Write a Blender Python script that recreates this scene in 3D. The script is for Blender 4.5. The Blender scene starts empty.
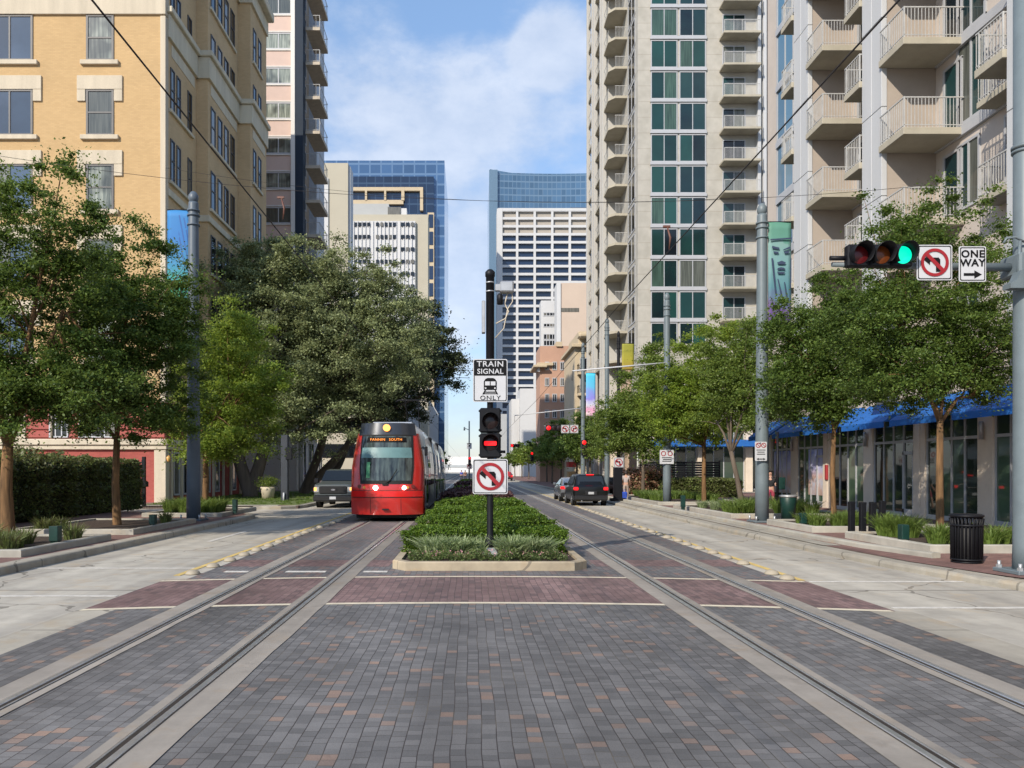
import bpy, math, random
import numpy as np
from mathutils import Vector, Matrix
R = math.radians
random.seed(7)
F, HX, HY, CH = 769.0, 470.0, 470.0, 1.91      # photo scale, horizon and eye height, used to turn measurements into metres
scn = bpy.context.scene
COL = scn.collection
def W(px, py, Y): return Vector(((px-HX)*Y/F, Y, CH+(HY-py)*Y/F))
def GX(px, Y): return (px-HX)*Y/F
def GZ(py, Y): return CH+(HY-py)*Y/F

# ------------------------------------------------------------------ materials
def nt(name):
    m = bpy.data.materials.new(name); m.use_nodes = True
    t = m.node_tree; b = t.nodes['Principled BSDF']
    return m, t, b
def N(t, typ, **k):
    n = t.nodes.new(typ)
    for a, v in k.items():
        if a.startswith('i_'): n.inputs[int(a[2:])].default_value = v
        else: setattr(n, a, v)
    return n
def L(t, a, b): t.links.new(a, b)
def math_n(t, op, a, b=None, c=None):
    n = t.nodes.new('ShaderNodeMath'); n.operation = op
    for i, v in enumerate((a, b, c)):
        if v is None: continue
        if isinstance(v, (int, float)): n.inputs[i].default_value = v
        else: t.links.new(v, n.inputs[i])
    return n.outputs[0]
def mixc(t, f, a, b):
    n = t.nodes.new('ShaderNodeMix'); n.data_type = 'RGBA'
    for s, v in ((0, f), (6, a), (7, b)):
        if isinstance(v, (int, float)): n.inputs[s].default_value = v
        elif isinstance(v, tuple): n.inputs[s].default_value = (*v[:3], 1)
        else: t.links.new(v, n.inputs[s])
    return n.outputs[2]
def noise(t, vec, scale, detail=4, rough=.55):
    n = t.nodes.new('ShaderNodeTexNoise'); n.inputs['Scale'].default_value = scale
    n.inputs['Detail'].default_value = detail; n.inputs['Roughness'].default_value = rough
    if vec is not None: t.links.new(vec, n.inputs['Vector'])
    return n.outputs['Fac']
def ramp(t, f, p0, p1, c0=(0,0,0), c1=(1,1,1)):
    n = t.nodes.new('ShaderNodeValToRGB'); e = n.color_ramp.elements
    e[0].position = p0; e[1].position = p1; e[0].color = (*c0, 1); e[1].color = (*c1, 1)
    t.links.new(f, n.inputs[0]); return n.outputs[0]
def pos(t): return t.nodes.new('ShaderNodeNewGeometry').outputs['Position']
def bump(t, b, h, s=.3, d=.01):
    n = t.nodes.new('ShaderNodeBump'); n.inputs['Strength'].default_value = s; n.inputs['Distance'].default_value = d
    t.links.new(h, n.inputs['Height']); t.links.new(n.outputs[0], b.inputs['Normal'])
MATS = {}
def M(name, col, rough=.7, metal=0., var=.18, scale=3., spec=.4, bmp=0., streak=False, coat=0.):
    if name in MATS: return MATS[name]
    m, t, b = nt(name)
    p = pos(t)
    if streak:
        mp = N(t, 'ShaderNodeMapping'); mp.inputs['Scale'].default_value = (1, 1, .12); L(t, p, mp.inputs[0]); pv = mp.outputs[0]
    else: pv = p
    n1 = noise(t, pv, scale, 5)
    n2 = noise(t, p, scale*9, 3)
    f = math_n(t, 'ADD', math_n(t, 'MULTIPLY', n1, .7), math_n(t, 'MULTIPLY', n2, .3))
    f = ramp(t, f, .3, .7)
    a = tuple(max(0, c*(1-var)) for c in col); c2 = tuple(min(1, c*(1+var)) for c in col)
    L(t, mixc(t, f, a, c2), b.inputs['Base Color'])
    b.inputs['Roughness'].default_value = rough; b.inputs['Metallic'].default_value = metal
    b.inputs['Specular IOR Level'].default_value = spec
    b.inputs['Coat Weight'].default_value = coat
    if bmp: bump(t, b, n2, bmp, .02)
    MATS[name] = m; return m
def EM(name, col, st):
    if name in MATS: return MATS[name]
    m, t, b = nt(name); b.inputs['Base Color'].default_value = (*[c*.3 for c in col], 1)
    b.inputs['Emission Color'].default_value = (*col, 1); b.inputs['Emission Strength'].default_value = st
    MATS[name] = m; return m
def glass(name, col, rough=.04, var=.3, sc=.35, spec=.55, warp=.012, alt=None, blind=None, cw=.9, ch=1.5, pb=.16):
    """window glass: every pane differs in tint and tilt, some show a blind or a curtain behind them"""
    m, t, b = nt(name); p = pos(t)
    s = N(t, 'ShaderNodeSeparateXYZ'); L(t, p, s.inputs[0])
    gg = t.nodes.new('ShaderNodeNewGeometry')
    oi = t.nodes.new('ShaderNodeObjectInfo')
    c = N(t, 'ShaderNodeCombineXYZ'); L(t, gg.outputs['Random Per Island'], c.inputs[0]); L(t, oi.outputs['Random'], c.inputs[1])
    vsc = N(t, 'ShaderNodeVectorMath', operation='SCALE'); L(t, c.outputs[0], vsc.inputs[0]); vsc.inputs['Scale'].default_value = 517.
    w = N(t, 'ShaderNodeTexWhiteNoise', noise_dimensions='3D'); L(t, vsc.outputs[0], w.inputs[0])
    sp = N(t, 'ShaderNodeSeparateColor'); L(t, w.outputs['Color'], sp.inputs[0])
    n = noise(t, p, sc, 3)
    f = ramp(t, math_n(t, 'ADD', math_n(t, 'MULTIPLY', n, .4), math_n(t, 'MULTIPLY', sp.outputs[0], .6)), .2, .8)
    a = alt or col
    out = mixc(t, f, tuple(x*(1-var) for x in col), tuple(x*(1+var) for x in a))
    if blind is not None:
        has = math_n(t, 'LESS_THAN', sp.outputs[1], pb)
        cf = N(t, 'ShaderNodeCombineXYZ'); L(t, math_n(t, 'MULTIPLY', math_n(t, 'ADD', s.outputs[0], s.outputs[1]), 8.), cf.inputs[0]); L(t, math_n(t, 'MULTIPLY', s.outputs[2], .4), cf.inputs[2])
        fold = ramp(t, noise(t, cf.outputs[0], 1., 3), .3, .7, tuple(x*.35 for x in blind), blind)
        out = mixc(t, math_n(t, 'MULTIPLY', has, .85), out, fold)
    L(t, out, b.inputs['Base Color'])
    b.inputs['Roughness'].default_value = rough; b.inputs['Specular IOR Level'].default_value = spec
    b.inputs['IOR'].default_value = 1.5
    # each pane leans a hair, so reflections break from pane to pane
    vm = N(t, 'ShaderNodeVectorMath', operation='SUBTRACT'); L(t, w.outputs['Color'], vm.inputs[0]); vm.inputs[1].default_value = (.5,.5,.5)
    vs = N(t, 'ShaderNodeVectorMath', operation='SCALE'); L(t, vm.outputs[0], vs.inputs[0]); vs.inputs['Scale'].default_value = .02
    g = t.nodes.new('ShaderNodeNewGeometry')
    bn = t.nodes.new('ShaderNodeBump'); bn.inputs['Strength'].default_value = warp*4; bn.inputs['Distance'].default_value = .05; L(t, noise(t, p, .9, 2), bn.inputs['Height'])
    va = N(t, 'ShaderNodeVectorMath', operation='ADD'); L(t, bn.outputs[0], va.inputs[0]); L(t, vs.outputs[0], va.inputs[1])
    vn = N(t, 'ShaderNodeVectorMath', operation='NORMALIZE'); L(t, va.outputs[0], vn.inputs[0]); L(t, vn.outputs[0], b.inputs['Normal'])
    return m
def brickm(name, c1, c2, mortar, bw=.22, bh=.075, ms=.008, axis='xz', rough=.85, big=.12):
    m, t, b = nt(name); p = pos(t)
    s = N(t, 'ShaderNodeSeparateXYZ'); L(t, p, s.inputs[0])
    c = N(t, 'ShaderNodeCombineXYZ')
    if axis == 'xz':
        L(t, math_n(t, 'ADD', s.outputs[0], s.outputs[1]), c.inputs[0]); L(t, s.outputs[2], c.inputs[1])
    else:
        L(t, s.outputs[0], c.inputs[0]); L(t, s.outputs[1], c.inputs[1])
    br = N(t, 'ShaderNodeTexBrick'); L(t, c.outputs[0], br.inputs['Vector'])
    br.inputs['Scale'].default_value = 1; br.inputs['Brick Width'].default_value = bw; br.inputs['Row Height'].default_value = bh
    br.inputs['Mortar Size'].default_value = ms; br.inputs['Color1'].default_value = (*c1, 1); br.inputs['Color2'].default_value = (*c2, 1)
    br.inputs['Mortar'].default_value = (*mortar, 1); br.inputs['Mortar Smooth'].default_value = .2
    n = noise(t, p, .5, 5)
    f = ramp(t, n, .3, .7, (1-big,)*3, (1+big,)*3)
    mx = N(t, 'ShaderNodeMix', data_type='RGBA', blend_type='MULTIPLY'); mx.inputs[0].default_value = 1
    L(t, br.outputs[0], mx.inputs[6]); L(t, f, mx.inputs[7]); L(t, mx.outputs[2], b.inputs['Base Color'])
    b.inputs['Roughness'].default_value = rough; b.inputs['Specular IOR Level'].default_value = .25
    return m
def paver(name, base, alt, odd, p_odd, cw=.108, ln=.104, rough=.62, joint=(.035,.028,.026)):
    """columns of small pavers running along the street with uneven, slightly snaking joints"""
    m, t, b = nt(name); p = pos(t)
    s = N(t, 'ShaderNodeSeparateXYZ'); L(t, p, s.inputs[0])
    X, Y = s.outputs[0], s.outputs[1]
    wv = noise(t, p, .9, 2); 
    u = math_n(t, 'DIVIDE', math_n(t, 'ADD', X, math_n(t, 'MULTIPLY', wv, .055)), cw)
    cu = math_n(t, 'FLOOR', u)
    w1 = N(t, 'ShaderNodeTexWhiteNoise', noise_dimensions='1D'); L(t, cu, w1.inputs['W'])
    v = math_n(t, 'ADD', math_n(t, 'DIVIDE', Y, ln), math_n(t, 'MULTIPLY', w1.outputs['Value'], 9.))
    v = math_n(t, 'ADD', v, math_n(t, 'MULTIPLY', noise(t, p, 3.2, 1), .35))
    cv = math_n(t, 'FLOOR', v)
    cc = N(t, 'ShaderNodeCombineXYZ'); L(t, cu, cc.inputs[0]); L(t, cv, cc.inputs[1])
    w2 = N(t, 'ShaderNodeTexWhiteNoise', noise_dimensions='3D'); L(t, cc.outputs[0], w2.inputs['Vector'])
    # pairs of cells make long bricks: a cross joint is drawn only on some cell edges
    c3 = N(t, 'ShaderNodeCombineXYZ'); L(t, cu, c3.inputs[0]); L(t, cv, c3.inputs[1]); c3.inputs[2].default_value = 7.7
    w3 = N(t, 'ShaderNodeTexWhiteNoise', noise_dimensions='3D'); L(t, c3.outputs[0], w3.inputs['Vector'])
    fu = math_n(t, 'FRACT', u); fv = math_n(t, 'FRACT', v)
    ju = math_n(t, 'LESS_THAN', fu, .068)
    jv = math_n(t, 'MULTIPLY', math_n(t, 'LESS_THAN', fv, .075), math_n(t, 'GREATER_THAN', w3.outputs['Value'], .42))
    odd_f = math_n(t, 'LESS_THAN', w2.outputs['Value'], p_odd)
    sp = N(t, 'ShaderNodeSeparateColor'); L(t, w2.outputs['Color'], sp.inputs[0])
    col = mixc(t, sp.outputs[1], base, alt)
    col = mixc(t, math_n(t, 'MULTIPLY', odd_f, math_n(t, 'ADD', .45, math_n(t, 'MULTIPLY', sp.outputs[2], .5))), col, odd)
    n = noise(t, p, .45, 5, .6)
    dirt = ramp(t, n, .3, .72, (.72,.71,.70), (1.2,1.2,1.19))
    mx = N(t, 'ShaderNodeMix', data_type='RGBA', blend_type='MULTIPLY'); mx.inputs[0].default_value = 1
    L(t, col, mx.inputs[6]); L(t, dirt, mx.inputs[7])
    g = noise(t, p, 160, 2); gr = ramp(t, g, .3, .7, (.80,)*3, (1.16,)*3)
    mx2 = N(t, 'ShaderNodeMix', data_type='RGBA', blend_type='MULTIPLY'); mx2.inputs[0].default_value = 1
    L(t, mx.outputs[2], mx2.inputs[6]); L(t, gr, mx2.inputs[7])
    j = math_n(t, 'MAXIMUM', math_n(t, 'MULTIPLY', ju, .95), math_n(t, 'MULTIPLY', jv, .7))
    # traffic grime: dark soft bands along the street and spots of oil; sand packed into some joints
    mp = N(t, 'ShaderNodeMapping'); mp.inputs['Scale'].default_value = (.8, .06, 1); L(t, p, mp.inputs[0])
    band = ramp(t, noise(t, mp.outputs[0], 1, 4), .38, .64, (.76,.75,.74), (1.08,1.08,1.08))
    mxb = N(t, 'ShaderNodeMix', data_type='RGBA', blend_type='MULTIPLY'); mxb.inputs[0].default_value = 1
    L(t, mx2.outputs[2], mxb.inputs[6]); L(t, band, mxb.inputs[7])
    oil = ramp(t, noise(t, p, 1.9, 6, .7), .63, .74)
    oil2 = N(t, 'ShaderNodeMix', data_type='RGBA'); L(t, math_n(t, 'MULTIPLY', oil, .5), oil2.inputs[0]); L(t, mxb.outputs[2], oil2.inputs[6]); oil2.inputs[7].default_value = (.045,.042,.04,1)
    mx2 = oil2
    jc = mixc(t, ramp(t, noise(t, p, 1.1, 4), .5, .66), joint, (.10,.085,.065)); joint = jc
    L(t, mixc(t, j, mx2.outputs[2], joint), b.inputs['Base Color'])
    L(t, math_n(t, 'ADD', math_n(t, 'MULTIPLY', n, .25), rough-.12), b.inputs['Roughness'])
    b.inputs['Specular IOR Level'].default_value = .35
    bump(t, b, math_n(t, 'SUBTRACT', math_n(t, 'MULTIPLY', sp.outputs[0], .35), j), .35, .006)
    return m
def concrete(name, col, joints=0., crack=True):
    m, t, b = nt(name); p = pos(t)
    n1 = noise(t, p, .35, 6, .6); n2 = noise(t, p, 2.3, 6, .65); n3 = noise(t, p, 60, 3)
    f = math_n(t, 'ADD', math_n(t, 'MULTIPLY', n1, .5), math_n(t, 'MULTIPLY', n2, .5))
    c = ramp(t, f, .32, .68, tuple(x*.72 for x in col), tuple(min(1, x*1.15) for x in col))
    mp = N(t, 'ShaderNodeMapping'); mp.inputs['Scale'].default_value = (1.25, .035, 1); L(t, p, mp.inputs[0])
    tr = ramp(t, noise(t, mp.outputs[0], 1, 4), .36, .62, (.68,.67,.66), (1.08,1.07,1.04))
    mx = N(t, 'ShaderNodeMix', data_type='RGBA', blend_type='MULTIPLY'); mx.inputs[0].default_value = .8
    L(t, c, mx.inputs[6]); L(t, tr, mx.inputs[7]); out = mx.outputs[2]
    if joints:
        s = N(t, 'ShaderNodeSeparateXYZ'); L(t, p, s.inputs[0])
        fy = math_n(t, 'FRACT', math_n(t, 'DIVIDE', s.outputs[1], joints))
        out = mixc(t, math_n(t, 'MULTIPLY', math_n(t, 'LESS_THAN', fy, .012), .55), out, (.08,.075,.065))
    if crack:
        vo = N(t, 'ShaderNodeTexVoronoi', feature='DISTANCE_TO_EDGE'); vo.inputs['Scale'].default_value = .22
        dv = N(t, 'ShaderNodeVectorMath', operation='ADD'); L(t, p, dv.inputs[0])
        nn = N(t, 'ShaderNodeTexNoise'); nn.inputs['Scale'].default_value = 1.3; L(t, p, nn.inputs[0]); L(t, nn.outputs['Color'], dv.inputs[1])
        L(t, dv.outputs[0], vo.inputs['Vector'])
        out = mixc(t, math_n(t, 'MULTIPLY', math_n(t, 'LESS_THAN', vo.outputs['Distance'], .0045), .65), out, (.10,.09,.075))
    n4 = noise(t, p, .9, 7, .75)
    out = mixc(t, math_n(t, 'MULTIPLY', ramp(t, n4, .56, .68), .42), out, tuple(x*.45 for x in col))      # oil and rubber
    n5 = noise(t, p, 1.3, 6, .7)
    out = mixc(t, math_n(t, 'MULTIPLY', ramp(t, n5, .54, .70), .55), out, (col[0]*.95, col[1]*.78, col[2]*.58))  # sand and rust stains
    sp = ramp(t, n3, .62, .74)
    out = mixc(t, math_n(t, 'MULTIPLY', sp, .25), out, tuple(x*.45 for x in col))
    L(t, out, b.inputs['Base Color']); b.inputs['Roughness'].default_value = .85; b.inputs['Specular IOR Level'].default_value = .25
    bump(t, b, n3, .25, .004)
    return m
def leafm(name, c1, c2, trans=.35):
    m = bpy.data.materials.new(name); m.use_nodes = True; t = m.node_tree
    b = t.nodes['Principled BSDF']; out = t.nodes['Material Output']
    g = t.nodes.new('ShaderNodeNewGeometry')
    col = mixc(t, g.outputs['Random Per Island'], c1, c2)
    n = ramp(t, noise(t, g.outputs['Position'], .8, 3), .3, .7, (.75,)*3, (1.25,)*3)
    mx = N(t, 'ShaderNodeMix', data_type='RGBA', blend_type='MULTIPLY'); mx.inputs[0].default_value = 1
    L(t, col, mx.inputs[6]); L(t, n, mx.inputs[7])
    L(t, mx.outputs[2], b.inputs['Base Color']); b.inputs['Roughness'].default_value = .5; b.inputs['Specular IOR Level'].default_value = .35
    tr = N(t, 'ShaderNodeBsdfTranslucent'); 
    hs = N(t, 'ShaderNodeHueSaturation'); hs.inputs['Value'].default_value = 1.5; hs.inputs['Hue'].default_value = .485; L(t, mx.outputs[2], hs.inputs['Color'])
    L(t, hs.outputs[0], tr.inputs[0])
    ms = N(t, 'ShaderNodeMixShader'); ms.inputs[0].default_value = trans
    L(t, b.outputs[0], ms.inputs[1]); L(t, tr.outputs[0], ms.inputs[2]); L(t, ms.outputs[0], out.inputs['Surface'])
    return m

# ------------------------------------------------------------------ mesh building
class MB:
    def __init__(s): s.v = []; s.f = []; s.m = []; s.k = 0; s.sm = []
    def _add(s, vs, fs, smooth=False):
        o = len(s.v); s.v += [tuple(v) for v in vs]
        for f in fs: s.f.append(tuple(i+o for i in f)); s.m.append(s.k); s.sm.append(smooth)
        return s
    def mat(s, k): s.k = k; return s
    def box(s, x0, x1, y0, y1, z0, z1):
        if x0 > x1: x0, x1 = x1, x0
        if y0 > y1: y0, y1 = y1, y0
        if z0 > z1: z0, z1 = z1, z0
        v = [(x0,y0,z0),(x1,y0,z0),(x1,y1,z0),(x0,y1,z0),(x0,y0,z1),(x1,y0,z1),(x1,y1,z1),(x0,y1,z1)]
        return s._add(v, [(0,3,2,1),(4,5,6,7),(0,1,5,4),(1,2,6,5),(2,3,7,6),(3,0,4,7)])
    def bbox(s, x0, x1, y0, y1, z0, z1, b=.01):
        """box with chamfered edges"""
        if x0 > x1: x0, x1 = x1, x0
        if y0 > y1: y0, y1 = y1, y0
        if z0 > z1: z0, z1 = z1, z0
        o = []
        import itertools
        idx = {}; vs = []
        for ix, iy, iz in itertools.product((0,1),(0,1),(0,1)):
            c = ((x0,x1)[ix], (y0,y1)[iy], (z0,z1)[iz]); sg = (1-2*ix, 1-2*iy, 1-2*iz)
            for a in range(3):
                p = [c[i] + (sg[i]*b if i != a else 0) for i in range(3)]
                idx[(ix,iy,iz,a)] = len(vs); vs.append(p)
        fs = []
        for a in range(3):
            for e in (0,1):
                q = []
                for (u, w) in ((0,0),(1,0),(1,1),(0,1)):
                    k = [0,0,0]; k[a] = e; k[(a+1)%3] = u; k[(a+2)%3] = w
                    q.append(idx[(*k, a)])
                fs.append(tuple(q) if e else tuple(reversed(q)))
        for a in range(3):
            b1, b2 = (a+1)%3, (a+2)%3
            for u in (0,1):
                for w in (0,1):
                    k0 = [0,0,0]; k0[b1] = u; k0[b2] = w; k1 = list(k0); k1[a] = 1
                    q = (idx[(*k0,b1)], idx[(*k1,b1)], idx[(*k1,b2)], idx[(*k0,b2)])
                    fs.append(q if (u == w) else tuple(reversed(q)))
        for ix, iy, iz in itertools.product((0,1),(0,1),(0,1)):
            q = tuple(idx[(ix,iy,iz,a)] for a in range(3)); fs.append(q)
        return s._add(vs, fs)
    def cyl(s, p0, p1, r0, r1=None, n=10, cap=True, smooth=True):
        if r1 is None: r1 = r0
        p0 = Vector(p0); p1 = Vector(p1); d = (p1-p0)
        if d.length < 1e-6: return s
        d.normalize(); a = d.orthogonal().normalized(); b = d.cross(a)
        vs = []
        for p, r in ((p0, r0), (p1, r1)):
            for i in range(n):
                t = 2*math.pi*i/n; vs.append(p + (a*math.cos(t)+b*math.sin(t))*r)
        s._add(vs, [(i, (i+1)%n, n+(i+1)%n, n+i) for i in range(n)], smooth)
        if cap:
            o = len(s.v)-2*n
            for q in (tuple(o+i for i in reversed(range(n))), tuple(o+n+i for i in range(n))):
                s.f.append(q); s.m.append(s.k); s.sm.append(False)
        return s
    def tube(s, pts, rs, n=8, smooth=True):
        pts = [Vector(p) for p in pts]
        if isinstance(rs, (int, float)): rs = [rs]*len(pts)
        vs = []; a = None
        for i, p in enumerate(pts):
            d = (pts[min(i+1, len(pts)-1)] - pts[max(i-1, 0)]).normalized()
            if a is None: a = d.orthogonal().normalized()
            a = (a - d*a.dot(d)).normalized(); b = d.cross(a)
            for j in range(n):
                t = 2*math.pi*j/n; vs.append(p + (a*math.cos(t)+b*math.sin(t))*rs[i])
        fs = []
        for i in range(len(pts)-1):
            for j in range(n): fs.append((i*n+j, i*n+(j+1)%n, (i+1)*n+(j+1)%n, (i+1)*n+j))
        fs.append(tuple(reversed(range(n)))); fs.append(tuple((len(pts)-1)*n+i for i in range(n)))
        return s._add(vs, fs, smooth)
    def lathe(s, prof, c=(0,0,0), n=20, smooth=True):
        vs = []
        for r, z in prof:
            for j in range(n):
                t = 2*math.pi*j/n; vs.append((c[0]+r*math.cos(t), c[1]+r*math.sin(t), c[2]+z))
        fs = []
        for i in range(len(prof)-1):
            for j in range(n): fs.append((i*n+j, i*n+(j+1)%n, (i+1)*n+(j+1)%n, (i+1)*n+j))
        fs.append(tuple(reversed(range(n)))); fs.append(tuple((len(prof)-1)*n+i for i in range(n)))
        return s._add(vs, fs, smooth)
    def prism(s, poly, z0, z1):
        """polygon in XY (counter-clockwise), extruded in z"""
        n = len(poly)
        vs = [(x, y, z0) for x, y in poly] + [(x, y, z1) for x, y in poly]
        return s._add(vs, [tuple(reversed(range(n))), tuple(range(n, 2*n))] + [(i, (i+1)%n, n+(i+1)%n, n+i) for i in range(n)])
    def pxz(s, poly, y0, y1):
        """polygon in XZ, extruded along y (y0 is the near face)"""
        n = len(poly)
        vs = [(x, y0, z) for x, z in poly] + [(x, y1, z) for x, z in poly]
        return s._add(vs, [tuple(range(n)), tuple(reversed(range(n, 2*n)))] + [(i, n+i, n+(i+1)%n, (i+1)%n) for i in range(n)])
    def pyz(s, poly, x0, x1):
        n = len(poly)
        vs = [(x0, y, z) for y, z in poly] + [(x1, y, z) for y, z in poly]
        return s._add(vs, [tuple(reversed(range(n))), tuple(range(n, 2*n))] + [(i, (i+1)%n, n+(i+1)%n, n+i) for i in range(n)])
    def quad(s, a, b, c, d): return s._add([a, b, c, d], [(0,1,2,3)])
    def build(s, name, mats, parent=None, smooth=None):
        me = bpy.data.meshes.new(name)
        o = (0,0,0)
        if parent is not None: o = tuple(parent.get('_org', (0,0,0)))
        v = [(a-o[0], b-o[1], c-o[2]) for a, b, c in s.v]
        me.from_pydata(v, [], s.f)
        if not isinstance(mats, (list, tuple)): mats = [mats]
        for m in mats: me.materials.append(m)
        me.polygons.foreach_set('material_index', s.m)
        me.polygons.foreach_set('use_smooth', s.sm if smooth is None else [smooth]*len(s.f))
        me.update()
        return link(name, me, parent)
def link(name, me, parent=None):
    ob = bpy.data.objects.new(name, me); COL.objects.link(ob)
    if parent is not None:
        ob.parent = parent
        ob['_org'] = tuple(parent.get('_org', (0,0,0)))
    return ob
def tag(o, label, cat, group=None, kind=None):
    if label: o['label'] = label
    if cat: o['category'] = cat
    if group: o['group'] = group
    if kind: o['kind'] = kind
    return o
def thing(name, label, cat, loc=(0,0,0), group=None, local=False):
    """Empty at the thing's base. Parts are given in world metres (or in local ones when local=True)."""
    o = bpy.data.objects.new(name, None); COL.objects.link(o); o.location = loc; o.empty_display_size = .2
    o['_org'] = (0.,0.,0.) if local else tuple(float(x) for x in loc)
    return tag(o, label, cat, group)
KIDS = {}
def dup(root, loc, rot=None, label=None, group=None):
    """copy a thing with its parts and sub-parts"""
    def cp(o, parent):
        c = o.copy(); COL.objects.link(c)
        if parent is not None: c.parent = parent
        for ch in list(o.children): cp(ch, c)
        return c
    r = cp(root, None); r.location = loc
    if rot is not None: r.rotation_euler = rot
    if label: r['label'] = label
    if group: r['group'] = group
    return r
def struct(name, o): o['kind'] = 'structure'; return o
def txt(s, size, loc, mat, parent, align='CENTER', ext=.003, name='lettering', bold=0., sx=1., rot=(R(90),0,0), space=1.):
    cu = bpy.data.curves.new(name, 'FONT'); cu.body = s; cu.size = size; cu.extrude = ext; cu.offset = bold
    cu.align_x = align; cu.align_y = 'CENTER'; cu.resolution_u = 3; cu.space_character = space
    to = bpy.data.objects.new('tmp', cu); COL.objects.link(to)
    bpy.context.view_layer.update()
    me = bpy.data.meshes.new_from_object(to.evaluated_get(bpy.context.evaluated_depsgraph_get()))
    bpy.data.objects.remove(to)
    me.transform(Matrix.Translation(Vector(loc)-Vector(tuple(parent.get('_org', (0,0,0))))) @ Matrix.Rotation(rot[2], 4, 'Z') @ Matrix.Rotation(rot[0], 4, 'X') @ Matrix.Diagonal((sx,1,1,1)))
    me.materials.clear(); me.materials.append(mat)
    return link(name, me, parent)
def leaves(cent, size, rng, up=.35, aspect=.55):
    """numpy: one diamond-shaped leaf per centre"""
    n = len(cent)
    nr = rng.normal(size=(n,3)); nr[:,2] = np.abs(nr[:,2])*1.0 + up; nr /= np.linalg.norm(nr, axis=1)[:,None]
    a = np.cross(nr, rng.normal(size=(n,3))); a /= np.linalg.norm(a, axis=1)[:,None]
    b = np.cross(nr, a)
    s = (size*rng.uniform(.65, 1.35, n))[:,None]
    v = np.stack([cent-a*s, cent-b*s*aspect+nr*s*.12, cent+a*s, cent+b*s*aspect+nr*s*.12], 1).reshape(-1,3)
    return v
def mesh_np(name, v, mats, parent, nper=4, extra=None):
    n = len(v)//nper
    me = bpy.data.meshes.new(name)
    v = v - np.array(tuple(parent.get('_org', (0,0,0))) if parent is not None else (0,0,0))
    me.vertices.add(len(v)); me.vertices.foreach_set('co', v.astype(np.float32).ravel())
    me.loops.add(n*nper); me.loops.foreach_set('vertex_index', np.arange(n*nper, dtype=np.int32))
    me.polygons.add(n); me.polygons.foreach_set('loop_start', np.arange(0, n*nper, nper, dtype=np.int32))
    me.polygons.foreach_set('loop_total', np.full(n, nper, dtype=np.int32))
    if not isinstance(mats, (list, tuple)): mats = [mats]
    for m in mats: me.materials.append(m)
    me.update(calc_edges=True); me.validate()
    return link(name, me, parent)
def crown_pts(ells, nclump, n, rng, cr):
    """clump centres inside a union of ellipsoids, leaves scattered round them"""
    vol = np.array([e[3]*e[4]*e[5] for e in ells]); pr = vol/vol.sum()
    k = rng.choice(len(ells), nclump, p=pr); E = np.array(ells)[k]
    d = rng.normal(size=(nclump,3)); d /= np.linalg.norm(d, axis=1)[:,None]
    r = rng.uniform(.05, 1., nclump)**.5
    r *= 1 + .16*rng.normal(size=nclump)*(r > .8)
    C = E[:,:3] + d*r[:,None]*E[:,3:6]
    w = rng.uniform(.35, 1.5, nclump); w /= w.sum()
    ki = rng.choice(nclump, n, p=w)
    rad = (cr*rng.uniform(.5, 1.35, nclump))[ki]
    dd = rng.normal(size=(n,3)); dd /= np.linalg.norm(dd, axis=1)[:,None]
    rr = np.abs(rng.normal(size=n))*.62*rad
    P = C[ki] + dd*rr[:,None]*np.array([1.15,1.15,.62])
    P[:,2] -= .12*(rr/rad)**2*rad
    return C, P
def tree(name, label, base, ells, n, leaf, lm, bark, seed, trunk_r=.12, fork=None, nclump=90, cr=.6, group=None, limbs=26, lean=None, multi=1):
    rng = np.random.default_rng(seed); rnd = random.Random(seed)
    t = thing(name, label, 'tree', base, group)
    C, P = crown_pts(ells, nclump, n, rng, cr)
    mesh_np('crown', leaves(P, leaf, rng), lm, t)
    mb = MB(); b = Vector(base)
    cc = np.mean(np.array(ells)[:,:3], 0)
    fz = fork if fork else (cc[2]-b.z)*.55
    for q in range(multi):
        an = 6.28*q/multi + rnd.random()
        f = b + Vector((0, 0, fz)) + (Vector(lean) if lean else Vector((0,0,0)))
        if multi > 1: f += Vector((math.cos(an)*fz*.3, math.sin(an)*fz*.2, 0)) 
        mid = b.lerp(f, .5) + Vector((rnd.uniform(-.06,.06), rnd.uniform(-.06,.06), 0))*fz*.4
        tr = trunk_r*(1 if multi == 1 else .8)
        mb.tube([b-Vector((0,0,.1)), b+Vector((0,0,.12)), mid, f], [tr*1.35, tr*1.05, tr*.9, tr*.75], 10)
        mine = [C[i] for i in range(q, min(len(C), limbs*multi), multi)]
        mains = []
        for i in range(5):
            e = Vector(mine[(i*3) % len(mine)]); e = f.lerp(e, .62); 
            m_ = f.lerp(e, .5) + Vector((0,0,.25*rnd.random()))
            mb.tube([f-Vector((0,0,.1)), m_, e], [tr*.55, tr*.4, tr*.24], 7); mains.append((m_, e))
        for c in mine:
            c = Vector(c); m_, e = min(mains, key=lambda k: (k[1]-c).length)
            s0 = m_.lerp(e, rnd.uniform(.2, 1)); k = s0.lerp(c, .5) + Vector((rnd.uniform(-.15,.15), rnd.uniform(-.15,.15), rnd.uniform(0,.25)))
            mb.tube([s0, k, c], [tr*.22, tr*.14, tr*.05], 5)
    mb.build('trunk', bark, t)
    return t
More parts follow.
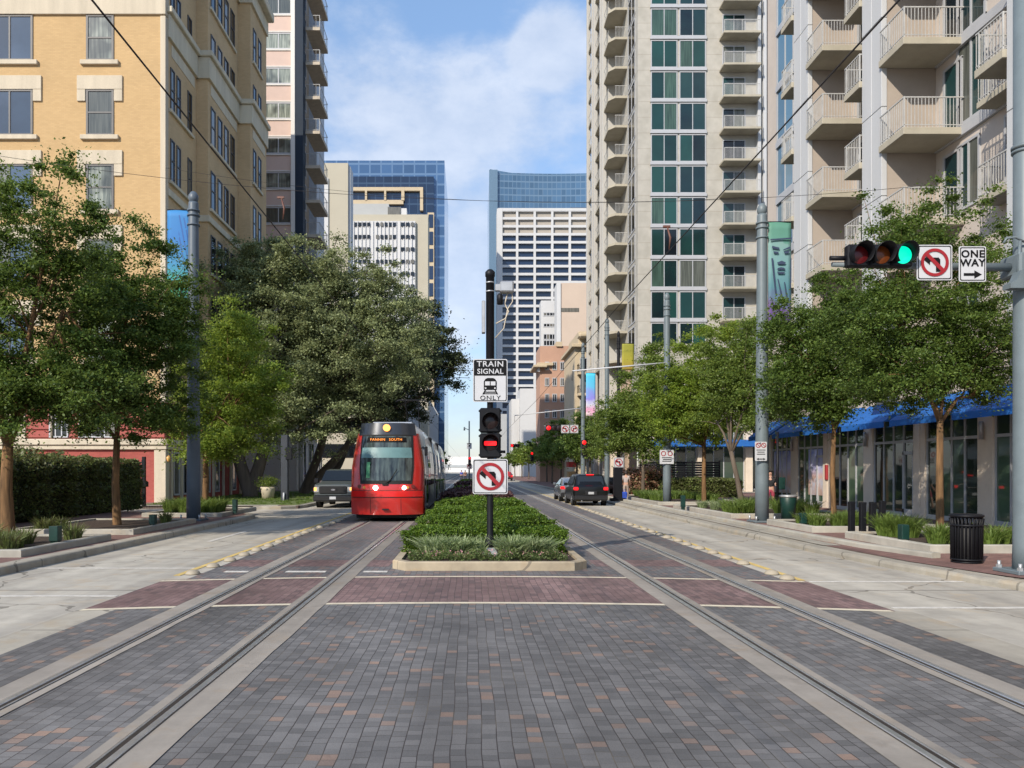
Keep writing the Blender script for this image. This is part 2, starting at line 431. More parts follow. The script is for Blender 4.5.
# ------------------------------------------------------------------ materials in use
m_pav = paver('pavers_grey', (.116,.115,.116), (.178,.175,.175), (.27,.19,.15), .08)
m_pavr = paver('pavers_maroon', (.175,.112,.108), (.235,.155,.148), (.13,.09,.09), .2, cw=.105, ln=.2)
m_pavmix = paver('pavers_mixed', (.115,.113,.12), (.175,.168,.168), (.23,.15,.13), .16)
m_side = brickm('sidewalk_brick', (.235,.135,.115), (.165,.095,.085), (.10,.075,.065), .2, .1, .006, 'xy', .85, .2)
m_road = concrete('road_concrete', (.43,.405,.355), joints=6.1)
m_conc = concrete('curb_concrete', (.36,.335,.285), joints=3.05)
m_concl = concrete('planter_concrete', (.40,.385,.34), crack=False)
m_strip = concrete('rail_concrete', (.29,.265,.235), joints=0, crack=False)
m_groove = M('rust_groove_shade', (.030,.023,.018), .9, 0, .4, 6)  # rust brown, darkened to carry the shade inside the rail groove
m_steel = M('rail_steel', (.66,.66,.66), .34, .85, .2, 5)
m_cream = M('cream_band', (.56,.50,.38), .8, 0, .2, 5)
m_yel = M('yellow_line', (.55,.40,.14), .8, 0, .3, 4)
m_whiteline = M('worn_white_line', (.50,.48,.44), .85, 0, .3, 9)
m_soil = M('mulch', (.055,.038,.028), .95, 0, .5, 14, bmp=.6)
m_grassg = M('lawn_ground', (.10,.13,.035), .95, 0, .3, 4)
m_grey_pole = M('grey_pole_paint', (.125,.155,.17), .45, .0, .1, 4)
m_bluegrey = M('blue_grey_pole_paint', (.085,.11,.14), .45, .0, .12, 4)
m_black = M('black_paint', (.007,.0075,.01), .5, 0, .2, 6, .22)
m_darkgreen = M('dark_green_paint', (.006,.032,.026), .45, 0, .2, 6)
m_white = M('white_sign', (.46,.47,.49), .45, 0, .05, 6)
m_signblk = M('sign_black', (.006,.006,.007), .6, 0, .1, 6, .15)
m_signred = M('sign_red', (.26,.010,.016), .5, 0, .1, 6)
m_galv = M('galvanised', (.40,.41,.42), .45, .6, .15, 8)
m_wire = M('wire_black', (.02,.017,.016), .6)
m_bark = M('orange_bark', (.150,.084,.037), .9, 0, .75, 13, streak=True, bmp=.5)
m_barkg = M('grey_bark', (.105,.082,.062), .95, 0, .4, 5, streak=True, bmp=.6)
lf_dark = leafm('leaf_elm_dark', (.045,.090,.018), (.14,.205,.04), .42)
lf_mid = leafm('leaf_elm_mid', (.08,.135,.026), (.20,.265,.055), .45)
lf_light = leafm('leaf_light', (.12,.20,.028), (.25,.32,.05), .48)
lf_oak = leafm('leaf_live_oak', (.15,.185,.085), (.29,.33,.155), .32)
lf_oakd = leafm('leaf_oak_dark', (.035,.05,.022), (.08,.10,.04), .2)  # live oak leaf darkened to paint in a shaded crown
lf_hedge = leafm('leaf_box_hedge', (.035,.085,.010), (.16,.25,.03), .35)
lf_hedged = leafm('leaf_dark_hedge', (.07,.062,.03), (.15,.20,.055), .25)
lf_purple = leafm('leaf_purple_shrub', (.06,.028,.03), (.16,.085,.08), .2)
lf_gr = leafm('leaf_ornamental_grass', (.07,.12,.02), (.17,.24,.055), .35)
lf_lir = leafm('leaf_pale_liriope', (.12,.18,.06), (.34,.40,.22), .3)
lf_flower = leafm('petal_pink', (.5,.22,.26), (.62,.36,.36), .3)

# ------------------------------------------------------------------ camera, light, sky
cam = bpy.data.cameras.new('camera'); co = bpy.data.objects.new('camera', cam); COL.objects.link(co)
co.location = (0, 0, CH); co.rotation_euler = (R(90), 0, 0)
cam.sensor_width = 36; cam.lens = 36*F/1024; cam.shift_x = (512-HX)/1024; cam.shift_y = (HY-384)/1024
cam.clip_end = 6000; cam.clip_start = .05; scn.camera = co
SA, SE = R(36), R(33)                    # the sun is behind the camera to the left, low in the afternoon
S = Vector((-math.sin(SA)*math.cos(SE), -math.cos(SA)*math.cos(SE), math.sin(SE)))
sl = bpy.data.lights.new('sun', 'SUN'); sl.energy = 3.9; sl.angle = R(.55); sl.color = (1., .90, .76)
so = bpy.data.objects.new('sun', sl); COL.objects.link(so); so.rotation_euler = S.to_track_quat('Z', 'Y').to_euler(); so.location = (-30,-30,60)
w = bpy.data.worlds.new('World'); scn.world = w; w.use_nodes = True; t = w.node_tree
bg = t.nodes['Background']; sky = t.nodes.new('ShaderNodeTexSky'); sky.sky_type = 'NISHITA'; sky.sun_disc = False
sky.sun_elevation = SE; sky.sun_rotation = math.atan2(S.x, S.y); sky.air_density = 1.0; sky.dust_density = .3; sky.ozone_density = 1.6
tc = t.nodes.new('ShaderNodeTexCoord'); nv = N(t, 'ShaderNodeVectorMath', operation='NORMALIZE'); L(t, tc.outputs['Generated'], nv.inputs[0])
sp = N(t, 'ShaderNodeSeparateXYZ'); L(t, nv.outputs[0], sp.inputs[0])
el = sp.outputs[2]
cmb = N(t, 'ShaderNodeMapping'); cmb.inputs['Scale'].default_value = (1, 1, 2.1); cmb.inputs['Location'].default_value = (.35, 0, .12); L(t, nv.outputs[0], cmb.inputs[0])
n1 = noise(t, cmb.outputs[0], 2.2, 9, .62); n1n = n1
cmb2 = N(t, 'ShaderNodeMapping'); cmb2.inputs['Scale'].default_value = (1, 1, 1.7); L(t, nv.outputs[0], cmb2.inputs[0])
n2 = noise(t, cmb2.outputs[0], 7.5, 8, .6)
def sstep(t, v, a, b):
    n = N(t, 'ShaderNodeMapRange', interpolation_type='SMOOTHSTEP'); n.inputs['From Min'].default_value = a; n.inputs['From Max'].default_value = b
    L(t, v, n.inputs[0]); return n.outputs[0]
band = math_n(t, 'MULTIPLY', sstep(t, el, .22, .34), math_n(t, 'SUBTRACT', 1., sstep(t, el, .44, .53)))
bias = math_n(t, 'ADD', math_n(t, 'MULTIPLY', band, .13), math_n(t, 'MULTIPLY', math_n(t, 'SUBTRACT', 1., sstep(t, el, .20, .34)), .11))
cf = math_n(t, 'ADD', math_n(t, 'ADD', math_n(t, 'MULTIPLY', n1n, .62), math_n(t, 'MULTIPLY', n2, .38)), bias)
def puff(px, py, r0, r1, k):
    d = Vector(((px-HX)/F, 1, (HY-py)/F)).normalized(); dt = N(t, 'ShaderNodeVectorMath', operation='DOT_PRODUCT'); L(t, nv.outputs[0], dt.inputs[0]); dt.inputs[1].default_value = d
    return math_n(t, 'MULTIPLY', sstep(t, dt.outputs['Value'], math.cos(r1), math.cos(r0)), k)
for a_ in ((556,44,.012,.055,.20), (535,50,.01,.04,.12), (478,262,.02,.07,.20), (455,300,.02,.07,.17), (400,130,.05,.14,.03), (470,140,.05,.14,.03)): cf = math_n(t, 'ADD', cf, puff(*a_))
cloud = sstep(t, cf, .53, .74)
shade = ramp(t, n2, .35, .7, (4.0,4.7,6.0), (6.3,6.7,7.5))
cl = N(t, 'ShaderNodeMix', data_type='RGBA'); L(t, math_n(t, 'MULTIPLY', cloud, .72), cl.inputs[0]); 
skm = N(t, 'ShaderNodeMix', data_type='RGBA', blend_type='MULTIPLY'); skm.inputs[0].default_value = 1; skm.inputs[7].default_value = (1.15,1.18,1.28,1)
L(t, sky.outputs[0], skm.inputs[6])
er = ramp(t, el, 0., .6, (.62,.62,.68), (1.75,1.72,1.55)); ev = N(t, 'ShaderNodeMix', data_type='RGBA', blend_type='MULTIPLY'); ev.inputs[0].default_value = 1
L(t, skm.outputs[2], ev.inputs[6]); L(t, er, ev.inputs[7]); skm = ev
L(t, skm.outputs[2], cl.inputs[6]); L(t, shade, cl.inputs[7]); L(t, cl.outputs[2], bg.inputs[0])
bg.inputs[1].default_value = .10
scn.view_settings.view_transform = 'Standard'; scn.view_settings.look = 'None'; scn.view_settings.gamma = 1
scn.view_settings.exposure = .50
scn.render.resolution_x = 1024; scn.render.resolution_y = 768
scn.cycles.max_bounces = 6; scn.cycles.transmission_bounces = 3; scn.cycles.transparent_max_bounces = 6
scn.cycles.use_denoising = True

# ------------------------------------------------------------------ ground
def sheet(name, poly, z, mat):
    mb = MB(); mb._add([(x, y, z) for x, y in poly], [tuple(range(len(poly)))])
    return struct(name, mb.build(name, mat))
def rect(x0, x1, y0, y1): return [(x0,y0),(x1,y0),(x1,y1),(x0,y1)]
sheet('ground', rect(-2000, 2000, -600, 3500), -.01, M('far_ground', (.24,.225,.19), .9, 0, .2, .05))
LC, RC = -8.5, 7.9
road = MB()
road.box(-60, 60, -30, 700, -.6, -.004); 
road.v = [(a, b, c) for a, b, c in road.v]
struct('road', road.build('road', m_road))
def arcY(yc, x): return yc - .02*x*x
def band_poly(x0, x1, ya, yb, curved=True, n=24):
    xs = [x0+(x1-x0)*i/n for i in range(n+1)]
    return [(x, arcY(ya, x)) for x in xs] + [(x, arcY(yb, x)) for x in reversed(xs)]
PL, PR = -4.85, 5.40
xs = [PL+(PR-PL)*i/24 for i in range(25)]
sheet('track_paving', [(PL,-20),(PR,-20)] + [(x, arcY(11.04, x)) for x in reversed(xs)], .002, m_pav)
sheet('crosswalk', band_poly(-5.3, 5.75, 11.04, 13.9), .002, m_pavr)
sheet('track_paving', [(x, arcY(13.9, x)) for x in [-4.95+10.4*i/24 for i in range(25)]] + [(5.45, 420), (-4.95, 420)], .0025, m_pavmix)
sheet('pale_border', band_poly(PL-.42, PL, 10.62, 10.62+0, n=2) if False else [(-5.35,-20),(-4.85,-20),(-4.85,10.55),(-5.35,10.48)], .002, m_conc)
sheet('pale_border', [(5.40,-20),(5.95,-20),(5.95,10.35),(5.40,10.45)], .002, m_conc)
mb = MB()
for ya, yb, a, b in ((10.97, 11.10, -5.3, 5.7), (13.70, 13.82, -5.3, 5.7)):
    xx = [a+(b-a)*i/30 for i in range(31)]
    mb._add([(x, arcY(ya, x), .006) for x in xx] + [(x, arcY(yb, x), .006) for x in reversed(xx)], [tuple(range(62))])
struct('crosswalk_border', mb.build('crosswalk_border', m_cream))
mb = MB()
for (a, b, y) in ((-9.0,-5.35,14.9), (-9.0,-5.35,11.6), (5.8,8.6,13.1), (5.85,8.7,10.6)):
    mb.box(a, b, y, y+.11, 0, .0035)
for (a, b) in ((-3.45,-2.7),(-2.0,-1.55),(-4.6,-4.15)): mb.box(a, b, 14.35, 14.52, 0, .0065)
mb.box(-7.05,-6.9, 20.5, 24, 0, .003)
struct('painted_line', mb.build('painted_line', m_whiteline))
mb = MB(); mb.box(-5.36,-5.24, 13.9, 90, 0, .004); mb.box(5.68, 5.80, 13.3, 90, 0, .004)
struct('lane_line', mb.build('lane_line', m_yel))
sheet('red_paving_band', rect(-4.9, -1.6, 15.2, 16.3), .0045, m_pavr); sheet('red_paving_band', rect(2.5, 5.4, 15.2, 16.3), .0045, m_pavr)
RAILS = (-3.80, -2.365, 3.06, 4.48)
for i, x in enumerate(RAILS):
    s = -1 if i in (0, 2) else 1       # the wide part of the strip is on the outside of each track
    mb = MB(); a, b = (x-.31, x+.18) if s < 0 else (x-.18, x+.31)
    y = -20
    rr = random.Random(i)
    pts0 = []; pts1 = []
    while y < 330:
        pts0.append((a+rr.uniform(-.012,.012), y)); pts1.append((b+rr.uniform(-.012,.012), y)); y += .8 if y < 25 else 12
    for k in range(len(pts0)-1):
        mb.quad((*pts0[k],.009), (*pts1[k],.009), (*pts1[k+1],.009), (*pts0[k+1],.009))
    struct('track_bed', mb.build('track_bed', m_strip))
    g = 1 if i in (0, 2) else -1; mb = MB()
    mb.quad((x-(.055 if g > 0 else .085),-20,.013),(x+(.085 if g > 0 else .055),-20,.013),(x+(.085 if g > 0 else .055),330,.013),(x-(.055 if g > 0 else .085),330,.013))
    struct('rail_groove', mb.build('rail_groove', m_groove))
    mb = MB(); mb.bbox(x-.03-.015*g, x+.03-.015*g, -20, 330, .0, .021, .006); mb.bbox(x+.06*g, x+.078*g, -20, 330, .0, .018, .003)
    r_ = mb.build('rail', m_steel); struct('rail', r_)

# kerbs, sidewalks
def strip_path(pts, w, z0, z1, side=1, b=.02):
    """kerb stone along a path (list of xy), w wide to the given side"""
    mb = MB(); P = [Vector((x, y, 0)) for x, y in pts]; off = []
    for i, p in enumerate(P):
        d = (P[min(i+1, len(P)-1)]-P[max(i-1, 0)]).normalized(); off.append(Vector((-d.y, d.x, 0))*side)
    prof = [(0, z0), (0, z1-b), (b*.3, z1-b*.3), (b, z1), (w, z1), (w, z0)]
    if side < 0: pass
    vs = []
    for p, o in zip(P, off):
        for u, z in prof: q = p+o*u; vs.append((q.x, q.y, z))
    n = len(prof); fs = []
    for i in range(len(P)-1):
        for j in range(n-1): 
            f = (i*n+j, i*n+j+1, (i+1)*n+j+1, (i+1)*n+j); fs.append(f if side > 0 else tuple(reversed(f)))
    fs.append(tuple(range(n))); fs.append(tuple(reversed([(len(P)-1)*n+j for j in range(n)])))
    mb._add(vs, fs); return mb
mb = strip_path([(-8.6,-20),(-8.55,10),(-8.5,14),(-8.45,24),(-8.4,29),(-8.5,30.4),(-8.8,31.3),(-9.3,31.9),(-10.5,32.3)], .34, -.1, .155, 1, .05)
struct('left_kerb', mb.build('left_kerb', m_conc, smooth=False))
mb = strip_path([(-10.5,37.2),(-9.2,37.4),(-8.6,38),(-8.35,39),(-8.3,45),(-8.3,300)], .3, -.1, .155, 1, .05)
struct('left_kerb', mb.build('left_kerb', m_conc, smooth=False))
mb = strip_path([(12.5,-20),(11.4,5),(10.0,9.5),(9.0,11.3),(8.5,12.8),(8.15,14.8),(7.95,18),(7.85,24),(7.85,60),(8.3,62),(10,63)], .42, -.1, .13, -1, .06)
struct('right_kerb', mb.build('right_kerb', m_conc, smooth=False))
mb = strip_path([(9.25,15.4),(8.85,17.5),(8.75,20),(8.7,24),(8.7,58),(9.2,60)], .2, .0, .25, -1, .03)
struct('kerb_step', mb.build('kerb_step', m_concl, smooth=False))
mb = strip_path([(10,70),(8.3,72),(7.9,75),(7.9,300)], .4, -.1, .14, -1, .05)
struct('right_kerb', mb.build('right_kerb', m_conc, smooth=False))
mb = MB(); mb.box(-40,-8.8,-20,31.2,-.1,.146); mb.box(-40,-10.3,31.2,32.0,-.1,.146); mb.box(-40,-8.5,38,300,-.1,.144)
struct('left_sidewalk', mb.build('left_sidewalk', m_side))
mb = MB(); mb._add([(x,y,.142) for x,y in [(13,-20),(60,-20),(60,60),(8.25,60),(8.25,24),(8.32,18),(8.5,14.9),(8.9,13),(9.4,11.5),(10.4,9.7),(11.8,5)]], [tuple(range(11))])
struct('right_sidewalk', mb.build('right_sidewalk', m_side))
mb = MB(); mb._add([(x,y,.147) for x,y in [(8.27,18),(8.7,18),(8.7,58),(8.27,58)]], [(0,1,2,3)])
struct('gutter_strip', mb.build('gutter_strip', m_conc))
mb = MB(); mb.box(8.2, 17, 72, 300, -.1, .13); struct('right_sidewalk', mb.build('right_sidewalk', m_side))
mb = MB(); mb.box(-16.6,-8.62, 38.6, 64, .1, .165); struct('lawn', mb.build('lawn', m_grassg))
mb = MB(); mb.box(-16.6,-9.5, 38.0, 38.6, .1, .16); struct('path', mb.build('path', m_concl))
# ------------------------------------------------------------------ far haze-free terrain at the end of the street
def blades(name, regions, n, h, wd, lm, seed, parent=None, droop=.35, zb=.15):
    """arching grass blades: two quads per blade; regions are (cx,cy,r) tufts"""
    rng = np.random.default_rng(seed); rg = np.array(regions)
    k = rng.integers(0, len(rg), n); a = rng.uniform(0, 6.283, n); r = rg[k,2]*rng.uniform(0,1,n)**.6
    base = np.stack([rg[k,0]+r*np.cos(a)*.45, rg[k,1]+r*np.sin(a)*.45, np.full(n, zb)], 1)
    hh = h*rng.uniform(.45, 1.15, n); out = np.stack([np.cos(a), np.sin(a), np.zeros(n)], 1)
    lean = (rng.uniform(.15, 1., n)*droop)[:,None]
    p1 = base + np.array([0,0,1.])*(hh*.6)[:,None] + out*lean*(hh*.5)[:,None]
    p2 = base + np.array([0,0,1.])*(hh*rng.uniform(.75,1.,n))[:,None] + out*lean*(hh*1.5)[:,None]
    side = np.cross(out, [0,0,1.])*wd
    tw = rng.normal(size=(n,3))*wd*.6; side = side+tw
    v = np.stack([base-side, base+side, p1+side*.8, p1-side*.8, p1-side*.8, p1+side*.8, p2+side*.12, p2-side*.12], 1).reshape(-1,3)
    return mesh_np(name, v, lm, parent)
g = blades('grass', [(random.uniform(-16.4,-8.7), random.uniform(38.7, 60), .2) for _ in range(900)], 26000, .10, .006, lf_gr, 5, None, .4, .16)
tag(g, 'strip of mown lawn grass under the big live oaks', 'grass', kind='stuff')
# ------------------------------------------------------------------ buildings
g_teal = glass('glass_teal', (.008,.014,.026), .05, .5, .5, alt=(.010,.035,.036), blind=(.15,.16,.14))
g_teal2 = glass('glass_teal_green', (.006,.012,.020), .08, .5, .5, alt=(.009,.042,.036), blind=(.07,.13,.10), pb=.22)
g_dark = glass('glass_dark', (.010,.013,.017), .05, .5, .5, blind=(.22,.21,.18), pb=.2)
g_blue = glass('glass_sky_blue', (.07,.15,.22), .04, .3, .3)
g_tower = glass('glass_blue_tower', (.035,.085,.17), .12, .25, .05, 1., .0)
g_navy = glass('glass_navy', (.010,.022,.055), .2, .3, .05, .6, .0)
g_store = glass('glass_store', (.015,.02,.019), .03, .6, .4, spec=.8, alt=(.045,.075,.05), cw=.72, ch=2.2)
m_frame = M('white_frame', (.40,.41,.43), .5, .1, .06)
m_dframe = M('dark_frame', (.07,.07,.075), .5)
def curtain_mat():
    m, t, b = nt('curtained_glass'); p = pos(t)
    s = N(t, 'ShaderNodeSeparateXYZ'); L(t, p, s.inputs[0])
    c = N(t, 'ShaderNodeCombineXYZ'); L(t, math_n(t, 'MULTIPLY', math_n(t, 'ADD', s.outputs[0], s.outputs[1]), 9.), c.inputs[0]); L(t, math_n(t, 'MULTIPLY', s.outputs[2], .5), c.inputs[2])
    f = ramp(t, noise(t, c.outputs[0], 1., 3), .3, .66, (.06,.08,.07), (.36,.39,.33))
    oi = t.nodes.new('ShaderNodeObjectInfo'); lv = math_n(t, 'FRACT', math_n(t, 'MULTIPLY', oi.outputs['Random'], 3.7)); n_ = noise(t, p, 1.1, 1)
    L(t, mixc(t, math_n(t, 'MULTIPLY', ramp(t, math_n(t, 'ADD', math_n(t, 'MULTIPLY', lv, .5), math_n(t, 'MULTIPLY', n_, .5)), .42, .55), .8), f, (.02,.025,.025)), b.inputs['Base Color']); b.inputs['Roughness'].default_value = .12; b.inputs['Specular IOR Level'].default_value = .8
    return m
g_curt = curtain_mat()
m_yelb = brickm('yellow_brick', (.50,.345,.175), (.455,.31,.155), (.41,.29,.16), .24, .08, .006, 'xz', .85, .06)
m_tan = brickm('yellow_brick_lift', (.56,.41,.235), (.51,.37,.21), (.50,.38,.22), .24, .08, .006, 'xz', .85, .08)  # brightened copy of the yellow brick for the shaded street side
m_stone = M('cream_stone', (.50,.44,.34), .85, 0, .16, 2, streak=True)
m_stone_lift = M('cream_stone_lift', (.56,.51,.39), .85, 0, .15, 2, streak=True)  # cream stone again, colour raised to lift the shaded street side
m_red = brickm('red_brick_base', (.33,.085,.07), (.29,.07,.06), (.32,.10,.08), .24, .08, .004, 'xz', .85, .1)
m_redst = M('red_stucco', (.33,.09,.075), .85, 0, .12, 2)

class Win:
    """collects windows of one building: the 100 that matter most are parts, the rest one part of kind stuff"""
    def __init__(s, parent, mats, cap=96): s.p = parent; s.mats = mats; s.c = 0; s.rest = MB(); s.cap = cap; s.n = 0
    def add(s, mb, label=None, name='window'):
        if s.c < s.cap:
            o = mb.build(name, s.mats, s.p); s.c += 1
            if label: o['label'] = label
            return o
        o = len(s.rest.v); s.rest.v += mb.v; s.rest.f += [tuple(i+o for i in f) for f in mb.f]; s.rest.m += mb.m; s.rest.sm += mb.sm; s.n += 1
        return None
    def done(s):
        if s.n:
            o = s.rest.build('windows', s.mats, s.p); o['kind'] = 'stuff'
def win_front(x0, x1, z0, z1, y, fr=.07, panes=1, sash=False, dep=.12, k_glass=0, k_fr=1):
    """window in a wall that faces the camera side (-y); wall plane at y. The glass sits in a shallow reveal framed by proud jambs"""
    mb = MB(); mb.mat(k_glass); zs = [z0, (z0+z1)/2, z1] if sash else [z0, z1]
    for i in range(panes):
        a, b = x0+(x1-x0)*i/panes, x0+(x1-x0)*(i+1)/panes
        for za, zb in zip(zs, zs[1:]): mb.quad((a,y-.012,za),(b,y-.012,za),(b,y-.012,zb),(a,y-.012,zb))
    mb.mat(k_fr)
    mb.box(x0-fr*.3, x0+fr*.7, y-.05, y+.05, z0, z1); mb.box(x1-fr*.7, x1+fr*.3, y-.05, y+.05, z0, z1)
    mb.box(x0-fr*.3, x1+fr*.3, y-.053, y+.05, z1-fr*.7, z1+fr*.3); mb.box(x0-fr*.3, x1+fr*.3, y-.053, y+.05, z0-fr*.3, z0+fr*.7)
    for i in range(1, panes):
        x = x0+(x1-x0)*i/panes; mb.box(x-fr*.4, x+fr*.4, y-.046, y+.04, z0, z1)
    if sash: mb.box(x0, x1, y-.042, y+.04, (z0+z1)/2-fr*.4, (z0+z1)/2+fr*.4)
    return mb
def win_side(x, sgn, y0, y1, z0, z1, fr=.07, panes=1, sash=False, k_glass=0, k_fr=1):
    """the same in a wall whose outside faces sgn*x"""
    mb = MB(); e = sgn*.012
    mb.mat(k_glass)
    for i in range(panes):
        ya, yb = y0+(y1-y0)*i/panes, y0+(y1-y0)*(i+1)/panes
        if sgn > 0: mb.quad((x+e,ya,z0),(x+e,yb,z0),(x+e,yb,z1),(x+e,ya,z1))
        else: mb.quad((x+e,yb,z0),(x+e,ya,z0),(x+e,ya,z1),(x+e,yb,z1))
    mb.mat(k_fr)
    a, b = x-.03*sgn, x+.05*sgn; c = x+.053*sgn; d = x+.046*sgn
    mb.box(a, b, y0-fr*.3, y0+fr*.7, z0, z1); mb.box(a, b, y1-fr*.7, y1+fr*.3, z0, z1)
    mb.box(a, c, y0-fr*.3, y1+fr*.3, z1-fr*.7, z1+fr*.3); mb.box(a, c, y0-fr*.3, y1+fr*.3, z0-fr*.3, z0+fr*.7)
    for i in range(1, panes):
        y = y0+(y1-y0)*i/panes; mb.box(a, d, y-fr*.4, y+fr*.4, z0, z1)
    if sash: mb.box(a, d, y0, y1, (z0+z1)/2-fr*.4, (z0+z1)/2+fr*.4)
    return mb

# ---- yellow brick hotel on the left: red base, stepped street front
def yellow_building():
    Y0 = 42.; X0 = -16.7
    t = thing('apartment_building', 'yellow brick building with cream stone window surrounds over a red base, upper left', 'building', (X0, Y0, 0))
    base_z = 5.6
    mb = MB(); mb.box(-60, X0, Y0, Y0+15, base_z, 37.5); mb.build('wall', m_yelb, t)
    # street side brick painted lighter to offset its shade, stepping out towards the street
    mb = MB(); mb.box(X0-.5, X0+.06, Y0+.35, Y0+5, base_z, 37.4)
    mb.box(X0-1, X0+.75, Y0+4.8, Y0+11, base_z, 37.4); mb.box(X0-1, X0+1.6, Y0+10.9, Y0+15, base_z, 36.5)
    mb.build('side_wall', m_tan, t)
    mb = MB()
    mb.bbox(-60, X0+.12, Y0-.12, Y0+.34, 26.75, 28.5, .02); mb.box(-60, X0+.02, Y0-.05, Y0+.3, 28.5, 34)
    mb.bbox(X0-.2, X0+.10, Y0-.06, Y0+.35, base_z, 26.7, .02)          # pale corner stones
    mb.build('stone_band', m_stone, t)
    for xa, ya, yb in ((X0+.06, Y0+.35, Y0+4.8), (X0+.75, Y0+4.8, Y0+10.9), (X0+1.6, Y0+10.9, Y0+15)):
        mb = MB(); mb.bbox(xa-1.2, xa+.16, ya-.12, yb, 25.7, 27.0, .02); mb.bbox(xa-1.2, xa+.34, ya-.25, yb, 27.0, 27.35, .04); mb.build('street_cornice', m_stone_lift, t)
        mb = MB(); mb.bbox(xa-1.2, xa+.12, ya-.1, yb, 17.0, 17.4, .02); mb.build('string_course', m_stone_lift, t)
        mb = MB(); mb.bbox(xa-1.2, xa+.16, ya-.12, yb, 34.0, 35.0, .02); mb.bbox(xa-1.2, xa+.6, ya-.5, yb, 35.0, 35.6, .06)
        mb.build('street_cornice', m_stone_lift, t)
        mb = MB(); mb.box(xa-.3, xa+.03, ya+.5, yb-.4, 24.95, 25.6)
        mb.build('stone_panel', m_stone_lift, t)
    # front windows
    wn = Win(t, [glass('glass_sky_tint', (.05,.08,.13), .05, .5, .5, spec=.9, blind=(.26,.26,.23), pb=.25, ch=2.04), m_dframe], 60); wc = Win(t, [g_curt, m_dframe], 60)  # blue base colour carries the reflected sky
    for r in range(7):
        zt = GZ(15.5, Y0) - r*4.08 + 4.08
        if zt > 31 or zt-2.4 < base_z: continue
        for j, (xa, xb, p) in enumerate(((-20.92,-19.48,1), (-27.6,-23.9,3), (-34,-31,2))):
            up = r < 2
            surround = (r >= 2)
            curt = j == 0
            mbw = win_front(xa, xb, zt-2.45, zt, Y0, .11, p, sash=(j == 0))
            ((wc if curt else wn).add(mbw))
            s = MB(); s.bbox(xa-.32, xb+.32, Y0-.16, Y0+.02, zt-2.72, zt-2.47, .02)
            s.build('sill', m_stone, t)
            if surround:
                h = MB(); h.bbox(xa-.52, xb+.52, Y0-.09, Y0+.02, zt+.02, zt+.78, .015)
                h.bbox(xa-.52, xa-.06, Y0-.085, Y0+.02, zt-.62, zt+.015, .015); h.bbox(xb+.06, xb+.52, Y0-.085, Y0+.02, zt-.62, zt+.015, .015)
                h.build('lintel', m_stone, t)
    ws = Win(t, [g_dark, m_dframe], 90)
    for r in range(9):
        zt = 36.6 - r*3.95 - (.5 if r > 2 else 0)
        if zt-2.2 < base_z: break
        if 24.6 < zt < 27.8: zt = 24.7
        for xa, spans in ((X0+.06, ((.7,1.25),(1.6,2.15),(3.3,3.9))), (X0+.75, ((5.3,6.1),(6.6,7.4),(7.9,8.7),(9.2,10.0))), (X0+1.6, ((11.5,12.2),(12.8,13.5)))):
            for (a, b) in spans:
                ws.add(win_side(xa, 1, Y0+a, Y0+b, zt-2.3, zt, .08, 1, True))
            s = MB(); s.bbox(xa, xa+.14, Y0+spans[0][0]-.2, Y0+spans[-1][1]+.2, zt-2.52, zt-2.34, .01); s.build('sill', m_stone_lift, t)
    for xa, ya, w_ in ((X0+.06, Y0+4.8, .69), (X0+.75, Y0+10.9, .85)):
        pass
    # red base
    mb = MB(); mb.box(-60, X0+.05, Y0-.02, Y0+15, 0, base_z-.004); mb.build('red_base', m_red, t)
    mb = MB()
    for z in (4.05, 4.5, 4.95, 5.4):
        mb.bbox(-60, X0+.06, Y0-.10, Y0-.02, z-.38, z-.03, .03)
    mb.build('rusticated_courses', m_redst, t)
    mb = MB(); mb.bbox(-60, X0+.3, Y0-.3, Y0+15.2, 3.25, 3.6, .05); mb.bbox(-60, X0+.2, Y0-.2, Y0+15.1, 3.02, 3.24, .03)
    for k in range(1): mb.bbox(-26.2,-24.2, Y0-.16, Y0-.02, 3.61, base_z, .02)
    mb.bbox(X0-.5, X0+.14, Y0-.14, Y0+.4, 0, 3.0, .02); mb.build('base_cornice', m_stone, t)
    mb = MB(); 
    for z in (.15,): pass
    wb = Win(t, [g_dark, m_frame], 30)
    for xa, xb in ((-22.9,-21.9),(-21.3,-19.2)):
        wb.add(win_front(xa, xb, 3.7, 5.2, Y0-.1, .08, 3))
    for a in (1.2, 2.6, 6.4, 8.2, 11.8):
        wb.add(win_side(X0+.05 , 1, Y0+a, Y0+a+.8, .5, 2.9, .1, 1))
    for a in (.6, 2.1, 3.6, 5.4, 7.6, 9.6, 11.2, 13.4):
        mb = MB(); mb.bbox(X0+.05, X0+.19, Y0+a, Y0+a+.22, .15, 3.0, .02)
        mb.build('pilaster', m_stone, t)
    mb = MB(); mb.cyl((-22.75+.0, Y0-.2, 3.62), (-22.75, Y0-.2, base_z), .05); mb.build('drain_pipe', m_stone, t)
    for w_ in (wn, wc, ws, wb): w_.done()
    # building's small wall lamp
    mb = MB(); mb.lathe([(.02,0),(.09,.05),(.12,.25),(.05,.33),(.02,.36)], (X0+.35, Y0-.28, 2.35), 10); mb.build('wall_lantern', M('amber_lamp', (.6,.32,.1), .4), t)
    # carriage-house attachment behind it: white block with teal panel
    return t
yellow_building()

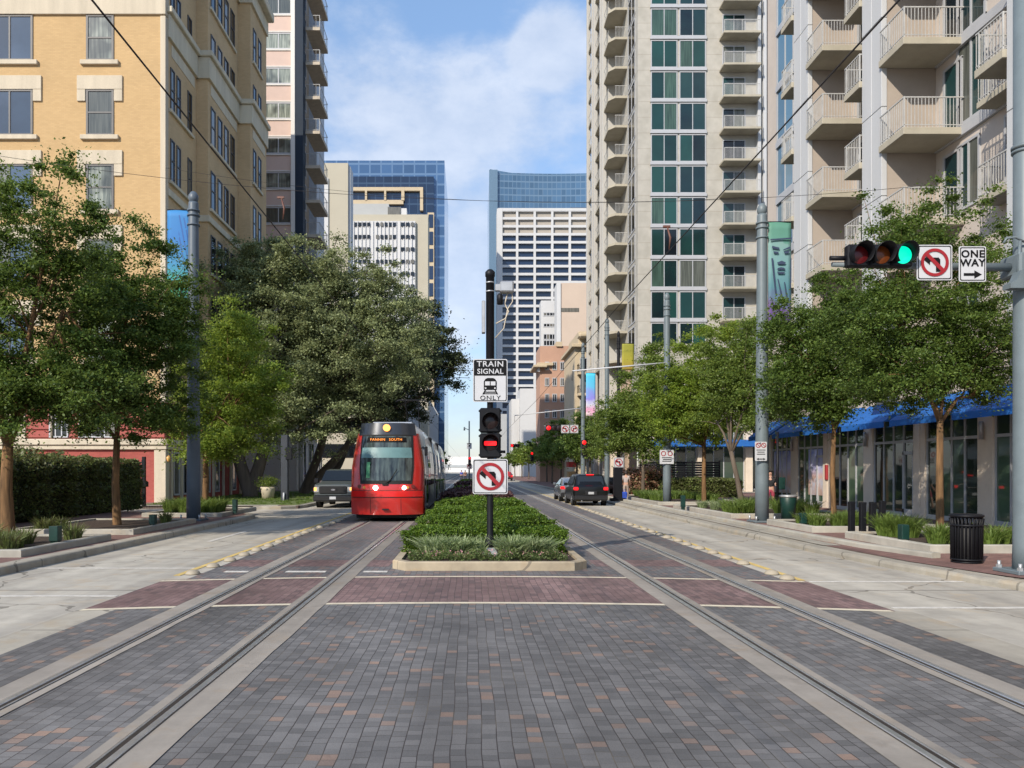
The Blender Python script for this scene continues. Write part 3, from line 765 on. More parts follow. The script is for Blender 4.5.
# ---- pink and cream high-rise with balconies (left)
m_pink = M('pink_concrete', (.54,.41,.35), .85, 0, .06, 2)
m_offw = M('off_white_paint', (.62,.60,.56), .8, 0, .07, 2, streak=True)
m_navyp = M('navy_panel', (.022,.033,.05), .7, 0, .1, 2, .2)
m_shadeb = M('brown_wall_shade', (.34,.28,.22), .85)  # brown stands in for shade on the street side wall
m_rail = M('railing_paint', (.40,.40,.39), .5)
def balcony(parent, x0, x1, y0, y1, z, slab, railm, th=.2, out=-1, side='street', pk=.14, h=1.05, both=True):
    """slab with railing along the street edge and the two ends; out = +1/-1 is the street direction in x"""
    mb = MB(); mb.bbox(x0, x1, y0, y1, z-th, z, .012); b = mb.build('balcony', slab, parent)
    r = MB(); xe = (min(x0,x1) if out < 0 else max(x0,x1)); xi = (max(x0,x1) if out < 0 else min(x0,x1)); e = xe-out*.04
    r.box(e-.02, e+.02, y0+.02, y1-.02, z+h-.04, z+h); r.box(e-.012, e+.012, y0+.02, y1-.02, z+.08, z+.105)
    n = int((y1-y0)/pk)
    for i in range(n+1):
        y = y0+.04+(y1-y0-.08)*i/max(1,n); w_ = .02 if i % 8 == 0 else .009; r.box(e-w_, e+w_, y-w_, y+w_, z, z+h-.04)
    for yy in ((y0+.04, y1-.04) if both else (y0+.04,)):
        a, c = sorted((e, xi)); r.box(a, c, yy-.018, yy+.018, z+h-.045, z+h-.005); r.box(a, c, yy-.01, yy+.01, z+.08, z+.105)
        n = int((c-a)/pk)
        for i in range(1, n+1):
            x = a+(c-a)*i/(n+1); r.box(x-.009, x+.009, yy-.009, yy+.009, z, z+h-.045)
    rl = r.build('railing', railm, b if False else parent) if False else None
    ob = r.build('railing', railm, b)
    return b
def pink_tower():
    Y0, X0, X1 = 66., -27., -14.95
    t = thing('apartment_tower', 'tall pink and white apartment tower with curtained windows and a column of street balconies', 'building', (X1, Y0, 0))
    mb = MB(); mb.box(X0, X1, Y0, Y0+9, 6, 47.5); mb.build('wall', m_pink, t)
    mb = MB(); mb.box(X1, X1+.68, Y0-.3, Y0+.5, 6, 48); mb.build('blue_pier', m_navyp, t)
    mb = MB(); mb.bbox(X1-.35, X1-.003, Y0-.35, Y0-.003, 6, 48, .02); mb.build('corner_pier', m_offw, t)
    mb = MB(); mb.box(X0, X1+.05, Y0+.1, Y0+9, 0, 6); mb.box(X1+.1,X1+.4,Y0+1,Y0+1.4,0,6); mb.build('base_wall', m_offw, t)
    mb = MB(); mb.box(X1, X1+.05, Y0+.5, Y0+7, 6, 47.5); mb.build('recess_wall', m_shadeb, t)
    mb = MB(); mb.box(X1, X1+.75, Y0+5.2, Y0+8.9, 5, 47); mb.build('rear_bay', M('pale_blue_panel', (.42,.45,.50), .6), t)
    wn = Win(t, [g_curt, m_frame], 60); wd = Win(t, [g_dark, m_frame], 30)
    for k in range(12):
        z = 11.4 + k*2.99 - .27
        for (a, b) in ((-18.6, -15.35), (-23, -19.4)):
            wn.add(win_front(a, b, z, z+1.35, Y0, .09, 3, k_glass=0))
        mb = MB(); mb.bbox(X0, X1-.36, Y0-.08, Y0-.004, z-.16, z-.05, .01); mb.bbox(X0, X1-.36, Y0-.08, Y0-.004, z+1.42, z+1.52, .01); mb.build('sill', m_offw, t)
        zb = z-.75
        b_ = balcony(t, X1+.7, X1+1.95, Y0+.6, Y0+4.4, zb, M('balcony_slab_tan', (.45,.39,.31), .85), m_rail, .28, 1, pk=.4)
        wd.add(win_side(X1+.05, 1, Y0+1.2, Y0+3.8, zb, zb+2.3, .08, 2))
    for a in (1.5, 5, 9): wd.add(win_side(X1+.05, 1, Y0+a, Y0+a+2.2, 1.2, 4.4, .1, 2))
    wd.done(); wn.done()
pink_tower()

# ---- apartment block on the right with piers, balconies and blue awnings
m_pier = M('pier_panel', (.46,.47,.48), .6, 0, .06, 1.5, streak=True)
m_tanw = M('tan_stucco', (.345,.295,.25), .85, 0, .06, 1.5)
m_pinkw = M('pale_pink_precast', (.48,.425,.375), .85, 0, .07, 1.2)
m_slab = M('balcony_concrete', (.37,.34,.27), .85, 0, .12, 1.8)
m_awn = M('blue_awning', (.015,.115,.40), .7, 0, .12, 2)
m_pillar = M('precast_pillar', (.60,.52,.43), .85, 0, .10, 1.6)
def right_block():
    X0 = 16.7
    t = thing('apartment_building', 'cream apartment block with stacked steel railed balconies above blue shop awnings, at right', 'building', (X0, 20, 0))
    mb = MB(); mb.box(X0+.02, 40, 2, 43.2, 5.0, 34); mb.box(X0+.06, 40, 2, 43.1, 4.0, 5.0); mb.build('wall', m_pinkw, t)
    mb = MB(); mb.box(X0-.06, X0+.3, 2, 43.2, 4.35, 5.1); mb.box(X0-.12, X0+.3, 2, 43.2, 5.1, 5.3); mb.build('belt_course', m_pinkw, t)
    piers = ((19.8,21.1),(27.6,28.9),(33.6,35.0))
    for a, b in piers:
        mb = MB(); mb.box(X0-1.75, X0+.02, a, b, 9.0 if a > 20 else 5.3, 34); mb.build('pier_wall', m_tanw, t)
        mb = MB()
        for q in range(9):
            z = 5.35+q*3.2
            mb.bbox(X0-1.95, X0-1.755, a-.04, (a+b)/2-.01, z, z+3.18, .01); mb.bbox(X0-1.95, X0-1.755, (a+b)/2+.01, b+.04, z, z+3.18, .01)
        mb.build('pier', m_pier, t)
    floors = [10.45+3.05*k for k in range(8)]
    wn = Win(t, [g_teal, m_frame], 60); wb = Win(t, [g_blue, m_frame], 36)
    for k, z in enumerate(floors):
        for i, (a, b) in enumerate(piers[:3]):
            balcony(t, X0-2.05, X0+.02, a-1.62, a-.02, z, m_slab, m_rail, .24, -1, both=False, pk=.12)
            if z > 10.5 or i: balcony(t, X0-2.05, X0+.02, b+.05, b+1.25, z, m_slab, m_rail, .24, -1, pk=.12)
            wn.add(win_side(X0+.02, -1, a-1.5, a-.5, z+.05, z+2.45, .09, 1))
        if z > 13:
            for (ya, yb, p) in ((24.9, 26.35, 2), (22.4, 23.7, 2), (31.0, 31.95, 1), (29.05, 30.9, 2), (39.7,41.8,2), (36.4,39.5,3)):
                g = wb if ya > 36 else wn
                g.add(win_side(X0+.02, -1, ya, yb, z+.12, z+2.88, .1, p))
            mb = MB(); mb.bbox(X0-.10, X0+.02, 29.0, 33.5, z-.28, z+.06, .01); mb.bbox(X0-.10, X0+.02, 35.1, 41.8, z-.28, z+.06, .01); mb.bbox(X0-.10, X0+.02, 21.2, 27.5, z-.28, z+.06, .01)
            mb.build('spandrel', m_frame, t)
        else:
            for (ya, yb, p) in ((25.2, 26.3, 2), (23.0, 24.0, 2), (30.6, 31.6, 2), (37.6, 38.8, 2)):
                wn.add(win_side(X0+.02, -1, ya, yb, z+.3, z+2.5, .09, p))
    for ya, yb, p in ((25.2,26.3,2),(23,24,2),(30.6,31.6,2),(37.6,38.8,2)):
        wn.add(win_side(X0+.02, -1, ya, yb, 7.0, 9.2, .09, p))
    # flush railings on near bay
    for z in (13.5, 10.45):
        balcony(t, X0-.7, X0+.02, 21.9, 24.3, z, m_slab, m_rail, .2, -1, pk=.12)
    # shop front: pillars, glass bays, transoms
    py = [17.6, 21.2, 24.8, 28.45, 32.1, 35.8, 39.45, 43.0-.25]
    for i, y in enumerate(py):
        mb = MB(); mb.bbox(X0-.10, X0+.5, y-.38, y+.38, .14, 4.35, .02); mb.bbox(X0-.13, X0-.095, y-.1, y+.1, .14, 4.3, .01) if i % 2 else None
        mb.box(X0-.12, X0+.45, y-.39, y+.39, .14, .45)
        mb.build('pillar', m_pillar, t)
        if i % 2 == 0:
            l = MB(); l.lathe([(.07,0),(.07,.55),(.05,.58)], (X0-.22, y, 2.9), 10); l.build('wall_lamp', m_galv, t)
    sf = Win(t, [g_store, m_frame], 60)
    for i in range(len(py)-1):
        a, b = py[i]+.40, py[i+1]-.40
        mb = MB(); mb.mat(0)
        for q in range(4):
            qa, qb = a+(b-a)*q/4, a+(b-a)*(q+1)/4
            for za, zb in ((.2,3.0),(3.0,4.3)): mb.quad((X0,qb,za),(X0,qa,za),(X0,qa,zb),(X0,qb,zb))
        mb.mat(1)
        for q in range(5):
            y = a+(b-a)*q/4; mb.box(X0-.04, X0+.04, y-.035, y+.035, .16, 4.3)
        mb.box(X0-.05, X0+.04, a, b, 2.95, 3.05); mb.box(X0-.06, X0+.04, a, b, .14, .3); mb.box(X0-.045, X0+.04, a, b, 4.25, 4.33)
        if i in (0, 3, 5):
            y = a+(b-a)*.125
            mb.box(X0-.07, X0+.02, y-.38, y-.28, .2, 2.6); mb.box(X0-.07, X0+.02, y+.28, y+.38, .2, 2.6); mb.box(X0-.07,X0+.02,y-.38,y+.38,2.5,2.62); mb.box(X0-.07,X0+.02,y-.38,y+.38,.16,.42)
        sf.add(mb, None, 'shop_window')
        # pitched blue awning
        aw = MB(); n = 1
        aw._add([(X0-.12, a-.2, 4.55), (X0-.12, b+.2, 4.55), (X0-1.3, b+.2, 3.72), (X0-1.3, a-.2, 3.72), (X0-1.3, b+.2, 3.50), (X0-1.3, a-.2, 3.50),
                 (X0-.12, a-.2, 3.72), (X0-.12, b+.2, 3.72)], [(0,1,2,3),(3,2,4,5),(0,3,6),(1,7,2)])
        ao = aw.build('awning', m_awn, t)
        sd = ao.modifiers.new('s', 'SOLIDIFY'); sd.thickness = .02
    wn.done(); wb.done(); sf.done()
    # street-view posters stuck inside the two farthest shop windows
    mp, tt, b = nt('city_poster'); p = pos(tt); s = N(tt, 'ShaderNodeSeparateXYZ'); L(tt, p, s.inputs[0])
    zz = math_n(tt, 'DIVIDE', s.outputs[2], 3.1)
    c = N(tt, 'ShaderNodeValToRGB'); L(tt, zz, c.inputs[0]); e = c.color_ramp.elements
    e[0].position = .1; e[0].color = (.25,.18,.15,1); e[1].position = .95; e[1].color = (.06,.12,.55,1)
    for pp, cc in ((.3,(.42,.30,.26,1)),(.5,(.62,.40,.33,1)),(.65,(.42,.42,.70,1))): q = e.new(pp); q.color = cc
    n = noise(tt, p, 2.5, 4); L(tt, mixc(tt, ramp(tt, n, .45, .7), c.outputs[0], (.45,.5,.62)), b.inputs['Base Color']); b.inputs['Roughness'].default_value = .3
    for a, bb in ((39.95, 42.2), (36.4, 37.9)):
        mb = MB(); mb.box(X0-.022, X0-.008, a, bb, .7, 2.92); mb.build('window_poster', mp, t)
    mb = MB(); mb.bbox(X0-.20, X0-.11, 35.6, 35.8, 1.45, 2.15, .02); mb.build('red_wall_box', M('red_box', (.32,.03,.035), .6), t)
right_block()

# ---- tall tower on the right, dark teal window bands
m_tow = M('tower_precast', (.50,.445,.345), .85, 0, .07, 1.2, streak=True)
def precast_lines():
    m, t, b = nt('precast_blocks'); p = pos(t)
    s = N(t, 'ShaderNodeSeparateXYZ'); L(t, p, s.inputs[0])
    f1 = math_n(t, 'FRACT', math_n(t, 'DIVIDE', math_n(t, 'SUBTRACT', s.outputs[2], 1.1), 1.51)); 
    j = math_n(t, 'LESS_THAN', f1, .035)
    n = ramp(t, noise(t, p, 1.1, 5), .3, .7, (.33,.315,.275), (.42,.40,.355))
    L(t, mixc(t, math_n(t, 'MULTIPLY', j, .5), n, (.22,.19,.15)), b.inputs['Base Color']); b.inputs['Roughness'].default_value = .85
    return m
m_blocks = precast_lines()
m_fin = M('fin_white', (.42,.41,.385), .7, 0, .05)
def right_tower():
    Y0, X0 = 74., 16.15
    t = thing('apartment_tower', 'tallest beige tower with dark teal window bays and stacked balconies, right of the centre gap', 'building', (X0, Y0, 0))
    top = 66
    mb = MB(); mb.box(X0, 42, Y0, Y0+22, 12.5, top); mb.build('wall', m_blocks, t)
    # fine fins on the street side
    mb = MB()
    mb = None
    for y in (82.2, 83.6, 87.9, 89.3, 93.0): mb = MB(); mb.bbox(14.15, 14.6, y, y+.45, 0, top, .02); mb.build('fin', m_fin, t)
    for y in (82.5, 88.2): mb = MB(); mb.box(14.6, 16.6, y, y+.2, 0, top); mb.build('fin', m_fin, t)
    mb = MB(); mb.box(X0+.02, X0+1, Y0+5, 94, 0, top-.1); mb.build('recess_wall', M('recess_tan', (.44,.33,.25), .85), t)
    wt = Win(t, [g_teal2, m_frame], 48); wd = Win(t, [g_teal, m_frame], 48); 
    ws = Win(t, [g_dark, m_frame], 20)
    wx0, wx1 = GX(651, Y0), GX(705.5, Y0)
    nfl = 0
    for k in range(17):
        z = 13.2 + k*3.02
        mid = (wx0+wx1)/2
        if k < 17:
            # one window group per half bay
            a = win_front(wx0, mid-.12, z+.25, z+2.85, Y0-.02, .09, 2); wt.add(a)
            b = win_front(mid+.12, wx1, z+.25, z+2.85, Y0-.02, .09, 2); (wd if k % 3 else wt).add(b)
            mb = MB(); mb.bbox(wx0-.1, wx1+.1, Y0-.16, Y0-.005, z-.08, z+.2, .01); mb.build('spandrel', m_frame, t)
        # balconies right of it
        bx0, bx1 = GX(721, Y0), GX(754.5, Y0)
        wd.add(win_front(bx0+.15, bx0+2.3, z+.05, z+2.3, Y0-.02, .09, 2))
        mb = MB(); mb.bbox(bx0-.2, bx1+.1, Y0-1.5, Y0-.03, z-.24, z-.02, .02); bb = mb.build('balcony', m_slab, t)
        r = MB(); r.box(bx0-.15, bx1, Y0-1.46, Y0-1.42, z+1.0, z+1.05)
        n = 30
        for i in range(n+1):
            x = bx0-.15+(bx1-bx0+.15)*i/n; w_ = .03 if i in (0, 15, 30) else .012; r.box(x-w_, x+w_, Y0-1.45, Y0-1.43, z-.02, z+1.0)
        r.build('railing', m_rail, bb)
        # street side balconies, three columns
        for (ya, yb) in ((79.0, 82.4), (84.4, 88.0), (89.8, 92.9)):
            mb = MB(); mb._add([(14.9, ya, z-.25), (16.2, ya, z-.25), (16.2, yb, z-.25), (14.3, yb, z-.25), (14.3, ya+.7, z-.25),
                                (14.9, ya, z), (16.2, ya, z), (16.2, yb, z), (14.3, yb, z), (14.3, ya+.7, z)],
                                [(0,4,3,2,1),(5,6,7,8,9),(0,1,6,5),(1,2,7,6),(2,3,8,7),(3,4,9,8),(4,0,5,9)])
            bb = mb.build('balcony', m_slab, t)
            r = MB(); r.box(14.32, 14.36, ya+.7, yb, z+1, z+1.05); r.box(14.9, 16.55, ya+.02, ya+.06, z+1, z+1.05)
            for i in range(12):
                x = 14.95+1.55*i/11; r.box(x-.012, x+.012, ya+.03, ya+.05, z, z+1.)
            for i in range(9):
                y = ya+.7+(yb-ya-.7)*i/8; r.box(14.33, 14.35, y-.012, y+.012, z, z+1.)
            r.build('railing', m_rail, bb)
        ws.add(win_side(X0, -1, Y0+1.2, Y0+4.4, z+.2, z+2.8, .12, 2))
    mb = MB()
    for i, x in enumerate(np.linspace(GX(756, Y0), GX(769, Y0)+3, 9)): mb.bbox(x, x+.32, Y0-.5, Y0+.02, 12.5, top, .02)
    mb.build('vertical_panel', m_pier, t)
    wt.done(); wd.done(); ws.done()
    # podium with dark shop glass
    mb = MB(); mb.box(X0-.6, 45, Y0-7, Y0+.1, 5.6, 12.4); mb.box(X0-.7, 45, Y0-7.1, Y0-6.9, 12.4, 12.9); mb.box(X0, 45, Y0-6.5, Y0, 0, 5.6); mb.build('podium', m_blocks, t)
    x = X0-.5
    while x < 44: mb = MB(); mb.bbox(x, x+.6, Y0-7, Y0-6.4, 0, 5.6, .02); mb.build('podium_column', m_pillar, t); x += 4.2
    x = X0-.5; sf = Win(t, [g_store, m_frame], 20)
    while x < 40:
        sf.add(win_front(x+.62, x+4.18, .2, 5.5, Y0-6.52, .1, 4), None, 'shop_window'); x += 4.2
    mb = MB(); mb.bbox(X0-.5, X0+20, Y0-8.2, Y0-7.05, 3.9, 4.5, .05); mb.build('awning', m_awn, t)
    mb = MB(); 
    
    for y in (76, 79.9, 83.9, 88, 92.4): mb = MB(); mb.bbox(14.65, 15.3, y, y+.7, 0, 8, .03); mb.build('base_column', m_pillar, t)
right_tower()

# ---- distant buildings
def lattice(t, x0, x1, y, z0, z1, cols, rows, wv, wh, mat, dep=.5, name='facade_grid'):
    mb = MB()
    for i in range(cols+1):
        x = x0+(x1-x0)*i/cols; mb.box(x-wv/2, x+wv/2, y-dep, y, z0, z1)
    for j in range(rows+1):
        z = z0+(z1-z0)*j/rows; mb.box(x0-wv/2, x1+wv/2, y-dep+.03, y, z-wh/2, z+wh/2)
    return mb.build(name, mat, t)
def bld(name, label, px0, px1, Y, dep, ptop, wall, base=0):
    x0, x1, z1 = GX(px0, Y), GX(px1, Y), GZ(ptop, Y)
    t = thing(name, label, 'building', (x0, Y, 0)); mb = MB(); mb.box(x0, x1, Y, Y+dep, base, z1); mb.build('wall', wall, t)
    return t, x0, x1, z1
m_beige = M('beige_precast', (.40,.37,.295), .85, 0, .05, .3)
m_wht = M('white_precast', (.50,.505,.51), .8, 0, .05, .3)
m_greyp = M('grey_precast', (.36,.37,.37), .85, 0, .06, .3)
m_brickp = M('salmon_brick', (.42,.26,.19), .9, 0, .1, .6)
m_cream2 = M('cream_stucco', (.46,.38,.265), .85, 0, .08, .5)
t, x0, x1, z1 = bld('office_slab', 'blank beige slab building with a strip of windows, just right of the pink tower', 318, 348, 150, 4, 163, m_beige)
wn = Win(t, [g_dark, m_frame], 60)
for k in range(14): wn.add(win_front(x0+.5, GX(327.5, 150), z1-5-k*3.9, z1-3.2-k*3.9, 149.97, .12, 3))
mb = MB(); mb.box(x0, GX(328.5,150), 149.7, 149.97, 10, z1-3); mb.build('white_panel', m_wht, t)
mb = MB(); mb.box(x1-.02, x1+.4, 150.5, 154, 0, z1-.5); mb.build('side_pier', m_wht, t); wn.done()

t, x0, x1, z1 = bld('office_building', 'white office with rows of small square windows inside a beige frame', 345, 428, 200, 7, 214.5, m_beige)
Y = 200; zz0, zz1 = 5, GZ(222, Y)
mb = MB(); mb.box(GX(345,Y), GX(415.5,Y), Y-.8, Y-.005, zz0, zz1)
x = GX(346,Y)
while x < GX(415,Y): mb.box(x, x+.25, Y-1.05, Y-.8, zz0, zz1-.1); x += 1.0
mb.build('ribbed_wall', m_wht, t)
wn = Win(t, [g_dark, g_dark], 96)
for k in range(7):
    z = GZ(227.5+k*12.3, Y)
    for seg in ((376,398),(401,416),(346,372)):
        xa, xb = GX(seg[0],Y), GX(seg[1]-.6,Y); n = int((xb-xa)/1.0)
        for i in range(n):
            if wn.c >= 96 and False: pass
            a = xa+(xb-xa)*i/n; mb = MB(); mb.box(a+.12, a+(xb-xa)/n-.25, Y-1.12, Y-.7, z, z+.95); wn.add(mb)
wn.done()
mb = MB(); mb.box(GX(345,Y), GX(388,Y), Y+2, Y+7, z1, GZ(201,Y)); mb.build('penthouse', m_greyp, t)
mb = MB(); mb.box(GX(388,Y), GX(406,Y), Y+2.1, Y+6, z1, GZ(205.5,Y)); mb.build('roof_terrace', m_wht, t)
mb = MB(); mb.box(GX(387,Y), GX(400,Y), Y+1.9, Y+2, z1+.6, z1+2.6); mb.build('terrace_glass', g_dark, t)

# blue glass tower behind it
Y = 290
t = thing('glass_tower', 'wide blue glass tower with a beige frame on its dark centre', 'building', (GX(322,Y), Y, 0))
def curtain_wall(name, c, line, cw, fh, ms=.12, hb=.0):
    m, t_, b = nt(name); p = pos(t_); s = N(t_, 'ShaderNodeSeparateXYZ'); L(t_, p, s.inputs[0])
    fx = math_n(t_, 'FRACT', math_n(t_, 'DIVIDE', math_n(t_, 'ADD', s.outputs[0], s.outputs[1]), cw)); fz = math_n(t_, 'FRACT', math_n(t_, 'DIVIDE', s.outputs[2], fh))
    j = math_n(t_, 'MAXIMUM', math_n(t_, 'LESS_THAN', fx, ms), math_n(t_, 'LESS_THAN', fz, ms*1.6))
    cx = N(t_, 'ShaderNodeCombineXYZ'); L(t_, math_n(t_, 'FLOOR', math_n(t_, 'DIVIDE', math_n(t_, 'ADD', s.outputs[0], s.outputs[1]), cw)), cx.inputs[0]); L(t_, math_n(t_, 'FLOOR', math_n(t_, 'DIVIDE', s.outputs[2], fh)), cx.inputs[1])
    wn_ = N(t_, 'ShaderNodeTexWhiteNoise', noise_dimensions='3D'); L(t_, cx.outputs[0], wn_.inputs[0])
    k = math_n(t_, 'ADD', math_n(t_, 'MULTIPLY', noise(t_, p, .02, 3), .6), math_n(t_, 'MULTIPLY', wn_.outputs['Value'], .4))
    base = mixc(t_, k, tuple(x*.6 for x in c), tuple(x*1.4 for x in c))
    L(t_, mixc(t_, j, base, line), b.inputs['Base Color'])
    b.inputs['Roughness'].default_value = .1; b.inputs['Specular IOR Level'].default_value = .8; b.inputs['Metallic'].default_value = .25
    return m
cw1 = curtain_wall('curtain_wall_blue', (.05,.11,.22), (.12,.20,.32), 4.2, 3.9)
cw2 = curtain_wall('curtain_wall_navy', (.012,.026,.06), (.04,.07,.12), 3.2, 3.9, .09)
cw3 = curtain_wall('curtain_wall_pale', (.07,.14,.23), (.14,.22,.31), 2.6, 3.8)
mb = MB(); mb.box(GX(322,Y), GX(444.5,Y), Y, Y+50, 0, GZ(160.5,Y)); mb.build('glass_wall', cw1, t)
mb = MB(); mb.box(GX(349,Y), GX(434,Y), Y-1.5, Y-.01, 0, GZ(178,Y)); mb.build('dark_glass_wall', cw2, t)
mb = MB(); yf = Y-3
for a, b, c, d in ((349,423.5,190,193.5),(349,350.6,190,203),(366,368,190,203),(385,387,190,203),(402,405,190,203),(420.5,423.5,190,213)):
    mb.box(GX(a,Y), GX(b,Y), yf+random.uniform(-.02,.02), Y-1.5, GZ(d,Y), GZ(c,Y))
mb.box(GX(349,Y), GX(404,Y), yf+.2, Y-1.5, GZ(204,Y)-1, GZ(202.5,Y))
mb.box(GX(428,Y), GX(434.4,Y), yf+.25, Y-1.5, 20, GZ(215,Y)); mb.build('beige_frame', m_cream2, t)
wn = Win(t, [g_navy, g_navy], 20)
for k in range(7):
    z = GZ(217+k*17.+13, Y); mb = MB(); mb.box(GX(429,Y), GX(433.4,Y), yf+.05, yf+.3, z, z+4.9); wn.add(mb)
# right: curved glass tower
Y = 430
t = thing('glass_tower', 'curved pale blue glass tower with a raised left edge, behind the white grid office', 'building', (GX(490,Y), Y, 0))
xa, xb = GX(490,Y), GX(620,Y); n = 24; out = []
for i in range(n+1):
    u = i/n; out.append((xa+(xb-xa)*u, Y+2.5*math.sin(u*3.14)))
poly = out + [(xb, Y+60), (xa, Y+60)]
vs = []; z0 = 0; N_ = len(poly)
for x, y in poly: vs.append((x, y, 0))
for i, (x, y) in enumerate(poly):
    u = (x-xa)/(xb-xa); zt = GZ(172, Y) - 0*u + (1.6*(1-u/.16) if u < .16 else 0) - 3*u*0; vs.append((x, y, zt))
mb = MB(); mb._add(vs, [tuple(range(N_, 2*N_))] + [(i, (i+1)%N_, N_+(i+1)%N_, N_+i) for i in range(N_)]); mb.build('glass_wall', cw3, t)
mb = MB(); mb.box(xa-.5, xa+4.2, Y-1.2, Y-.2, 0, GZ(170.5,Y)); mb.build('edge_fin', M('pale_fin', (.10,.17,.25), .4), t)
# white grid office
Y = 330
t, x0, x1, z1 = bld('office_building', 'white grid-fronted office with five bays of dark windows, right of the signal pole', 498, 592, Y, 8, 210.5, g_navy)
lattice(t, GX(499.5,Y), GX(587,Y), Y, z1-26*3.42, z1-.3, 5, 26, 1.0, 1.05, m_wht, 1.2)
mb = MB(); mb.box(GX(498,Y)-.5, GX(500.5,Y)+.8, Y-1.35, Y+8.1, 0, z1+.4); mb.box(GX(498,Y), GX(592,Y), Y-1.3, Y+8.1, z1-.6, z1+.6); mb.build('white_frame', m_wht, t)
wn = Win(t, [g_navy, M('blind_grey', (.34,.31,.27), .8)], 96)
for r in range(26):
    for c in range(5):
        xa = GX(499.5,Y)+(GX(587,Y)-GX(499.5,Y))*c/5; w_ = (GX(587,Y)-GX(499.5,Y))/5; z = z1-.3-(r+1)*(26*3.42-.3)/26
        mb = MB(); mb.k = 1 if r < 3 else 0; mb.box(xa+.55, xa+w_-.55, Y-.12, Y-.02, z+.56, z+2.9); wn.add(mb)
wn.done()
mb = MB(); mb.box(GX(571,Y), GX(592,Y), Y+2, Y+7, z1+.6, GZ(206,Y)); mb.build('roof_plant', M('dark_plant', (.05,.05,.06), .6), t)
# beige block and white block in front
Y = 190
t, x0, x1, z1 = bld('parking_block', 'blank peach-beige block with one narrow slit window, below the white grid office', 557, 600, Y, 5, 283, M('peach_precast', (.48,.385,.31), .85, 0, .05, .3))
mb = MB(); mb.box(GX(560.5,Y), GX(579,Y), Y-.06, Y, GZ(312,Y), GZ(308,Y)); mb.build('window', g_dark, t)
mb = MB(); mb.box(x0-.1, x0+.9, Y-.3, Y+5.1, 0, z1-.05); mb.build('edge_pier', m_wht, t)
Y = 200
t, x0, x1, z1 = bld('office_building', 'small white office with a glass stair front, beside the peach-beige block', 541, 557.4, Y, 5, 300.5, m_wht)
wn = Win(t, [g_dark, m_frame], 30)
for k in range(2): wn.add(win_front(GX(543.5,Y), GX(556,Y), GZ(316+k*11,Y), GZ(312.5+k*11,Y), Y-.02, .2, 4))
for k in range(5): wn.add(win_front(GX(543.5,Y), GX(555.5,Y), GZ(339.5+k*6.3,Y), GZ(334+k*6.3,Y), Y-.02, .2, 4))
# brick townhouses, cornices
Y = 118
t, x0, x1, z1 = bld('brick_building', 'salmon brick mid-rise with a stepped top, next to the tall beige tower', 540, 575, Y, 7, 346, m_brickp)
mb = MB(); mb.box(GX(556,Y), GX(562,Y), Y-.3, Y+10, z1-.1, GZ(342,Y)); mb.bbox(GX(537,Y), x0+2, Y-.6, Y+7, GZ(366,Y), GZ(363,Y), .05); mb.bbox(GX(533,Y), x0+1, Y-1.2, Y+6, GZ(368,Y), GZ(365.6,Y), .05); mb.build('cornice', m_cream2, t)
mb = MB(); mb.pyz([(Y-.5, GZ(372,Y)), (Y+7, GZ(366,Y)), (Y+7, GZ(362,Y)), (Y-.5, GZ(368,Y))], x0-.3, x0-.05); mb.build('awning_slope', m_wht, t)
wn = Win(t, [g_dark, m_frame], 40)
for k in range(5):
    for c in range(4): wn.add(win_front(GX(545+c*7.6,Y), GX(549+c*7.6,Y), GZ(362+k*16+8,Y), GZ(362+k*16,Y), Y-.02, .12, 2))
Y = 104
t, x0, x1, z1 = bld('apartment_house', 'cream stucco apartment house with small dark balconies, between brick mid-rise and tall tower', 575, 600, Y, 12, 347, m_cream2)
mb = MB(); mb.bbox(x0-.5, x0+2.6, Y-.8, Y+12, z1-.1, z1+.35, .05); mb.bbox(GX(577,Y), GX(590,Y), Y-2.2, Y, GZ(340,Y), GZ(335,Y), .2); mb.bbox(GX(578,Y),GX(592,Y),Y-.5,Y+10,z1,GZ(332,Y),.05); mb.build('cornice', m_cream2, t)
wn = Win(t, [g_dark, m_frame], 40)
for k in range(5):
    z = GZ(358+k*21, Y)
    wn.add(win_front(GX(580,Y), GX(587.5,Y), z-1.9, z, Y-.02, .12, 2))
    balcony(t, GX(577,Y), GX(590,Y), Y-1.2, Y, z-2.0, m_cream2, m_black, .35, -1, pk=.3)
Y = 215
t, x0, x1, z1 = bld('office_building', 'low white modern building stepped towards the street, above the far tree tops', 520, 548, Y, 12, 388.5, m_wht)
mb = MB(); mb.box(GX(512,Y), GX(521,Y), Y+3, Y+30, 0, GZ(398,Y)); mb.build('lower_wing', m_wht, t)
wn = Win(t, [g_dark, m_frame], 8)
for k in range(2): wn.add(win_side(x0, -1, Y+1+k*5, Y+5+k*5, 6, 17, .3, 2))
t, x0, x1, z1 = bld('office_building', 'plain grey low block seen just right of the tram signal head', 499, 516, 300, 40, 414, m_greyp)
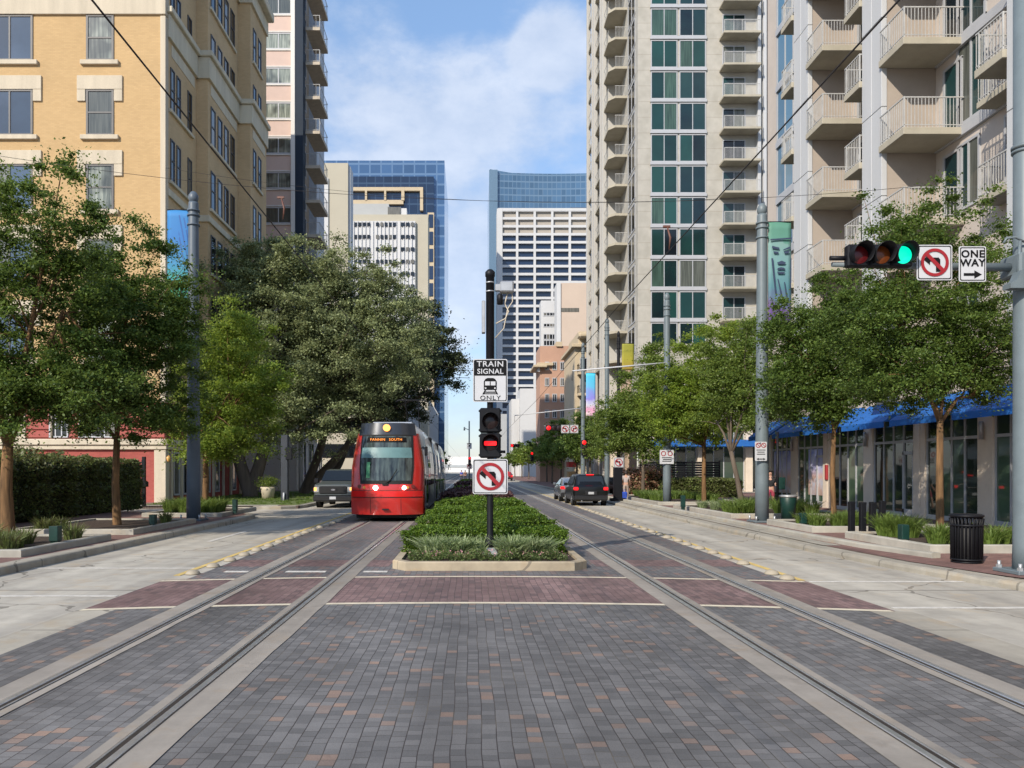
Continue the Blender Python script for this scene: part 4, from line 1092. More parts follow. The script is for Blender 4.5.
# left far side street buildings seen past the tram
for (nm, lab, x0_, x1_, y0_, y1_, h, mt, gl) in (
        ('office_building', 'cream street-side office seen above the tram roof', -30, -14.5, 130, 158, GZ(398,130), m_beige, g_dark),
        ('glass_building', 'dark glass street-side building with light ribs, seen past the tram', -34, -13.2, 160, 200, GZ(386,160), M('grey_brown_panel', (.20,.19,.18), .6), g_navy),
        ('office_tower', 'grey-brown ribbed tower at the right end of the left-hand row of far buildings', -40, -12.2, 205, 300, GZ(392,205), M('brown_panel', (.27,.23,.20), .7), g_dark)):
    t = thing(nm, lab, 'building', (x1_, y0_, 0)); mb = MB(); mb.box(x0_, x1_, y0_, y1_, 0, h); mb.build('wall', mt, t)
    wn = Win(t, [gl, gl], 40); k = 0
    for z in np.arange(4, h-2, 4.2):
        mb = MB(); mb.box(x1_, x1_+.1, y0_+1, y1_-1, z, z+2.3); wn.add(mb)
        mb = MB(); mb.box(x0_+2, x1_-1.2, y0_-.1, y0_, z, z+2.3); wn.add(mb)
    mb = MB(); y = y0_+1
    while y < y1_: mb.box(x1_+.1, x1_+.45, y, y+.6, 0, h); y += 4
    mb.build('rib', m_wht, t)
t = thing('low_building', 'pale low building closing the far end of the street', 'building', (0, 640, 0))
mb = MB(); mb.box(-80, 60, 640, 670, 0, 13); mb.build('wall', M('hazed_far_wall', (.62,.62,.62), .9, 0, .05, .1), t)  # paleness of distant haze put into the wall and glass colours
mb = MB(); mb.box(-79, 59, 639.7, 640, 4, 6); mb.build('window_band', M('hazed_far_glass', (.35,.38,.4), .5), t)
# ------------------------------------------------------------------ poles, signs and signals
def rounded(w, h, r, n=4):
    p = []
    for cx, cz, a0 in ((w/2-r, h/2-r, 0), (-w/2+r, h/2-r, 90), (-w/2+r, -h/2+r, 180), (w/2-r, -h/2+r, 270)):
        for i in range(n+1): a = R(a0+90*i/n); p.append((cx+r*math.cos(a), cz+r*math.sin(a)))
    return p
def shift(p, x, z): return [(a+x, b+z) for a, b in p]
def sgn_face(mb, poly, y0, y1): # poly given ccw seen from +y; flip for -y facing
    return mb.pxz(poly, y0, y1)
def ring(mb, x, z, r0, r1, y0, y1, n=40):
    vs = []
    for y in (y0, y1):
        for r in (r0, r1):
            for i in range(n): a = 2*math.pi*i/n; vs.append((x+r*math.cos(a), y, z+r*math.sin(a)))
    fs = []
    for i in range(n):
        j = (i+1)%n
        fs += [(i, j, n+j, n+i), (n+i, n+j, 3*n+j, 3*n+i), (j, i, 2*n+i, 2*n+j)]
    return mb._add(vs, fs)
def plate(t, x, y, z, w, h, r=.04, border=True):
    mb = MB(); mb.pxz(shift(rounded(w, h, r), x, z), y, y+.008); mb.build('face', m_white, t)
    if border:
        mb = MB(); o = shift(rounded(w-.035, h-.035, r*.8), x, z); i_ = shift(rounded(w-.065, h-.065, r*.7), x, z); n = len(o)
        vs = [(a, y-.004, b) for a, b in o] + [(a, y-.004, b) for a, b in i_]
        mb._add(vs, [(k, (k+1)%n, n+(k+1)%n, n+k) for k in range(n)]); mb.build('border', m_signblk, t)
    mb = MB(); mb.box(x-w*.3, x+w*.3, y+.009, y+.03, z+h*.25, z+h*.3); mb.box(x-w*.3, x+w*.3, y+.009, y+.03, z-h*.3, z-h*.25); mb.build('bracket', m_galv, t)
def no_left(name, label, x, y, z, w, mir=False):
    t = thing(name, label, 'sign', (x, y, z-w/2)); plate(t, x, y, z, w, w)
    k = w/.76; s = -1 if mir else 1
    mb = MB()
    def P(pts): 
        pts = [(x+s*a*k, z+b*k) for a, b in pts]
        mb.pxz(pts, y-.007, y-.001)
    P([(.03,-.2),(.12,-.2),(.12,.0),(.03,.0)]); P([(.12,.0),(.12,.06),(.085,.105),(.03,.0)])
    P([(.03,.0),(.085,.105),(.0,.105),(-.1,.105),(-.1,.02)]); P([(-.1,.18),(-.245,.065),(-.1,-.055)])
    mb.build('arrow', m_signblk, t)
    mb = MB(); ring(mb, x, z, .30*k, .235*k, y-.013, y-.008)
    c = .19*k; e = .03*k
    mb.pxz([(x-c-e*.7*s if not mir else x+c+e*.7, z+c*1.0-e), (x+s*(c-e), z-c-e), (x+s*(c+e), z-c+e), (x-s*(c-e), z+c+e)], y-.0135, y-.0085)
    mb.build('prohibition_ring', m_signred, t)
    return t
lit_red = EM('lamp_red', (1., .006, .010), 1.15); lit_green = EM('lamp_green', (.0, .78, .45), 1.0); lit_white = EM('headlight', (1., .93, .86), 9.); lit_orange = EM('lamp_orange', (1., .34, .07), 2.2)
lens_off = M('lens_dark', (.02,.012,.012), .25); lens_r = M('lens_dim_red', (.09,.006,.008), .25); lens_y = M('lens_dim_amber', (.12,.03,.006), .25)
def section(mb, x, y, z, s, visor=True):
    mb.bbox(x-s/2, x+s/2, y, y+.2, z-s/2, z+s/2, .02)
def visor(mb, x, y, z, r, ln=.22):
    n = 22; vs = []
    for yy, rr in ((y, r), (y-ln, r*1.02)):
        for q in (rr, rr-.008):
            for i in range(n+1):
                a = R(-50) + R(280)*i/n; d = 0 if yy == y else (.06 if False else 0)
                cut = ln*.0
                vs.append((x+q*math.cos(a), yy + (ln*.55*(1-math.sin(a))*.5 if yy != y else 0), z+q*math.sin(a)))
    m = n+1; fs = []
    for i in range(n):
        fs += [(i, i+1, 2*m+i+1, 2*m+i), (m+i+1, m+i, 3*m+i, 3*m+i+1), (2*m+i, 2*m+i+1, 3*m+i+1, 3*m+i)]
    mb._add(vs, fs, True)
def lens(t, x, y, z, r, mat, name='lens'):
    mb = MB(); n = 24; vs = [(x, y-.03, z)]
    for rr, yy in ((r*.6, y-.022), (r, y)):
        for i in range(n): a = 2*math.pi*i/n; vs.append((x+rr*math.cos(a), yy, z+rr*math.sin(a)))
    fs = [(0, 1+(i+1)%n, 1+i) for i in range(n)] + [(1+i, 1+(i+1)%n, 1+n+(i+1)%n, 1+n+i) for i in range(n)]
    mb._add(vs, [tuple(reversed(f)) for f in fs], True); return mb.build(name, mat, t)

# median signal pole ------------------------------------------------
px_, py_ = .41, 15.7
t = thing('signal_pole', 'slim black signal pole with white foot in the planted median', 'pole', (px_, py_, .17))
mb = MB(); mb.lathe([(.085,.17),(.085,.5),(.075,.55),(.065,.6),(.062,3.3),(.07,3.32),(.085,3.34),(.085,5.85),(.10,5.86),(.10,5.95),(.05,6.0)], (px_, py_, 0), 16); mb.build('pole', m_black, t)
mb = MB(); mb.lathe([(.22,.17),(.22,.21),(.15,.30),(.11,.33),(.09,.34)], (px_, py_, 0), 8, False); mb.build('foot', M('white_foot', (.32,.34,.35), .5, .0, .1), t)
mb = MB(); mb.lathe([(.115,.34),(.115,.44),(.095,.46),(.095,.5)], (px_, py_, 0), 12); mb.build('collar', m_black, t)
mb = MB(); mb.lathe([(.09,0),(.09,.025)], (px_,py_,5.72), 14); mb.lathe([(.09,0),(.09,.025)], (px_,py_,5.54), 14); mb.build('steel_band', m_galv, t)
mb = MB(); mb.bbox(px_-.17, px_-.10, py_-.1, py_+.08, 4.7, 5.35, .01); mb.build('cable_box', m_galv, t)
t = thing('traffic_camera', 'grey detector camera unit strapped near the top of the median signal pole', 'camera', (px_+.12, py_, 5.3))
mb = MB(); mb.bbox(px_+.20, px_+.48, py_-.12, py_+.1, 5.52, 5.75, .03); mb.bbox(px_+.10, px_+.22, py_-.05, py_+.05, 5.56, 5.70, .01); mb.build('housing', m_galv, t)
mb = MB(); mb.lathe([(.06,0),(.06,.18),(.03,.22)], (px_+.2, py_-.05, 5.28), 12); mb.build('lens_barrel', m_black, t)
mb = MB(); mb.tube([(px_+.35,py_,5.5),(px_+.3,py_,5.3),(px_+.38,py_,5.15),(px_+.31,py_,5.0),(px_+.12,py_,4.9)], .014, 6); mb.tube([(px_+.45,py_,5.5),(px_+.46,py_,5.35),(px_+.36,py_,5.2),(px_+.28,py_,4.8),(px_+.1,py_,4.6)], .012, 6); mb.build('cable', M('cable_beige', (.45,.40,.32), .6), t)

y = py_-.11; z = GZ(380.5, y)
t = thing('train_signal_sign', 'black and white TRAIN SIGNAL ONLY sign with a train symbol, on the median pole', 'sign', (px_, y, z-.43))
plate(t, px_+.0, y, z, .70, .87, .04)
mb = MB(); mb.pxz(shift(rounded(.655, .31, .02), px_, z+.255), y-.006, y-.001); mb.build('black_panel', m_signblk, t)
txt('TRAIN', .155, (px_, y-.008, z+.33), m_white, t, bold=.002, sx=1.12, space=1.12); txt('SIGNAL', .145, (px_, y-.008, z+.18), m_white, t, bold=.002, sx=1.05, space=1.05)
txt('ONLY', .125, (px_, y-.006, z-.355), m_signblk, t, bold=.0, sx=1.15, space=1.15)
mb = MB()
def PP(pts, y0=-.007): mb.pxz([(px_+a, z+b) for a, b in pts], y+y0, y-.001)
PP([(-.13,-.19),(-.13,-.02),(-.10,.03),(-.06,.05),(.06,.05),(.10,.03),(.13,-.02),(.13,-.19)])
PP([(-.16,-.28),(-.13,-.28),(-.085,-.19),(-.11,-.19)]); PP([(.13,-.28),(.16,-.28),(.11,-.19),(.085,-.19)])
PP([(-.13,-.245),(.13,-.245),(.12,-.225),(-.12,-.225)]); PP([(-.145,-.275),(.145,-.275),(.14,-.26),(-.14,-.26)])
mb.build('train_symbol', m_signblk, t)
mb = MB()
for a, b in ((-.105,-.01),(.01,.105)): mb.pxz([(px_+a, z-.10),(px_+b, z-.10),(px_+b, z-.02),(px_+a, z-.02)], y-.010, y-.0075)
for a in (-.095, .095): mb.lathe([(.001,0)], (0,0,0), 3) if False else mb.pxz([(px_+a+.018*math.cos(q*math.pi/4), z-.155+.018*math.sin(q*math.pi/4)) for q in range(8)], y-.010, y-.0075)
mb.build('train_symbol_windows', m_white, t)
# two-section tram signal
z0, z1 = GZ(458, y), GZ(408, y); s = .43
t = thing('tram_signal', 'black two-lens tram signal showing a red horizontal bar, on the median pole', 'traffic signal', (px_, y, z0))
mb = MB(); zc1, zc2 = z1-(z1-z0)*.27, z0+(z1-z0)*.30
mb.bbox(px_-.215, px_+.215, y-.06, y+.16, z0+.0, (z0+z1)/2-.005, .03); mb.bbox(px_-.215, px_+.215, y-.06, y+.16, (z0+z1)/2+.005, z1, .03)
for zz in (z0+.06, (z0+z1)/2-.06, (z0+z1)/2+.06, z1-.06): mb.bbox(px_-.235, px_-.2, y, y+.04, zz-.02, zz+.02, .005); mb.bbox(px_+.2, px_+.235, y, y+.04, zz-.02, zz+.02, .005)
mb.build('housing', m_black, t)
mb = MB(); visor(mb, px_, y-.06, zc1, .17); visor(mb, px_, y-.06, zc2, .17); mb.build('visor', m_black, t)
lens(t, px_, y-.065, zc1, .155, lens_off); lens(t, px_, y-.065, zc2, .155, lens_off)
mb = MB(); mb.pxz(shift(rounded(.25, .085, .02), px_, zc2-.01), y-.112, y-.1); mb.build('lit_bar', lit_red, t)
mb = MB(); mb.cyl((px_, y+.1, z0-.12), (px_, y+.1, z1+.1), .04); mb.build('bracket', m_black, t)
no_left('no_left_turn_sign', 'square no left turn sign on the median signal pole below the red bar signal', px_, y, GZ(476.5, y), .71)

# big pole at right with mast arm ------------------------------------
bx, by = 9.52, 13.2
t = thing('mast_arm_pole', 'thick grey-green pole at the right edge carrying the signal mast arm', 'pole', (bx, by, .15))
mb = MB(); mb.lathe([(.185,.2),(.175,.6),(.17,5.0),(.165,12)], (bx, by, 0), 24); mb.lathe([(.20,0),(.20,.05)], (bx,by,7.42), 24); mb.lathe([(.195,0),(.195,.04)], (bx,by,7.35), 24); mb.build('shaft', m_grey_pole, t)
mb = MB(); mb.bbox(bx-.33, bx+.33, by-.33, by+.33, .142, .21, .01); mb.build('base_plate', m_grey_pole, t)
for dx in (-.26, .26):
    for dy in (-.26, .26):
        mb = MB(); mb.cyl((bx+dx, by+dy, .2), (bx+dx, by+dy, .33), .03, n=8); mb.cyl((bx+dx, by+dy, .2), (bx+dx, by+dy, .26), .05, n=6, smooth=False); mb.build('anchor_bolt', m_galv, t)
az = GZ(267.5, by)
mb = MB(); mb.cyl((bx-.15, by-.0, az), (GX(832, by), by, az+.05), .075, .04, 14); mb.build('mast_arm', m_grey_pole, t)
mb = MB(); mb.bbox(bx-.26, bx+.28, by-.26, by+.26, az-.17, az+.2, .03); mb.build('arm_clamp', m_grey_pole, t)
mb = MB(); mb.tube([(bx-.15,by-.2,az+.38),(bx-.3,by-.2,az+.46),(bx-.45,by-.2,az+.44),(bx-.5,by-.2,az+.36)], .02, 8); mb.tube([(bx-.22,by-.2,az+.4),(bx-.26,by-.2,az-.25)], .025, 8); mb.build('conduit', m_grey_pole, t)
t = thing('detector_unit', 'small grey detector box clamped on the thick right pole under the mast arm', 'equipment', (bx-.22, by-.2, az-.45))
mb = MB(); mb.pxz([(bx-.45,az-.42),(bx-.2,az-.42),(bx-.2,az-.1),(bx-.27,az-.12),(bx-.34,az-.28),(bx-.45,az-.34)], by-.3, by-.1); mb.bbox(bx-.22,bx-.0,by-.35,by-.1,az-.42,az-.1,.02); mb.build('housing', m_grey_pole, t)
# horizontal signal
y = by-.16; xa, xb = GX(843, by), GX(907.5, by); zc = GZ(258, by)-.0; w3 = (xb-xa)/3
t = thing('traffic_signal', 'horizontal three-lens traffic signal showing green on the right mast arm', 'traffic signal', (xa+w3*1.5, y, zc-.2))
mb = MB()
for i in range(3): mb.bbox(xa+w3*i+.003, xa+w3*(i+1)-.003, y-.02, y+.15, zc-.19, zc+.19, .025)
mb.cyl((xa+.1,y+.1,zc-.02),(xa-.25,y+.1,zc-.02),.04); mb.build('housing', m_black, t)
for i, mt in enumerate((lens_r, lens_y, lit_green)):
    mb = MB(); visor(mb, xa+w3*(i+.5), y-.02, zc, .172, .26); mb.build('visor', m_black, t)
    lens(t, xa+w3*(i+.5), y-.03, zc, .15, mt)
no_left('no_left_turn_sign', 'square no left turn sign hanging on the right mast arm beside the green signal', GX(934.5, y), y, GZ(262.5, y), .60)
x, z = GX(972.5, y), GZ(264, y)
t = thing('one_way_sign', 'white ONE WAY sign with a right-pointing arrow on the mast arm', 'sign', (x, y, z-.3)); plate(t, x, y, z, .46, .60, .03)
txt('ONE', .17, (x, y-.006, z+.165), m_signblk, t, bold=.004, sx=1.05, space=1.1); txt('WAY', .17, (x, y-.006, z+.015), m_signblk, t, bold=.004, sx=1.05, space=1.05)
mb = MB(); mb.pxz([(x-.15, z-.20),(x+.04, z-.20),(x+.04, z-.155),(x-.15, z-.155)], y-.006, y-.001); mb.pxz([(x+.03, z-.245),(x+.155, z-.178),(x+.03, z-.11)], y-.0065, y-.001); mb.build('arrow', m_signblk, t)
# side signal seen edge-on
t = thing('traffic_signal', 'black vertical signal seen from the side on the thick right pole', 'traffic signal', (bx+.35, by, 3.4))
mb = MB()
for k in range(3): mb.bbox(bx+.2, bx+.42, by-.5, by-.12, 3.45+k*.36, 3.79+k*.36, .02)
mb.cyl((bx+.2,by,3.55),(bx+.3,by-.3,3.55),.03); mb.build('housing', m_black, t)
mb = MB()
for k in range(3): visor(mb, bx+.31, by-.5, 3.62+k*.36, .13, .2)
mb.build('visor', m_black, t)
t = thing('pedestrian_signal', 'black boxy pedestrian signal low on the thick right pole', 'pedestrian signal', (bx+.2, by-.2, 2.2))
mb = MB(); mb.bbox(bx+.06, bx+.5, by-.5, by-.2, 2.75, 3.15, .03); mb.build('housing', M('dark_grey_box', (.05,.05,.055), .5), t)
mb = MB(); mb.bbox(bx+.10, bx+.46, by-.505, by-.49, 2.8, 3.1, .01); mb.build('screen', lens_off, t)
t = thing('push_button_sign', 'small white push-button plate on the thick right pole', 'sign', (bx+.1, by-.23, 1.2))
mb = MB(); mb.bbox(bx-.02, bx+.18, by-.24, by-.2, 1.2, 1.5, .008); mb.build('plate', m_white, t)
for k in range(4):
    pass
mb = MB()
for k in range(5): mb.box(bx-.06, bx-.0, by-.205, by-.19, 3.0+k*.055+.25, 3.035+k*.055+.25)
t = thing('pole_number_tag', 'strip of tiny dark number tags on the thick right pole', 'tag', (bx, by-.2, 3.2)); mb.build('plate', m_black, t)

# tall catenary poles -------------------------------------------------
def cat_pole(x, y, r0, r1, top, mat, label, name='catenary_pole', bolts=True, rings=True, zb=.15):
    t = thing(name, label, 'pole', (x, y, zb))
    mb = MB(); mb.lathe([(r0,zb+.05),(r0*.98,1.5),((r0+r1)/2,top*.5),(r1,top-.2),(r1*.95,top-.12)], (x,y,0), 20)
    mb.build('shaft', mat, t)
    mb = MB(); mb.lathe([(r1*.7,top-.15),(r1*1.0,top-.02),(r1*.98,top+.12),(r1*.5,top+.24),(.02,top+.27)], (x,y,0), 16); mb.build('finial', mat, t)
    if rings:
        for dz in (.45, .62, .95):
            mb = MB(); mb.lathe([(r1*1.0,0),(r1*1.28,.01),(r1*1.28,.06),(r1*1.0,.07)], (x,y,top-dz), 18); mb.build('collar', mat, t)
    mb = MB(); mb.bbox(x-r0*1.7, x+r0*1.7, y-r0*1.7, y+r0*1.7, zb-.0, zb+.06, .01); mb.build('base_plate', mat, t)
    if bolts:
        for dx in (-1, 1):
            for dy in (-1, 1):
                mb = MB(); mb.cyl((x+dx*r0*1.35, y+dy*r0*1.35, zb+.05), (x+dx*r0*1.35, y+dy*r0*1.35, zb+.22), .035, n=8); mb.build('anchor_bolt', m_galv, t)
    return t
def banner(x0, x1, y, z0, z1, mat, label, pole_x, extra=None):
    t = thing('banner', label, 'banner', ((x0+x1)/2, y, z0))
    mb = MB(); n = 14; vs = []
    for j in range(n+1):
        for i in range(7):
            u = i/6; v = j/n; vs.append((x0+(x1-x0)*u, y+.012*math.sin(u*5+v*3), z0+(z1-z0)*v))
    mb._add(vs, [(j*7+i, j*7+i+1, (j+1)*7+i+1, (j+1)*7+i) for j in range(n) for i in range(6)], True)
    o = mb.build('cloth', mat, t); sd = o.modifiers.new('s', 'SOLIDIFY'); sd.thickness = .01
    mb = MB(); xr = x1 if abs(x1-pole_x) > abs(x0-pole_x) else x0
    for z in (z1, z0): mb.cyl((pole_x, y, z), (xr, y, z), .018, n=8)
    mb.build('bracket_rod', m_black, t)
    return t
def banner_mat(name, stops, z0, z1, x0=0, kind=None):
    m, t, b = nt(name); p = pos(t); s = N(t, 'ShaderNodeSeparateXYZ'); L(t, p, s.inputs[0])
    v = math_n(t, 'DIVIDE', math_n(t, 'SUBTRACT', s.outputs[2], z0), z1-z0)
    vv = math_n(t, 'ADD', v, math_n(t, 'MULTIPLY', math_n(t, 'SUBTRACT', noise(t, p, 1.6, 3), .5), .35))
    c = N(t, 'ShaderNodeValToRGB'); L(t, vv, c.inputs[0]); e = c.color_ramp.elements
    e[0].position, e[0].color = stops[0][0], (*stops[0][1], 1); e[1].position, e[1].color = stops[-1][0], (*stops[-1][1], 1)
    for q in stops[1:-1]: k = e.new(q[0]); k.color = (*q[1], 1)
    out = c.outputs[0]
    if kind == 'zig':       # light chevrons and dark streaks
        fx = math_n(t, 'ABSOLUTE', math_n(t, 'SUBTRACT', math_n(t, 'FRACT', math_n(t, 'MULTIPLY', math_n(t, 'SUBTRACT', s.outputs[0], x0), 2.2)), .5))
        zz = math_n(t, 'FRACT', math_n(t, 'SUBTRACT', math_n(t, 'MULTIPLY', s.outputs[2], 3.2), math_n(t, 'MULTIPLY', fx, 1.6)))
        msk = math_n(t, 'MULTIPLY', math_n(t, 'LESS_THAN', zz, .18), math_n(t, 'LESS_THAN', v, .55))
        out = mixc(t, math_n(t, 'MULTIPLY', msk, .6), out, (.06,.22,.45))
        st = math_n(t, 'FRACT', math_n(t, 'ADD', math_n(t, 'MULTIPLY', s.outputs[0], 7.), math_n(t, 'MULTIPLY', s.outputs[2], 1.3)))
        m2 = math_n(t, 'MULTIPLY', math_n(t, 'LESS_THAN', st, .35), math_n(t, 'MULTIPLY', math_n(t, 'GREATER_THAN', noise(t, p, 2.1, 3), .47), math_n(t, 'GREATER_THAN', math_n(t, 'SUBTRACT', s.outputs[0], x0), .4)))
        out = mixc(t, math_n(t, 'MULTIPLY', m2, .7), out, (.02,.07,.25))
    L(t, out, b.inputs['Base Color']); b.inputs['Roughness'].default_value = .7
    return m
Y = 26.8; x = GX(193.5, Y)
cat_pole(x, Y, .235, .17, GZ(199, Y), m_bluegrey, 'blue-grey catenary pole at left with a blue banner near its top')
z0, z1 = GZ(306, Y), GZ(210, Y)
banner(GX(167.5,Y), GX(190.5,Y), Y-.02, z0, z1, banner_mat('banner_blue_green', [(0,(.03,.26,.07)),(.22,(.03,.28,.20)),(.45,(.025,.20,.36)),(.7,(.02,.15,.42)),(1,(.025,.18,.44))], z0, z1, GX(167.5,Y), 'zig'), 'blue banner fading to green at the bottom, on the left catenary pole', x)
Y = 26.; x = GX(762, Y)
cat_pole(x, Y, .225, .16, GZ(211, Y), m_grey_pole, 'thick grey-green catenary pole on the right sidewalk with a teal face banner')
z0, z1 = GZ(327, Y), GZ(222, Y); xa, xb = GX(768,Y), GX(791,Y)
bt = banner(xa, xb, Y-.02, z0, z1, banner_mat('banner_teal_purple', [(0,(.06,.04,.14)),(.18,(.11,.06,.22)),(.35,(.07,.19,.23)),(.6,(.14,.28,.29)),(.84,(.17,.30,.28)),(.86,(.09,.24,.19)),(1,(.08,.22,.16))], z0, z1), 'teal and purple banner with a bearded face, on the thick right catenary pole', x)
mb = MB(); yb = Y-.09; cx = (xa+xb)/2+.02
def fp(pts, dy=0): mb.pxz([(cx+a, z0+b) for a, b in pts], yb-dy, yb+.012)
fp([(-.30,2.72),(-.06,2.66),(-.06,2.60),(-.30,2.64)]); fp([(.08,2.60),(.30,2.70),(.32,2.64),(.08,2.56)])
fp([(-.26,2.54),(-.08,2.52),(-.10,2.46),(-.24,2.47)]); fp([(.10,2.52),(.28,2.55),(.26,2.48),(.12,2.46)])
fp([(-.10,2.10),(.12,2.10),(.16,2.16),(.02,2.22),(-.13,2.16)]); fp([(-.14,1.92),(.15,1.92),(.10,1.98),(.0,2.0),(-.10,1.98)]); fp([(-.10,1.78),(.10,1.78),(.13,1.84),(-.13,1.84)])
fp([(-.33,2.3),(-.27,2.3),(-.16,1.1),(-.20,1.1)]); fp([(-.12,1.6),(-.09,1.6),(.08,.9),(.03,.85)]); fp([(.10,1.5),(.13,1.5),(.22,.95),(.18,.9)]); fp([(.32,2.3),(.35,2.3),(.34,1.3),(.30,1.3)])
fp([(-.36,2.95),(.36,3.0),(.36,2.95),(-.36,2.9)])
mb.build('face_drawing', M('banner_ink', (.03,.045,.09), .7), bt)
Y = 39.6; x = GX(667, Y)
cat_pole(x, Y, .21, .14, GZ(298, Y), m_grey_pole, 'slimmer grey-green catenary pole behind the small light green tree, at right', bolts=False)
t = thing('parking_sign', 'white sign with red circles strapped to the slimmer right catenary pole', 'sign', (x, Y-.25, 2.3))
mb = MB(); xs_ = GX(665.5,Y); mb.pxz(shift(rounded(.72,.72*1.0,.03), xs_, GZ(457,Y)), Y-.26, Y-.25); mb.build('face', m_white, t)
mb = MB(); zs = GZ(457,Y)
for dx in (-.17, .17): ring(mb, xs_+dx, zs+.17, .13, .09, Y-.268, Y-.262, 20)
mb.build('red_circles', m_signred, t)
mb = MB()
for i, w_ in enumerate((.5,.4,.46)): mb.box(xs_-w_/2, xs_+w_/2, Y-.267, Y-.262, zs-.06-i*.09, zs-.02-i*.09)
mb.build('print', m_signblk, t)
Y = 26.; xs_ = GX(757.6, Y); zs = GZ(451.5, Y)
t = thing('parking_sign', 'white parking sign with two red circles strapped to the thick right catenary pole', 'sign', (xs_, Y-.3, zs-.33))
mb = MB(); mb.pxz(shift(rounded(.40,.64,.03), xs_, zs), Y-.30, Y-.29); mb.build('face', m_white, t)
mb = MB()
for dx in (-.09, .09): ring(mb, xs_+dx, zs+.2, .085, .062, Y-.306, Y-.301, 20); mb.pxz([(xs_+dx-.06,zs+.25),(xs_+dx+.05,zs+.14),(xs_+dx+.065,zs+.155),(xs_+dx-.045,zs+.265)], Y-.307, Y-.301)
mb.build('red_circles', m_signred, t)
mb = MB()
for i, w_ in enumerate((.3,.24,.28)): mb.box(xs_-w_/2, xs_+w_/2, Y-.305, Y-.301, zs+.03-i*.07, zs+.055-i*.07)
mb.pxz([(xs_-.15,zs-.26),(xs_-.08,zs-.22),(xs_-.08,zs-.245),(xs_+.08,zs-.245),(xs_+.08,zs-.22),(xs_+.15,zs-.26),(xs_+.08,zs-.3),(xs_+.08,zs-.275),(xs_-.08,zs-.275),(xs_-.08,zs-.3)], Y-.306, Y-.301)
mb.build('print', m_signblk, t)
# farther poles
Y = 52.; x = GX(618.5, Y)
cat_pole(x, Y, .12, .10, GZ(335, Y), m_black, 'black lamp-like pole with a plain yellow banner beside the tall tower', bolts=False)
z0, z1 = GZ(370,Y), GZ(343.5,Y); banner(GX(622,Y), GX(634,Y), Y, z0, z1, banner_mat('banner_yellow', [(0,(.28,.18,.03)),(.4,(.30,.27,.025)),(1,(.24,.24,.03))], z0, z1), 'small plain yellow banner on the black pole', x)
Y = 55.; x = GX(607, Y)
cat_pole(x, Y, .18, .15, GZ(322, Y), m_grey_pole, 'grey catenary pole standing in front of the balconies of the tall tower', bolts=False)
Y = 62.; x = GX(583, Y)
cat_pole(x, Y, .18, .13, GZ(346, Y), m_grey_pole, 'slim grey pole with a cyan and purple banner and a far mast arm', bolts=False)
z0, z1 = GZ(416.5,Y), GZ(373,Y)
banner(GX(586,Y), GX(595.5,Y), Y, z0, z1, banner_mat('banner_cyan_purple', [(0,(.7,.62,.62)),(.14,(.6,.25,.42)),(.3,(.5,.5,.62)),(.45,(.22,.20,.62)),(.7,(.10,.42,.68)),(1,(.05,.5,.7))], z0, z1), 'narrow cyan and purple banner on the slim far pole', x)
zz = GZ(429, Y)
t = thing('far_mast_arm', 'thin horizontal signal arm on the slim far pole beyond the cars', 'signal arm', (x, Y, zz))
mb = MB(); mb.cyl((x, Y, zz-.1), (GX(544,Y), Y, zz+.25), .05, .03, 8); mb.build('arm', m_galv, t)
def far_signal(px, py, Y, label, s=.36, lit=0):
    x, z = GX(px, Y), GZ(py, Y); t = thing('traffic_signal', label, 'traffic signal', (x, Y, z-s*2.5))
    mb = MB()
    for k in range(3): mb.bbox(x-s/2, x+s/2, Y-.1, Y+.1, z-s/2-k*s, z+s/2-k*s-.01, .02)
    mb.build('housing', m_black, t)
    for k in range(3): lens(t, x, Y-.12, z-k*s, s*.40, lit_red if k == lit else lens_off)
def far_signal_h(px, py, Y, label, s=.36):
    x, z = GX(px, Y), GZ(py, Y); t = thing('traffic_signal', label, 'traffic signal', (x+s, Y, z-s/2))
    mb = MB()
    for k in range(3): mb.bbox(x-s/2+k*s, x+s/2+k*s-.01, Y-.1, Y+.1, z-s/2, z+s/2, .02)
    mb.build('housing', m_black, t)
    for k in range(3): lens(t, x+k*s, Y-.12, z, s*.42, lit_red if k == 0 else lens_off)
far_signal_h(548.5, 428, 61.8, 'horizontal red traffic signal at the tip of the far mast arm', .42)
far_signal(584, 442.5, 61.6, 'vertical red traffic signal on the slim far pole below the arm', .42)
for px, lab in ((565.2, 'tiny no left turn sign on the far mast arm, nearer the arm tip'), (574.2, 'tiny white turn sign on the far mast arm, nearer the pole')):
    no_left('turn_sign', lab, GX(px, 61.6), 61.6, GZ(429, 61.6), .66, mir=(px > 570))
far_signal_h(512, 445.5, 100, 'small red signal over the far end of the right lane', .4)
far_signal(532, 453.5, 100, 'small vertical red signal among the far right trees', .4)
far_signal_h(498.5, 451.8, 110, 'faint red signal just right of the median signal pole', .4)
t = thing('sign_post', 'thick black kerbside post with a small no left turn sign, right of the cars', 'sign post', (GX(618,38.5), 38.5, .15))
Y = 44.; x = GX(618, Y)
t['_org'] = (x, Y, .15); t.location = (x, Y, .15)
mb = MB(); mb.bbox(x-.25, x+.22, Y-.2, Y+.2, .2, 2.1, .03); mb.bbox(x-.45, x+.42, Y-.3, Y+.3, .14, .3, .03); mb.build('post', m_black, t)
no_left('no_left_turn_sign', 'dark-backed no left turn sign on the thick black kerbside post', x+.0, Y-.22, GZ(462.5,Y), .56)
